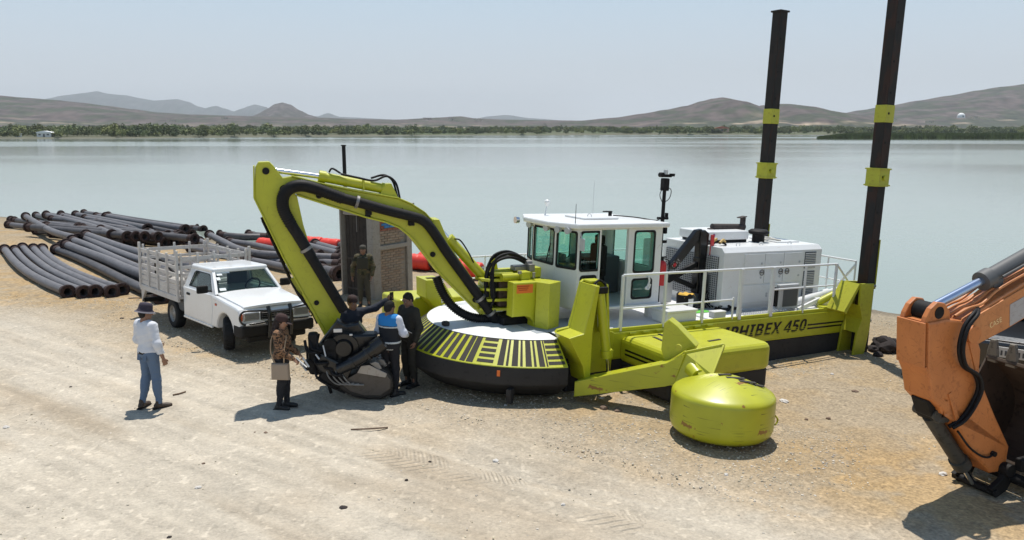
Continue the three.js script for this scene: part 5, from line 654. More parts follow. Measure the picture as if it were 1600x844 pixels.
  for (const z of [-0.64, 0.62]) new MB().ext([...outer, [0.2, 1.2], [-0.05, 0.7]], z, z + 0.03, 0.006).build('bucket_side', BK, bucket);
  for (let k = 0; k < 5; k++) { const z = lerp(-0.56, 0.56, k / 4); const o = new MB().ext([[-0.07, -0.02], [0.07, -0.02], [0.075, 0.12], [0.035, 0.3], [-0.035, 0.3], [-0.075, 0.12]], -0.035, 0.035, 0.012).build('tooth', std(lin(0.20, 0.175, 0.14), { map: T.dark, roughness: 0.7 }), bucket); o.position.set(0.44, 1.5, z); o.rotation.set(0, Math.PI / 2, 0); o.rotation.order = 'YXZ'; }
  new MB().box(0.5, 1.5, 0, 0.24, 0.05, 1.26, 0.01, [0, 0, -0.45]).build('cutting_edge', BK, bucket);
  // the machine that carries the arm, just outside the picture
  const ca = new MB().box(3.6, 1.25, 0, 2.6, 0.7, 2.3, 0.06).build('carrier_body', OT, t); new MB().box(3.4, 2.2, -0.55, 1.5, 1.3, 1.0, 0.06).build('carrier_cab', M.darkGrey, ca); new MB().ext([[1.7, 2.9], [2.4, 2.7], [3.0, 1.5], [2.4, 1.4], [1.8, 2.6]], -0.16, 0.18, 0.02).build('boom_root', OT, boom);
  for (const z of [-1.0, 1.0]) new MB().ext([[1.7, 0.45], [1.9, 0.12], [5.2, 0.12], [5.4, 0.45], [5.2, 0.78], [1.9, 0.78]], z - 0.25, z + 0.25, 0.05).build('track', M.black, ca);
}
{ // dark car behind the bucket: only its plated end shows
  const t = thing('parked_car', 'black car behind the digger bucket, showing a pale number plate', 'car', [8.72, -0.16, -13.1], -0.65); t.scale.setScalar(1.08);
  const P = new THREE.MeshPhysicalMaterial({ color: lin(0.012, 0.012, 0.014), roughness: 0.3, clearcoat: 0.8, clearcoatRoughness: 0.05 });
  const b = new MB().ext([[-0.85, 0.35], [0.85, 0.35], [0.9, 0.6], [0.88, 1.0], [0.80, 1.08], [-0.80, 1.08], [-0.88, 1.0], [-0.9, 0.6]], -4.2, 0, 0.06).build('body', P, t);
  new MB().ext([[-0.78, 1.05], [0.78, 1.05], [0.62, 1.6], [-0.62, 1.6]], -3.6, -1.9, 0.05).build('cabin', M.blackGloss, b); new MB().quad([-0.66, 1.1, -1.885], [0.66, 1.1, -1.885], [0.52, 1.52, -1.89], [-0.52, 1.52, -1.89]).build('rear_window', M.blackGloss, b);
  new MB().box(0, 0.5, 0.03, 1.76, 0.28, 0.12, 0.04).build('bumper', M.black, t); new MB().box(0, 1.09, -0.2, 1.5, 0.02, 0.3, 0.008).build('trim', M.steel, b);
  for (const s of [-1, 1]) new MB().box(s * 0.74, 0.72, 0.012, 0.2, 0.1, 0.03, 0.01).build('tail_lamp', M.darkGrey, t);
  const pl = new MB().box(-0.10, 0.92, 0.02, 0.46, 0.17, 0.02, 0.006).build('number_plate', std(lin(0.6, 0.6, 0.58)), t); { const m = new MB(); for (let k = 0; k < 7; k++) m.box(-0.28 + k * 0.06, 0.91, 0.034, 0.028, 0.08, 0.006, 0); m.build('plate_marks', M.darkGrey, pl); }
  for (const s of [-1, 1]) for (const z of [-0.7, -3.4]) new MB().cyl([s * 0.66, 0.32, z], [s * 0.9, 0.32, z], 0.32, 0.32, 24).build('wheel', M.rubber, t);
}
// ---------------------------------------------------------------- dredge pipes
const pipeMat = std(lin(0.165, 0.155, 0.163), { roughness: 0.55, map: grimeTex(71, 0.3, 200, [1, 1, 1], 0.4, 0.5) }), pipeMat2 = std(lin(0.115, 0.106, 0.11), { roughness: 0.55, map: T.dark }), flangeMat = std(lin(0.055, 0.028, 0.024), { roughness: 0.8, map: T.dark });
const gy = (x, z) => groundH(x, z) + 0.05 * (fbm(x * 0.5, z * 0.5, 3, 401) - 0.5) + 0.028 * (fbm(x * 2.2, z * 2.2, 3, 411) - 0.5);
function fromPixel(px, py, lift) { // a point on the bank seen at this place in the photograph
  const u = (px - 800) / 1230, v = (422 - py) / 1230, c = Math.cos(0.17699), s = Math.sin(0.17699), d = V(u, v * c - s, -(c + v * s)); let lo = 1, hi = 200;
  for (let k = 0; k < 60; k++) { const m = (lo + hi) / 2; 4.65 + d.y * m > groundH(d.x * m, d.z * m) + lift ? lo = m : hi = m; } return [d.x * lo, d.z * lo];
}
function pipe(label, group, pts, r = 0.155, layer = 0, mat = pipeMat, open = true) { // pts: ground places [x, z]; layer: how many pipes lie under it
  const p3 = pts.map(([x, z], i) => V(x, gy(x, z) + (Array.isArray(layer) ? layer[i] : layer) * 2 * r * 0.9 + r + 0.03, z)), o = p3[0].clone();
  const t = thing('dredge_pipe', label, 'pipe', o.toArray(), 0, group), c = new THREE.CatmullRomCurve3(p3.map((p) => p.clone().sub(o)), false, 'centripetal');
  const g = new MB().add(new THREE.TubeGeometry(c, 40, r, 14)), gi = new THREE.TubeGeometry(c, 8, r * 0.86, 14); { const ix = gi.index.array; for (let i = 0; i < ix.length; i += 3) { const a = ix[i]; ix[i] = ix[i + 1]; ix[i + 1] = a; } const nr = gi.attributes.normal.array; for (let i = 0; i < nr.length; i++) nr[i] *= -1; } g.add(gi).build('pipe_wall', mat, t);
  for (const e of [0, 1]) { // flange ring with bolt heads, and the collar behind it
    const p = c.getPoint(e), d = c.getTangent(e).multiplyScalar(e ? 1 : -1), m = alongMatrix(p, V().addVectors(p, d)), f = new MB(); f.lathe([[r * 0.86, -0.03], [r * 1.62, -0.03], [r * 1.62, 0.03], [r * 0.86, 0.03], [r * 0.86, -0.03]], 22, M4(m, rotM(Math.PI / 2, 0, 0))).lathe([[r * 1.02, -0.34], [r * 1.14, -0.32], [r * 1.14, -0.03]], 18, M4(m, rotM(Math.PI / 2, 0, 0)));
    for (let k = 0; k < 10; k++) { const a = k / 10 * 6.283; f.add(new THREE.CylinderGeometry(0.022, 0.022, 0.10, 6), M4(m, tr(Math.cos(a) * r * 1.34, Math.sin(a) * r * 1.34, 0), rotM(Math.PI / 2, 0, 0))); } f.build('flange', flangeMat, t); }
  return t;
}
const P = (list, lift = 0.15) => list.map(([x, y]) => fromPixel(x, y, lift));
{
  const near = 'five pipes lying side by side left of the truck', A = [
    ['leftmost of the five grey pipes lying side by side left of the truck', [[7, 390], [24, 411], [47, 429], [78, 445], [106, 457]]],
    ['second from the left of the five grey pipes side by side', [[23, 391], [38, 408], [60, 425], [95, 443], [131, 457.5]]],
    ['middle one of the five grey pipes side by side left of the truck', [[35, 387], [52, 404], [78, 423], [112, 440], [149, 456]]],
    ['fourth from the left of the five grey pipes side by side', [[52, 389], [68, 405], [92, 421], [132, 440], [175, 456]]],
    ['rightmost of the five grey pipes side by side, nearest the truck', [[66, 389], [80, 404], [107, 422], [147, 439], [191, 453]]]];
  A.forEach(([l, p]) => pipe(l, near, P(p), 0.13));
  const mid = 'stack of pipes whose far ends lie behind the truck', B = [
    ['longest lower pipe of the stack running behind the truck bed', [[88, 391], [120, 403], [160, 422], [200, 442], [252, 466]], 0],
    ['dark pipe at the bottom of the stack behind the truck bed', [[96, 386], [135, 400], [175, 416], [220, 436], [275, 458]], 0],
    ['pipe on top of the stack, its rusty flange left of the others', [[103, 382], [128, 391], [165, 405], [210, 423], [284, 447]], 1],
    ['upper pipe in the middle of the stack behind the truck', [[113, 375], [140, 385], [180, 404], [225, 422], [300, 446]], 1],
    ['second pipe from the right of the stack behind the truck', [[131, 372], [152, 381], [182, 393], [230, 411], [318, 438]], 1],
    ['rightmost highest pipe of the stack behind the truck bed', [[134, 366], [160, 375], [190, 385], [245, 401], [338, 424]], 1.5],
    ['pipe hidden deep in the stack behind the truck bed', [[118, 381], [150, 393], [195, 409], [240, 427], [308, 450]], 0]];
  B.forEach(([l, p, y]) => pipe(l, mid, P(p, 0.15 + 0.3 * y), 0.145, y, y ? pipeMat : pipeMat2));
  const pile = 'pipes heaped at the water edge', lab = 'dark flanged pipe in the heap at the water edge on the left', r = rng(31);
  const ord = ['first', 'second', 'third', 'fourth', 'fifth', 'sixth', 'seventh', 'eighth', 'ninth', 'tenth'];
  const C = [[[13, 352], [60, 357], [117, 361], [232, 371]], [[17, 344], [50, 349], [110, 357], [213, 370]], [[22, 345], [80, 352], [150, 360], [226, 370]], [[56, 337], [90, 345], [140, 355], [246, 370]], [[72, 335], [110, 342], [165, 356], [262, 368]], [[95, 335], [140, 345], [190, 355], [284, 369]], [[131, 333], [180, 340], [240, 352], [300, 366]], [[169, 337], [215, 344], [262, 351], [318, 359]], [[120, 340], [160, 347], [215, 360], [270, 368]], [[150, 338], [205, 347], [260, 356], [308, 357]]];
  C.forEach((p, i) => pipe(`dark pipe low in the heap at the water edge, ${ord[i]} of ten from the left`, pile, P(p), 0.14, 0, i % 3 ? pipeMat2 : pipeMat));
  [[[40, 339], [60, 351], [85, 363], [122, 374]], [[72, 336], [110, 345], [150, 357], [175, 367]], [[118, 335], [150, 341], [195, 350], [231, 357]], [[95, 337], [130, 346], [180, 361], [199, 370]], [[165, 338], [210, 346], [250, 352], [290, 358]]].forEach((p, i) => pipe(['bent pipe lying across the left end of the heap at the water edge', 'pipe crossing the middle of the heap by the shore', 'thick upper pipe along the lake side of the heap', 'pipe lying across others with its open end near the truck rack', 'pipe on the lake side of the heap, farthest right'][i], pile, P(p, 0.45), 0.145, 1.1));
  for (let i = 0; i < 8; i++) { const x0 = 40 + i * 17 + 10 * r(), y0 = 339 + 10 * r(), x1 = x0 + 85 + 50 * r(), y1 = y0 + 12 + 10 * r(); pipe(`thin grey pipe on top of the heap, ${ord[i]} of eight from the left`, pile, P([[x0, y0], [(x0 + x1) / 2, (y0 + y1) / 2 - 3 + 6 * r()], [x1, y1]], 0.35), 0.12, [0.8 + 0.4 * r(), 1.2, 0.7], i % 2 ? pipeMat : pipeMat2); }
  // open ends stacked behind the truck
  [[199, 379, 0], [240, 377, 0], [258, 380, 0], [276, 378, 0], [292, 377, 0], [305, 374, 0], [220, 380, 0], [212, 370, 1], [226, 370, 1], [247, 370, 1], [262, 368, 1], [283, 369, 1], [304, 373, 1]].sort((a, b) => a[2] - b[2] || a[0] - b[0]).forEach(([x, y, l], i) => { const e = fromPixel(x, y, 0.15 + 0.3 * l), d = [-(0.80 + 0.1 * r()), -(0.35 + 0.2 * r())], k = 5 + r() * 3; pipe(`pipe with open dark end, ${l ? ord[i - 7] + ' from the left in the upper' : ord[i] + ' from the left in the lower'} row of the stack`, 'stack of open pipe ends', [[e[0] + d[0] * k, e[1] + d[1] * k], [e[0] + d[0] * k * 0.5, e[1] + d[1] * k * 0.5], e], 0.15, l, pipeMat2); });
  const right = 'pipes fanning out between the truck and the shed', E = [
    ['pipe just above the truck roof with its rusty flange on the left', [[298, 388], [340, 397], [382, 403], [450, 413]], 0],
    ['long curved pipe second from the front right of the truck roof', [[311, 377], [332, 386], [356, 393], [400, 401], [470, 407], [533, 413]], 0.3],
    ['curved pipe rising over the others between truck and shed', [[327, 366], [350, 378], [374, 389], [410, 396], [470, 399], [533, 402]], 1],
    ['front pipe of the fan, ending beside the shed door', [[388, 408], [420, 414], [455, 421], [490, 424], [531, 422]], 0],
    ['pipe passing under the red collars left of the boom', [[357, 377], [390, 382], [440, 392], [500, 398]], 0.6],
    ['straight pipe beneath the rising curved one by the shed', [[345, 384], [390, 397], [450, 407], [533, 408]], 0],
    ['pipe between boom and shed just below the red collars', [[470, 381], [489, 385], [510, 391], [533, 397]], 0.6],
    ['second pipe between boom and shed below the red collars', [[492, 380], [508, 384], [522, 388], [534, 391]], 0.8]];
  E.forEach(([l, p, y]) => pipe(l, right, P(p, 0.15 + 0.3 * y), 0.14, y));
  pipe('dark pipe lying along the water line behind the fan of pipes', 'pipes along the water line', P([[343, 369], [380, 371], [418, 371]]), 0.16, 0, pipeMat2); pipe('short dark pipe nearest the lake behind the red collars', 'pipes along the water line', P([[388, 368], [430, 371], [470, 373]]), 0.16, 0, pipeMat2);
  pipe('dark pipe reaching out right of the shed with a black flanged end', 'pipes behind the shed', P([[560, 404], [620, 410], [690, 419]]), 0.16, 0, pipeMat2); pipe('second dark pipe right of the shed, lying behind the first', 'pipes behind the shed', P([[580, 398], [660, 408], [742, 424]]), 0.16, 0, pipeMat2);
  pipe('short dark pipe end lying left of the shed door', 'pipes beside the shed', P([[500, 424], [517, 428], [531, 431]]), 0.19, 0, pipeMat2);
  // red collar floats that carry the pipe on water
  [[418, 384, 'leftmost of the red float collars, left of the boom'], [440, 380, 'red float collar directly left of the boom, farther back'], [489, 381, 'red float collar between boom and shed, on the left'], [517, 384, 'red float collar touching the shed on its left'], [656, 410, 'red float collar just right of the brick shed'], [672, 407, 'red float collar behind the right side of the boom'], [717, 417, 'red float collar glimpsed between boom and boom cylinder'], [735, 423, 'last red float collar on the right, near the yellow ram']].forEach(([x, y, l], i) => {
    const [gx, gz] = fromPixel(x, y, 0.3), t = thing('float_collar', l, 'pipe float', [gx, gy(gx, gz) + 0.32, gz], -0.45 + 0.06 * (i % 3), 'red float collars'); const L = 0.44;
    new MB().lathe([[0.17, -L], [0.24, -L], [0.285, -L + 0.05], [0.285, -0.06], [0.265, -0.03], [0.265, 0.03], [0.285, 0.06], [0.285, L - 0.05], [0.24, L], [0.17, L], [0.17, -L]], 30, rotM(0, 0, Math.PI / 2)).build('collar', M.orangeFloat, t); new MB().cyl([-L - 0.12, 0, 0], [L + 0.12, 0, 0], 0.16, 0.16, 18).build('pipe_core', pipeMat2, t); for (const k of [-0.25, 0.25]) new MB().lathe([[0.286, -0.03], [0.296, -0.02], [0.296, 0.02], [0.286, 0.03]], 26, M4(tr(k, 0, 0), rotM(0, 0, Math.PI / 2))).build('band', M.orangeFloat, t);
  });
}
// ---------------------------------------------------------------- small brick shed, post, odds and ends on the ground
{
  const t = thing('pump_shed', 'narrow brick shed with dark plank door and a blue painted patch', 'shed', [-3.95, -0.24, -22.15], -0.66);
  // own axes: front corner at (0, 0); door face along -x at z = 0, brick face along -z at x = 0
  const conc = std(lin(0.33, 0.31, 0.275), { map: T.worn, roughness: 0.95 }), H = 2.64, mortar = std(lin(0.32, 0.29, 0.25), { roughness: 0.95, map: T.worn }), wood = std(lin(0.045, 0.036, 0.03), { map: T.dark, roughness: 0.9 });
  const A = 1.42, B = 1.55;
  new MB().box(-0.12, H / 2 - 0.2, -0.13, 0.26, H + 0.4, 0.28, 0.012).box(-A + 0.02, H / 2 - 0.2, -0.13, 0.06, H + 0.4, 0.26, 0.012).box(-0.12, H / 2 - 0.2, -B + 0.1, 0.24, H + 0.4, 0.2, 0.012).box(-A + 0.05, H / 2 - 0.2, -B + 0.1, 0.12, H + 0.4, 0.2, 0.012).box(-0.13, 1.52, -B / 2, 0.27, 0.12, B - 0.3, 0.008).box(-A / 2, H - 0.1, -0.13, A - 0.3, 0.2, 0.24, 0.01).box(-0.13, H - 0.1, -B / 2, 0.25, 0.2, B - 0.3, 0.01).build('concrete_frame', conc, t);
  new MB().box(-0.16, H / 2 - 0.2, -B / 2 - 0.02, 0.14, H + 0.2, B - 0.4, 0).box(-A / 2, H / 2 - 0.2, -B + 0.12, A - 0.2, H, 0.12, 0).box(-A + 0.08, H / 2 - 0.2, -B / 2, 0.1, H, B - 0.4, 0).build('wall', mortar, t);
  const mats = [lin(0.34, 0.26, 0.19), lin(0.30, 0.225, 0.165), lin(0.37, 0.29, 0.215), lin(0.32, 0.265, 0.205)].map((c) => std(c, { roughness: 0.95, map: T.worn })), red = [lin(0.25, 0.085, 0.05), lin(0.29, 0.11, 0.07)].map((c) => std(c, { roughness: 0.95 })), blue = [lin(0.05, 0.20, 0.44), lin(0.06, 0.235, 0.48)].map((c) => std(c, { roughness: 0.8 }));
  const r = rng(91), full = new RoundedBoxGeometry(0.05, 0.062, 0.205, 1, 0.006), half = new RoundedBoxGeometry(0.05, 0.062, 0.10, 1, 0.006);
  for (const [y0, n] of [[0.06, 19], [1.62, 11]]) for (let j = 0; j < n; j++) { const y = y0 + 0.032 + j * 0.0755; let z = -0.29, first = j % 2; while (z > -B + 0.26) { const w = first ? 0.10 : 0.205; first = 0; if (z - w < -B + 0.2) break; const zc = z - w / 2, isBlue = y > 2.04 && y < 2.5 && zc < -0.50 && zc > -1.12, isRed = y > 1.98 && !isBlue; const m = isBlue ? blue[(r() * 2) | 0] : isRed ? red[(r() * 2) | 0] : mats[(r() * 4) | 0]; const o = shade(new THREE.Mesh(w > 0.15 ? full : half, m)); o.position.set(-0.088 + 0.008 * r(), y, zc); o.rotation.set(0.01 * (r() - 0.5), 0.03 * (r() - 0.5), 0); o.name = 'brick'; t.add(o); z -= w + 0.014; } }
  const dr = new MB().box(-0.76, 1.3, -0.16, 1.02, 2.7, 0.03, 0).build('door', wood, t); // built plank by plank
  for (let k = 0; k < 7; k++) for (const [y0, y1] of [[0.03, 1.12], [1.17, 2.64]]) { const o = new MB().box(-1.22 + k * 0.153 + 0.004 * r(), (y0 + y1) / 2, -0.135 + 0.008 * r(), 0.142, y1 - y0, 0.025, 0.004).build('plank', wood, dr); }
  new MB().box(-0.76, 1.145, -0.115, 1.0, 0.06, 0.04, 0.006).box(-0.76, 0.25, -0.112, 1.0, 0.05, 0.03, 0.006).build('door_rail', std(lin(0.085, 0.072, 0.06), { map: T.dark, roughness: 0.9 }), dr);
  new MB().box(-0.80, 2.2, -0.112, 0.03, 0.5, 0.01, 0).build('bright_gap', std(lin(0.16, 0.15, 0.14)), dr);
  new MB().box(-A / 2 + 0.02, H + 0.05, -B / 2, A + 0.14, 0.1, B + 0.1, 0.01).build('roof_slab', conc, t);
  const p = thing('steel_post', 'thin dark steel post standing up behind the shed and the boom', 'post', [-5.2, -0.25, -24.6]); new MB().box(0, 2.2, 0, 0.1, 4.4, 0.1, 0.008).box(0, 4.41, 0, 0.14, 0.03, 0.14, 0.004).build('shaft', M.black, p); new MB().box(0, 0.02, 0, 0.4, 0.06, 0.4, 0.02).build('footing', conc, p);
}
function rock(name, label, cat, x, z, s, mat, seed, flat = 0.6, lift = 0) { const g = new THREE.IcosahedronGeometry(1, 3), p = g.attributes.position, v = V(); for (let i = 0; i < p.count; i++) { v.fromBufferAttribute(p, i); const k = 0.72 + 0.5 * vnoise(v.x * 2.1 + seed, v.y * 2.1 + v.z * 1.7, seed) + 0.22 * (vnoise(v.x * 6 + v.z * 5, v.y * 6, seed + 3) - 0.5); p.setXYZ(i, v.x * k * s, v.y * k * s * flat, v.z * k * s * (0.8 + 0.3 * vnoise(seed, 1, 2))); } const o = new MB().add(g).build(name, mat, scene); const q = BGU.toCreasedNormals(o.geometry, 0.7); o.geometry = q; o.position.set(x, gy(x, z) + s * flat * 0.35 + lift, z); o.rotation.y = seed; return tag(o, label, cat); }
const mud = std(lin(0.035, 0.026, 0.024), { roughness: 0.95, map: T.dark }), pale = std(lin(0.62, 0.60, 0.56), { roughness: 0.9, map: T.worn }), brownRock = std(lin(0.20, 0.14, 0.10), { roughness: 0.95, map: T.worn });
{
  const at = (px, py) => fromPixel(px, py, 0);
  let k = 3;
  for (const [px, py, s, l] of [[1382, 548, 0.30, 'largest dark lump of mud on the shore right of the spud foot'], [1402, 551, 0.17, 'dark mud lump at the right end of the heap by the spud'], [1364, 549, 0.14, 'small dark mud lump nearest the spud foot'], [1372, 557, 0.10, 'flat mud lump in front of the heap by the spud'], [1390, 540, 0.2, 'mud lump behind the largest one of the heap by the spud']]) { const [x, z] = at(px, py); rock('mud_lump', l, 'mud', x, z, s, mud, k++, 0.75); }
  for (const [px, py, s, m, l, fl] of [[1225, 627, 0.085, pale, 'flat white stone right of the round float', 0.35], [1474, 742, 0.055, pale, 'white stone on the gravel left of the digger bucket', 0.5], [1135, 741, 0.03, pale, 'small white stone below the round float', 0.6], [880, 790, 0.035, pale, 'white pebble on the track, bottom middle', 0.6], [774, 721, 0.045, pale, 'pale stone on the tyre marks in the middle', 0.5], [310, 763, 0.045, pale, 'pale stone on the track in the lower left', 0.5], [10, 667, 0.05, pale, 'white stone at the left edge of the track', 0.5], [790, 635, 0.03, pale, 'white bit of litter under the bow', 0.4], [944, 640, 0.075, brownRock, 'dark brown stone in front of the float arm', 0.6], [966, 643, 0.08, brownRock, 'reddish stone right of the dark one before the float arm', 0.4], [940, 622, 0.05, pale, 'pale chip near the tip of the float arm', 0.35], [1294, 654, 0.045, brownRock, 'brown stone on the gravel between float and digger', 0.6], [1336, 611, 0.06, brownRock, 'brown stone halfway between hull and digger', 0.4], [1260, 655, 0.03, brownRock, 'small dark stone right of the round float', 0.6], [318, 726, 0.025, brownRock, 'small dark stone on the track below the man', 0.6], [415, 677, 0.03, brownRock, 'dark pebble below the woman, on the right', 0.6], [398, 677, 0.022, brownRock, 'dark pebble below the woman, on the left', 0.6], [536, 793, 0.05, mud, 'flat dark scrap lying on the track at the bottom', 0.25], [265, 842, 0.03, mud, 'dark clod at the bottom edge of the track', 0.4], [110, 605, 0.03, mud, 'dark bit on the track at the left', 0.5], [672, 722, 0.025, mud, 'dark pebble by the tyre marks', 0.6], [635, 750, 0.03, mud, 'dark pebble left of the tyre marks', 0.6], [1412, 585, 0.05, brownRock, 'stone beside the end of the spud shadow', 0.5], [1300, 585, 0.04, pale, 'pale stone on the gravel below the stern', 0.5], [190, 498, 0.05, mud, 'dark scrap of pipe on the ground left of the truck', 0.35]]) { const [x, z] = at(px, py); rock('stone', l, 'stone', x, z, s, m, k++, fl); }
  // sticks
  for (const [a, b, l] of [[[548, 673], [606, 669], 'thin dry stick on the ground below the bucket'], [[270, 618], [290, 613], 'short dry stick beside the shoes of the man in white'], [[200, 467], [225, 466], 'dark bar on the ground behind the truck bed']]) { const p = at(...a), q = at(...b); const o = tag(new MB().tube([[p[0], gy(...p) + 0.014, p[1]], [(p[0] + q[0]) / 2, gy(...p) + 0.018, (p[1] + q[1]) / 2 + 0.03], [q[0], gy(...q) + 0.014, q[1]]], 0.014, 6).build('stick', brownRock, scene), l, 'stick'); }
  // loose gravel
  const r = rng(555), peb = [1, 2, 3].map((s) => { const g = new THREE.IcosahedronGeometry(1, 0), p = g.attributes.position; for (let i = 0; i < p.count; i++) { const h = 0.7 + 0.5 * hash2(Math.round(p.getX(i) * 50), Math.round(p.getY(i) * 50) + Math.round(p.getZ(i) * 70), s); p.setXYZ(i, p.getX(i) * h, p.getY(i) * h * 0.6, p.getZ(i) * h); } g.computeVertexNormals(); return g; });
  const pm = std(0xffffff, { roughness: 0.95 });
  peb.forEach((g, j) => scatter('gravel', 'loose gravel and pebbles strewn over the bank', 'gravel', g, pm, 15000, () => { let x, z, across, d; do { const q = Math.pow(r(), 1.3); z = -5.5 - q * 19; x = (r() - 0.5) * 2 * (-z * 0.72 + 1); across = 0.56 * x - 0.83 * (z + 9); d = vnoise(x * 0.7, z * 0.7, 77); } while ((across < 1.8 && r() < 0.93) || d < 0.25 + 0.3 * r() || shoreDist(x, z) < 0.15); const s = 0.005 + 0.018 * Math.pow(r(), 5), c = 0.30 + 0.34 * r(), w = r(); return [x, gy(x, z) + s * 0.2, z, s, s, r() * 6.28, [c * (1 + 0.05 * w), c * (0.9 + 0.02 * w), c * (0.78 - 0.12 * w)]]; }));
}
// ---------------------------------------------------------------- people
// bodies are one continuous surface: smooth union of tapered limbs on a grid, meshed with surface nets
function surfaceNets(field, lo, hi, cell) {
  const n = [0, 1, 2].map((k) => Math.ceil((hi[k] - lo[k]) / cell) + 1), [nx, ny, nz] = n, F = new Float32Array(nx * ny * nz);
  for (let k = 0; k < nz; k++) for (let j = 0; j < ny; j++) for (let i = 0; i < nx; i++) F[(k * ny + j) * nx + i] = field(lo[0] + i * cell, lo[1] + j * cell, lo[2] + k * cell);
  const idx = new Int32Array(nx * ny * nz).fill(-1), P = [], I = [], st = [1, nx, nx * ny];
  for (let k = 0; k + 1 < nz; k++) for (let j = 0; j + 1 < ny; j++) for (let i = 0; i + 1 < nx; i++) {
    const b = (k * ny + j) * nx + i; let s = 0; for (let c = 0; c < 8; c++) if (F[b + (c & 1) + (c & 2 ? nx : 0) + (c & 4 ? nx * ny : 0)] < 0) s++;
    if (s === 0 || s === 8) continue; let X = 0, Y = 0, Z = 0, m = 0;
    for (let c = 0; c < 8; c++) for (let a = 0; a < 3; a++) if (!(c >> a & 1)) { const d = c | 1 << a, f0 = F[b + (c & 1) + (c & 2 ? nx : 0) + (c & 4 ? nx * ny : 0)], f1 = F[b + (d & 1) + (d & 2 ? nx : 0) + (d & 4 ? nx * ny : 0)]; if (f0 < 0 !== f1 < 0) { const t = f0 / (f0 - f1); X += (c & 1) + (a === 0 ? t : 0); Y += (c >> 1 & 1) + (a === 1 ? t : 0); Z += (c >> 2 & 1) + (a === 2 ? t : 0); m++; } }
    idx[b] = P.length / 3; P.push(lo[0] + (i + X / m) * cell, lo[1] + (j + Y / m) * cell, lo[2] + (k + Z / m) * cell);
  }
  for (let k = 1; k + 1 < nz; k++) for (let j = 1; j + 1 < ny; j++) for (let i = 1; i + 1 < nx; i++) { const b = (k * ny + j) * nx + i; for (let a = 0; a < 3; a++) { const f0 = F[b], f1 = F[b + st[a]]; if (f0 < 0 === f1 < 0) continue; const u = st[(a + 1) % 3], v = st[(a + 2) % 3], q = [idx[b - u - v], idx[b - v], idx[b], idx[b - u]]; if (q.includes(-1)) continue; if (f0 < 0) I.push(q[0], q[1], q[2], q[0], q[2], q[3]); else I.push(q[0], q[2], q[1], q[0], q[3], q[2]); } }
  const g = new THREE.BufferGeometry(); g.setAttribute('position', new THREE.Float32BufferAttribute(P, 3)); g.setIndex(I); g.computeVertexNormals(); return g;
}
const cone_ = (a, b, ra, rb) => { const dx = b[0] - a[0], dy = b[1] - a[1], dz = b[2] - a[2], L2 = dx * dx + dy * dy + dz * dz || 1e-9; return (x, y, z) => { const px = x - a[0], py = y - a[1], pz = z - a[2]; let t = (px * dx + py * dy + pz * dz) / L2; t = t < 0 ? 0 : t > 1 ? 1 : t; const qx = px - t * dx, qy = py - t * dy, qz = pz - t * dz; return Math.sqrt(qx * qx + qy * qy + qz * qz) - (ra + (rb - ra) * t); }; };
const ell = (c, r, m) => { const k = Math.min(...r); return (x, y, z) => { let px = x - c[0], py = y - c[1], pz = z - c[2]; if (m) { const e = m.elements, a = px, b = py, d = pz; px = e[0] * a + e[1] * b + e[2] * d; py = e[4] * a + e[5] * b + e[6] * d; pz = e[8] * a + e[9] * b + e[10] * d; } const u = px / r[0], v = py / r[1], w = pz / r[2], l = Math.sqrt(u * u + v * v + w * w); return (l - 1) * k * (l > 1 ? 1 + 0.5 * (1 - 1 / l) : 1); }; };
const smin = (a, b, k) => { const h = Math.max(k - Math.abs(a - b), 0) / k; return Math.min(a, b) - h * h * k * 0.25; };
const unite = (list, k) => (x, y, z) => { let d = 1e9; for (const f of list) { const e = f(x, y, z); d = e > d + k ? d : e < d - k ? e : smin(d, e, k); } return d; };
function handGeo(mir, curl, spread = 1) { // wrist at the origin, fingers down -y, palm faces +z, thumb towards +x * mir
  const L = [cone_([0, 0.01, 0], [0, -0.02, 0], 0.024, 0.026), ell([0.0, -0.05, 0], [0.040, 0.046, 0.016])], F = [];
  [[0.030, 0.072], [0.010, 0.080], [-0.011, 0.075], [-0.030, 0.060]].forEach(([x, len], i) => { let p = [x * mir, -0.084 + Math.abs(x) * 0.15, 0], a = 0; const seg = [0.44, 0.31, 0.25]; for (let s = 0; s < 3; s++) { a += curl * [0.5, 0.9, 0.7][s] * (1 + 0.08 * i); const q = [p[0] + x * mir * 0.06 * spread, p[1] - Math.cos(a) * len * seg[s], p[2] + Math.sin(a) * len * seg[s]]; F.push(cone_(p, q, 0.0092 - 0.0008 * s, 0.0086 - 0.0008 * s)); p = q; } });
  F.push(cone_([0.028 * mir, -0.03, 0.004], [0.052 * mir, -0.055, 0.016], 0.013, 0.011), cone_([0.052 * mir, -0.055, 0.016], [0.058 * mir, -0.084, 0.022 + 0.012 * curl], 0.0105, 0.009));
  const palm = unite(L, 0.02); return surfaceNets((x, y, z) => { let d = palm(x, y, z), f = 1e9; for (const c of F) f = Math.min(f, c(x, y, z)); return smin(d, f, 0.008); }, [-0.08, -0.19, -0.03], [0.08, 0.045, 0.10], 0.004);
}
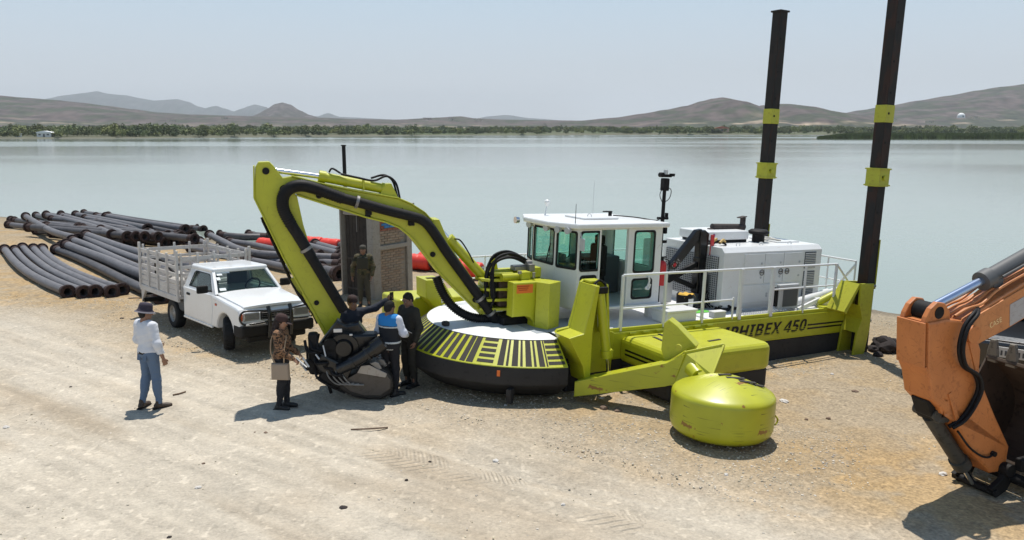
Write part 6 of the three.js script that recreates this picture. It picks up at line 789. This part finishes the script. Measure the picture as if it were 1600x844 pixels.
function headGeo(female) { // centre of the head at the origin, face towards +z
  const L = [ell([0, 0.03, -0.012], [0.074, 0.09, 0.094]), ell([0, -0.035, 0.02], [0.058, 0.078, 0.068]), cone_([-0.03, -0.07, 0.03], [0.03, -0.07, 0.03], 0.034, 0.034), ell([0, -0.098, 0.055], [0.024, 0.018, 0.018]), cone_([0, -0.06, -0.02], [0, -0.17, -0.03], 0.052, 0.056), ell([0, 0.022, 0.075], [0.05, 0.014, 0.016])];
  const base = unite(L, 0.035), nose = cone_([0, 0.008, 0.088], [0, -0.032, 0.104], 0.008, 0.014), ears = [ell([0.074, -0.008, -0.008], [0.012, 0.032, 0.019]), ell([-0.074, -0.008, -0.008], [0.012, 0.032, 0.019])], sock = [ell([0.031, 0.004, 0.094], [0.017, 0.011, 0.014]), ell([-0.031, 0.004, 0.094], [0.017, 0.011, 0.014])], lipU = ell([0, -0.058, 0.084], [0.024, 0.006, 0.010]), lipL = ell([0, -0.069, 0.082], [0.021, 0.007, 0.011]);
  return surfaceNets((x, y, z) => { let d = smin(base(x, y, z), nose(x, y, z), 0.012); for (const e of ears) d = smin(d, e(x, y, z), 0.008); d = smin(smin(d, lipU(x, y, z), 0.006), lipL(x, y, z), 0.006); for (const s of sock) d = -smin(-d, s(x, y, z), 0.008); return d; }, [-0.105, -0.19, -0.13], [0.105, 0.14, 0.14], 0.005);
}
const HEAD = headGeo();
const crease = (x, y, z, s) => 0.0032 * Math.sin(x * 31 + 9 * Math.sin(y * 13 + s) + z * 17) * Math.sin(y * 27 + s * 3 + x * 11) + 0.0016 * Math.sin(y * 61 + x * 23 + s);
function person(label, o) { // local: y up, faces +z, the person's left is +x
  const s = o.h / 1.72, t = thing('person', label, 'person', o.at, o.face), J = {}; t.scale.setScalar(s);
  const lean = o.lean || [0, 0], up = (y, x = 0, z = 0) => [x + lean[0] * (y - 0.9), y, z + lean[1] * (y - 0.9)];
  const fem = o.female ? 0.92 : 1, fat = o.fat || 1;
  const sh = (k) => up(1.405, k * 0.185 * fem, -0.01), wide = o.stance || 0.1;
  const arm = { L: o.armL, R: o.armR }; // [elbow, wrist] in local metres
  const leg = { L: o.legL || [[0.10, 0.49, 0.02], [wide, 0.085, -0.01], 0.1], R: o.legR || [[-0.10, 0.49, 0.02], [-wide, 0.085, -0.01], -0.1] };
  const hc = up(1.605, (o.headShift || [0, 0])[0], 0.015 + (o.headShift || [0, 0])[1]);
  const torso = [ell(up(1.27), [0.168 * fem * fat, 0.2, 0.115 * fat]), ell(up(1.07, 0, 0.005), [0.148 * fem * fat, 0.17, 0.11 * fat]), ell([lean[0] * 0.03, 0.94, -0.012], [0.162 * fat, 0.13, 0.122]), cone_(sh(-0.82), sh(0.82), 0.06, 0.06), cone_(up(1.40, 0, -0.015), up(1.53, 0, -0.005), 0.066, 0.054)];
  if (o.female) torso.push(ell(up(1.26, 0.07, 0.085), [0.062, 0.062, 0.055]), ell(up(1.26, -0.07, 0.085), [0.062, 0.062, 0.055]));
  const arms = [], legs = [], fore = [];
  for (const k of ['L', 'R']) { const g = k === 'L' ? 1 : -1, [e, w] = arm[k]; arms.push(cone_(sh(g), e, 0.054, 0.043)); fore.push(cone_(e, w, 0.043, 0.029)); const [kn, an] = leg[k]; legs.push(cone_([g * 0.088, 0.93, -0.005], kn, 0.088, 0.056), cone_(kn, an, 0.054, 0.036), ell([lerp(kn[0], an[0], 0.3), lerp(kn[1], an[1], 0.3), lerp(kn[2], an[2], 0.3) - 0.014], [0.05, 0.11, 0.052])); }
  const bodyF = unite([...torso, ...arms, ...fore, ...legs], 0.05), all = [...Object.values(arm).flat(), ...Object.values(leg).flatMap((l) => [l[0], l[1]])];
  const lo = [-0.3, 0.03, -0.22], hi = [0.3, 1.56, 0.24]; for (const p of all) for (let c = 0; c < 3; c++) { lo[c] = Math.min(lo[c], p[c] - 0.1); hi[c] = Math.max(hi[c], p[c] + 0.1); } lo[1] = 0.03; for (const c of [0, 2]) { lo[c] -= Math.abs(lean[c ? 1 : 0]) * 0.6; hi[c] += Math.abs(lean[c ? 1 : 0]) * 0.6; }
  const skin = o.skin || lin(0.27, 0.155, 0.105), parts = [surfaceNets(bodyF, lo, hi, 0.02)];
  const turn = new THREE.Euler(...(o.head || [0, 0, 0]), 'YXZ'), hm = M4(tr(...hc), new THREE.Matrix4().makeRotationFromEuler(turn)); parts.push(HEAD.clone().applyMatrix4(hm));
  for (const k of ['L', 'R']) { const [e, w] = arm[k], d = V(w[0] - e[0], w[1] - e[1], w[2] - e[2]).normalize(), yA = d.clone().negate(), palm = vec((o.palm && o.palm[k]) || [k === 'L' ? -1 : 1, 0, 0.3]), zA = palm.clone().addScaledVector(yA, -palm.dot(yA)).normalize(), xA = V().crossVectors(yA, zA); parts.push(handGeo(k === 'L' ? 1 : -1, (o.curl && o.curl[k]) ?? 0.5).applyMatrix4(new THREE.Matrix4().makeBasis(xA, yA, zA).setPosition(w[0] + d.x * 0.012, w[1] + d.y * 0.012, w[2] + d.z * 0.012))); }
  const bm = new MB(); parts.forEach((g) => bm.add(g)); bm.build('body', std(skin, { roughness: 0.6 }), t);
  const cloth = (name, f, mat, b = [lo, hi]) => { const g = surfaceNets(f, b[0], b[1], 0.015); return new MB().add(g).build(name, mat, t); };
  const mk = (c, extra = {}) => std(c, { roughness: 0.9, bumpMap: T.fine, bumpScale: 0.001, ...extra });
  const q = (o.seed || 1);
  const upper = unite([...torso.slice(0, 2), ell([lean[0] * 0.06, 0.97, -0.01], [0.168 * fat, 0.12, 0.125]), torso[3], ...(o.female ? torso.slice(5) : []), ...arms, ...(o.short ? [] : fore.map((f, i) => { const [e, w] = arm[i ? 'R' : 'L']; return cone_(e, [lerp(e[0], w[0], 0.93), lerp(e[1], w[1], 0.93), lerp(e[2], w[2], 0.93)], 0.048, 0.036); }))], 0.05);
  const hem = o.hem ?? 0.88, col = up(1.475);
  const top = cloth('shirt', (x, y, z) => Math.max(upper(x, y, z) - 0.017 + crease(x, y, z, q), hem + 0.012 * Math.sin(x * 20 + q) - y, 0.07 - Math.hypot(x - col[0], (y - col[1] - 0.06) * 0.9, z - col[2] - 0.03)), mk(o.shirt, o.shirtMap ? { map: o.shirtMap } : {}));
  if (o.shirtMap) { const p = top.geometry.attributes.position, uv = top.geometry.attributes.uv; for (let i = 0; i < p.count; i++) uv.setXY(i, p.getX(i) + p.getZ(i) * 0.6, p.getY(i)); }
  const lower = unite([ell([0, 0.95, -0.012], [0.163 * fat, 0.12, 0.124]), ...legs], 0.045), cuff = o.cuff ?? 0.075;
  cloth('trousers', (x, y, z) => Math.max(lower(x, y, z) - 0.014 + crease(x, y, z, q + 2), cuff - y, y - 1.0), mk(o.trousers), [lo, [hi[0], 1.06, hi[2]]]);
  if (o.belt) new MB().add(new THREE.CylinderGeometry(0.176 * fat, 0.180 * fat, 0.038, 30, 1, true).scale(1, 1, 0.76), tr(0, 0.965, -0.01)).build('belt', Object.assign(mk(lin(0.02, 0.015, 0.012)), { side: THREE.DoubleSide }), t);
  for (const k of ['L', 'R']) { const [, an, ta] = leg[k], f = unite([cone_([0, 0.042, -0.05], [0, 0.04, 0.10], 0.042, 0.038), ell([0, 0.032, 0.14], [0.046, 0.034, 0.06]), cone_([0, 0.05, -0.02], [0, o.boots ? 0.25 : 0.12, -0.01], 0.044, o.boots ? 0.058 : 0.046)], 0.03); const g = surfaceNets((x, y, z) => Math.max(f(x, y, z), 0.012 - y), [-0.09, 0, -0.12], [0.09, o.boots ? 0.3 : 0.2, 0.24], 0.012); const sg = new MB().add(g).build('shoe', mk(o.shoes || lin(0.02, 0.018, 0.017), { roughness: 0.6 }), t); new MB().box(0, 0.008, 0.04, 0.088, 0.018, 0.30, 0.008).build('sole', M.rubber, sg); sg.position.set(an[0], an[1] - 0.085, an[2]); sg.rotation.y = ta; }
  if (o.hair) { const cap = ell([0, 0.036, -0.018], [0.083, 0.096, 0.101]), back = o.longHair ? unite([cone_([0, 0.0, -0.07], [0, -0.26, -0.11], 0.065, 0.045), cone_([0.062, 0.0, -0.025], [0.06, -0.2, -0.05], 0.034, 0.04), cone_([-0.062, 0.0, -0.025], [-0.06, -0.2, -0.05], 0.034, 0.04)], 0.03) : ell([0, -0.02, -0.06], [0.07, 0.07, 0.05]); const face = ell([0, -0.035, 0.085], [0.085, 0.10, 0.085]); const hg = surfaceNets((x, y, z) => Math.max(smin(cap(x, y, z), back(x, y, z), 0.03) + 0.004 * Math.sin(x * 90 + z * 60) * Math.sin(y * 80), -face(x, y, z)), [-0.12, -0.33, -0.18], [0.12, 0.16, 0.13], 0.008); new MB().add(hg.applyMatrix4(hm)).build('hair', mk(o.hair), t); }
  { const e = new MB(); for (const k of [-1, 1]) e.add(new THREE.SphereGeometry(0.011, 10, 8), M4(hm, tr(k * 0.031, 0.003, 0.083))); e.build('eyes', std(lin(0.35, 0.33, 0.3), { roughness: 0.3 }), t); const b = new MB(); for (const k of [-1, 1]) b.add(new THREE.SphereGeometry(0.006, 8, 6), M4(hm, tr(k * 0.031, 0.003, 0.0905))).add(new THREE.BoxGeometry(0.032, 0.006, 0.008), M4(hm, tr(k * 0.031, 0.022, 0.090), rotM(0, 0, -k * 0.12))); b.build('brows', std(lin(0.01, 0.008, 0.007)), t); }
  t.updateMatrixWorld(true); t.userData_ = 0; delete t.userData_;
  return { t, hm, up, sh, cloth, mk, upper, lo, hi, crease, world: (p) => V(...p).applyMatrix4(t.matrixWorld) };
}
const hatLathe = (pts, hm, lift = 0.05, tilt = 0.1) => new MB().lathe(pts, 32, M4(hm, tr(0, lift, -0.012), rotM(tilt, 0, 0), new THREE.Matrix4().makeScale(0.88, 1, 1.05)));
const cameraFacing = (x, z) => Math.atan2(-x, -z);
{
  // 1. man in the white shirt, seen from behind
  const a = person('man in white shirt, blue jeans and dark brimmed hat standing alone on the track', { h: 1.76, at: [-6.1, -0.005, -12.77], face: 2.62, seed: 3, fat: 1.05, stance: 0.12, lean: [0.02, 0.0], armR: [[-0.275, 1.12, -0.03], [-0.285, 0.87, 0.05]], armL: [[0.26, 1.13, -0.01], [0.14, 1.02, 0.22]], curl: { R: 0.7, L: 0.8 }, legL: [[0.115, 0.49, 0.0], [0.14, 0.085, -0.10], 0.35], legR: [[-0.10, 0.49, 0.03], [-0.12, 0.085, 0.03], -0.55], head: [0.12, -0.35, 0], shirt: lin(0.62, 0.63, 0.67), trousers: lin(0.105, 0.155, 0.24), shoes: lin(0.055, 0.035, 0.022), hair: lin(0.012, 0.01, 0.009), belt: true, hem: 0.955, skin: lin(0.26, 0.135, 0.085) });
  const hat = hatLathe([[0.152, -0.045], [0.148, -0.038], [0.112, 0.0], [0.106, 0.03], [0.103, 0.07], [0.09, 0.105], [0.05, 0.115], [0, 0.117]], a.hm, 0.055).build('hat', Object.assign(a.mk(lin(0.035, 0.028, 0.045)), { side: THREE.DoubleSide }), a.t);
  hatLathe([[0.157, -0.046], [0.152, -0.0375], [0.138, -0.026], [0.139, -0.031]], a.hm, 0.056).build('hat_brim_trim', a.mk(lin(0.16, 0.15, 0.17)), hat);
  for (const k of [-1, 1]) new MB().box(k * 0.07, 0.89, -0.134, 0.09, 0.11, 0.012, 0.004, [0.15, 0, 0]).build('back_pocket', a.mk(lin(0.09, 0.135, 0.21)), a.t);

  // 2. woman with cap and bag, facing right
  const spots = tex(256, (u, v) => { const n = fbm(u * 24, v * 24, 2, 951, 24), m = fbm(u * 48, v * 48, 2, 961, 48), d = n > 0.56 ? 0.35 : m > 0.6 ? 0.6 : 1; return [0.60 * d, 0.47 * d, 0.36 * d]; }, true, 2);
  const b = person('woman in brown spotted blouse and dark cap standing left of the digging bucket', { h: 1.62, at: [-3.86, -0.005, -12.72], face: 1.50, seed: 5, female: true, stance: 0.085, lean: [0, 0.03], armR: [[-0.22, 1.12, 0.06], [-0.16, 0.97, 0.26]], armL: [[0.22, 1.13, 0.02], [0.17, 0.98, 0.24]], curl: { R: 0.9, L: 0.9 }, palm: { R: [0.5, -1, 0], L: [-0.5, -1, 0] }, legL: [[0.09, 0.49, 0.03], [0.09, 0.085, 0.02], 0.1], legR: [[-0.09, 0.49, 0.01], [-0.08, 0.085, -0.06], -0.05], head: [0.28, 0, 0], shirt: lin(0.8, 0.72, 0.64), shirtMap: spots, trousers: lin(0.014, 0.014, 0.018), hair: lin(0.02, 0.010, 0.008), longHair: true, hem: 0.93, skin: lin(0.34, 0.18, 0.115) });
  const cap = hatLathe([[0.108, -0.02], [0.110, 0.0], [0.104, 0.04], [0.085, 0.078], [0.045, 0.098], [0, 0.102]], b.hm, 0.045, 0).build('cap', Object.assign(b.mk(lin(0.045, 0.022, 0.02)), { side: THREE.DoubleSide }), b.t);
  { const g = new THREE.CylinderGeometry(0.095, 0.098, 0.012, 22, 1, false, -1.1, 2.2); g.scale(1, 1, 1.5); new MB().add(g, M4(b.hm, tr(0, 0.028, 0.055), rotM(0.16, 0, 0))).build('cap_peak', b.mk(lin(0.04, 0.022, 0.02)), cap); }
  const bag = thing('shoulder_bag', 'beige shoulder bag hanging on a long strap at the hip of the woman', 'bag', b.world([-0.22, 0.78, 0.05]).toArray(), 1.50); new MB().ext([[-0.15, -0.16], [0.15, -0.16], [0.14, 0.12], [-0.14, 0.12]], -0.05, 0.05, 0.025, rotY(Math.PI / 2)).build('bag_body', b.mk(lin(0.33, 0.255, 0.19)), bag); { const inv = (p) => b.world(p).sub(bag.position).applyAxisAngle(UPV, -1.50); new MB().tube([inv([-0.22, 0.9, 0.12]), inv([-0.20, 1.15, 0.13]), inv([-0.06, 1.36, 0.12]), inv([0.06, 1.44, 0.02]), inv([0.0, 1.38, -0.12]), inv([-0.16, 1.12, -0.13]), inv([-0.22, 0.9, -0.04])], 0.012, 6, 40).build('strap', b.mk(lin(0.42, 0.29, 0.18)), bag); }
  const no = thing('clipboard', 'white folded papers held in the hand of the woman, pointing at the bucket', 'papers', b.world([-0.12, 0.90, 0.40]).toArray(), 1.5); new MB().box(0, 0, 0, 0.04, 0.012, 0.24, 0.003, [0.75, 0, 0]).build('paper', M.white, no);

  // 3. man in the blue and black vest
  const c = person('man in blue and black reflective vest over a white shirt beside the bucket', { h: 1.70, at: [-2.15, -0.01, -13.42], face: 2.75, seed: 7, stance: 0.1, lean: [0, 0.02], armR: [[-0.27, 1.16, 0.03], [-0.19, 1.07, 0.25]], armL: [[0.26, 1.16, 0.04], [0.12, 1.10, 0.26]], curl: { R: 0.9, L: 0.9 }, palm: { R: [0.3, 1, 0], L: [-0.3, 1, 0] }, legL: [[0.10, 0.49, 0.02], [0.12, 0.085, 0.04], 0.3], legR: [[-0.10, 0.49, 0.01], [-0.11, 0.085, -0.03], -0.5], head: [0.25, -0.2, 0], shirt: lin(0.60, 0.62, 0.70), trousers: lin(0.012, 0.012, 0.016), hair: lin(0.01, 0.008, 0.007), hem: 0.90, skin: lin(0.22, 0.115, 0.075) });
  const vestF = unite([ell(c.up(1.27), [0.172, 0.2, 0.119]), ell(c.up(1.07, 0, 0.005), [0.155, 0.17, 0.117]), ell([0, 0.97, -0.01], [0.172, 0.13, 0.128]), cone_(c.sh(-0.72), c.sh(0.72), 0.062, 0.062)], 0.05), vb = (lo_, hi_, e) => (x, y, z) => Math.max(vestF(x, y, z) - e + 0.6 * c.crease(x, y, z, 9), lo_ - y, y - hi_, 0.066 - Math.hypot(x, (y - 1.53) * 0.9, z - 0.02), Math.abs(x) - 0.215);
  const vest = c.cloth('vest', vb(0.86, 1.36, 0.032), c.mk(lin(0.014, 0.015, 0.02)));
  const yoke = c.cloth('vest_yoke', vb(1.29, 1.50, 0.034), c.mk(lin(0.02, 0.20, 0.52)));
  c.cloth('reflective_band', vb(1.262, 1.30, 0.0375), c.mk(lin(0.55, 0.56, 0.56), { roughness: 0.35 }));
  c.cloth('reflective_band', (x, y, z) => Math.max(vb(0.985, 1.025, 0.036)(x, y, z), x - 0.02), c.mk(lin(0.6, 0.62, 0.62), { roughness: 0.35 }));
  c.cloth('reflective_band', (x, y, z) => Math.max(vb(0.868, 0.90, 0.036)(x, y, z), x - 0.1), c.mk(lin(0.6, 0.62, 0.62), { roughness: 0.35 }));
  const pa = thing('notebook', 'open white notebook held between the man in the vest and the uniformed man', 'notebook', c.world([-0.02, 1.11, 0.40]).toArray(), 2.6); new MB().box(-0.08, 0.0, 0, 0.15, 0.012, 0.21, 0.003, [0.5, 0, 0.12]).box(0.08, 0, 0, 0.15, 0.012, 0.21, 0.003, [0.5, 0, -0.12]).build('pages', M.white, pa);

  // 4. man in dark uniform beside the bow
  const dk = lin(0.026, 0.024, 0.018), d = person('man in dark olive uniform with short hair standing close to the round bow', { h: 1.74, at: [-1.88, -0.015, -13.95], face: -0.75, seed: 11, stance: 0.1, armR: [[-0.26, 1.15, 0.04], [-0.13, 1.10, 0.25]], armL: [[0.27, 1.13, -0.02], [0.24, 0.89, 0.06]], curl: { R: 0.8, L: 0.6 }, head: [0.3, 0.1, 0], shirt: dk, trousers: dk, shoes: lin(0.012, 0.011, 0.01), hair: lin(0.01, 0.008, 0.007), hem: 0.85, cuff: 0.16, boots: true, belt: true, skin: lin(0.20, 0.105, 0.07) });
  for (const k of [-1, 1]) new MB().box(k * 0.085, 1.27, 0.125, 0.10, 0.12, 0.02, 0.008).build('chest_pocket', d.mk(lin(0.03, 0.028, 0.02)), d.t);

  // 5. man behind the bucket, one arm stretched out with a telephone
  const e = person('man in dark jacket behind the bucket stretching his arm to the right with a phone', { h: 1.68, at: [-2.92, -0.01, -13.95], face: 0.55, seed: 13, stance: 0.11, lean: [0.03, 0.02], armL: [[0.44, 1.46, 0.08], [0.66, 1.60, 0.12]], armR: [[-0.26, 1.14, 0.02], [-0.22, 0.93, 0.14]], curl: { L: 1.1, R: 0.6 }, palm: { L: [0, 0.3, 1] }, head: [0.12, 0.15, 0], shirt: lin(0.016, 0.019, 0.03), trousers: lin(0.02, 0.018, 0.016), hair: lin(0.012, 0.01, 0.009), hem: 0.86, skin: lin(0.24, 0.125, 0.08) });
  hatLathe([[0.106, -0.02], [0.108, 0.0], [0.102, 0.04], [0.084, 0.076], [0.045, 0.094], [0, 0.098]], e.hm, 0.045, 0).build('cap', Object.assign(e.mk(lin(0.03, 0.014, 0.012)), { side: THREE.DoubleSide }), e.t);
  { const ph = thing('phone', 'dark phone held up in the outstretched hand behind the bucket', 'phone', e.world([0.74, 1.67, 0.17]).toArray(), 0.7); new MB().box(0, 0, 0, 0.08, 0.16, 0.012, 0.006).build('case', M.black, ph); new MB().box(0, 0, 0.0075, 0.07, 0.145, 0.003, 0).build('screen', M.blackGloss, ph); }

  // 6. guard at the shed door
  const camo = tex(256, (u, v) => { const n = fbm(u * 10, v * 10, 3, 971, 10), m = fbm(u * 10 + 3, v * 10, 3, 981, 10); return n > 0.56 ? [0.30, 0.30, 0.22] : m > 0.56 ? [0.16, 0.18, 0.13] : [0.40, 0.36, 0.28]; }, true, 1.5);
  const f = person('man in camouflage uniform standing in front of the plank door of the shed', { h: 1.72, at: [-4.08, -0.2, -21.3], face: 0.0, seed: 17, stance: 0.12, armR: [[-0.29, 1.14, 0.0], [-0.30, 0.89, 0.06]], armL: [[0.27, 1.14, 0.0], [0.24, 0.90, 0.08]], curl: { R: 0.5, L: 0.5 }, head: [0.05, 0.1, 0], shirt: lin(0.75, 0.74, 0.64), shirtMap: camo, trousers: lin(0.045, 0.045, 0.034), shoes: lin(0.014, 0.013, 0.012), hair: lin(0.01, 0.009, 0.008), hem: 0.84, cuff: 0.16, boots: true, skin: lin(0.22, 0.115, 0.075) });
  new MB().box(0, 1.25, 0.13, 0.30, 0.32, 0.05, 0.02).box(0, 1.25, -0.125, 0.3, 0.34, 0.05, 0.02).build('chest_rig', f.mk(lin(0.03, 0.03, 0.022)), f.t);
  hatLathe([[0.106, -0.02], [0.108, 0.0], [0.102, 0.04], [0.084, 0.07], [0.045, 0.085], [0, 0.088]], f.hm, 0.045, 0).build('cap', Object.assign(f.mk(lin(0.05, 0.045, 0.035)), { side: THREE.DoubleSide }), f.t);
}
renderer.render(scene, camera);
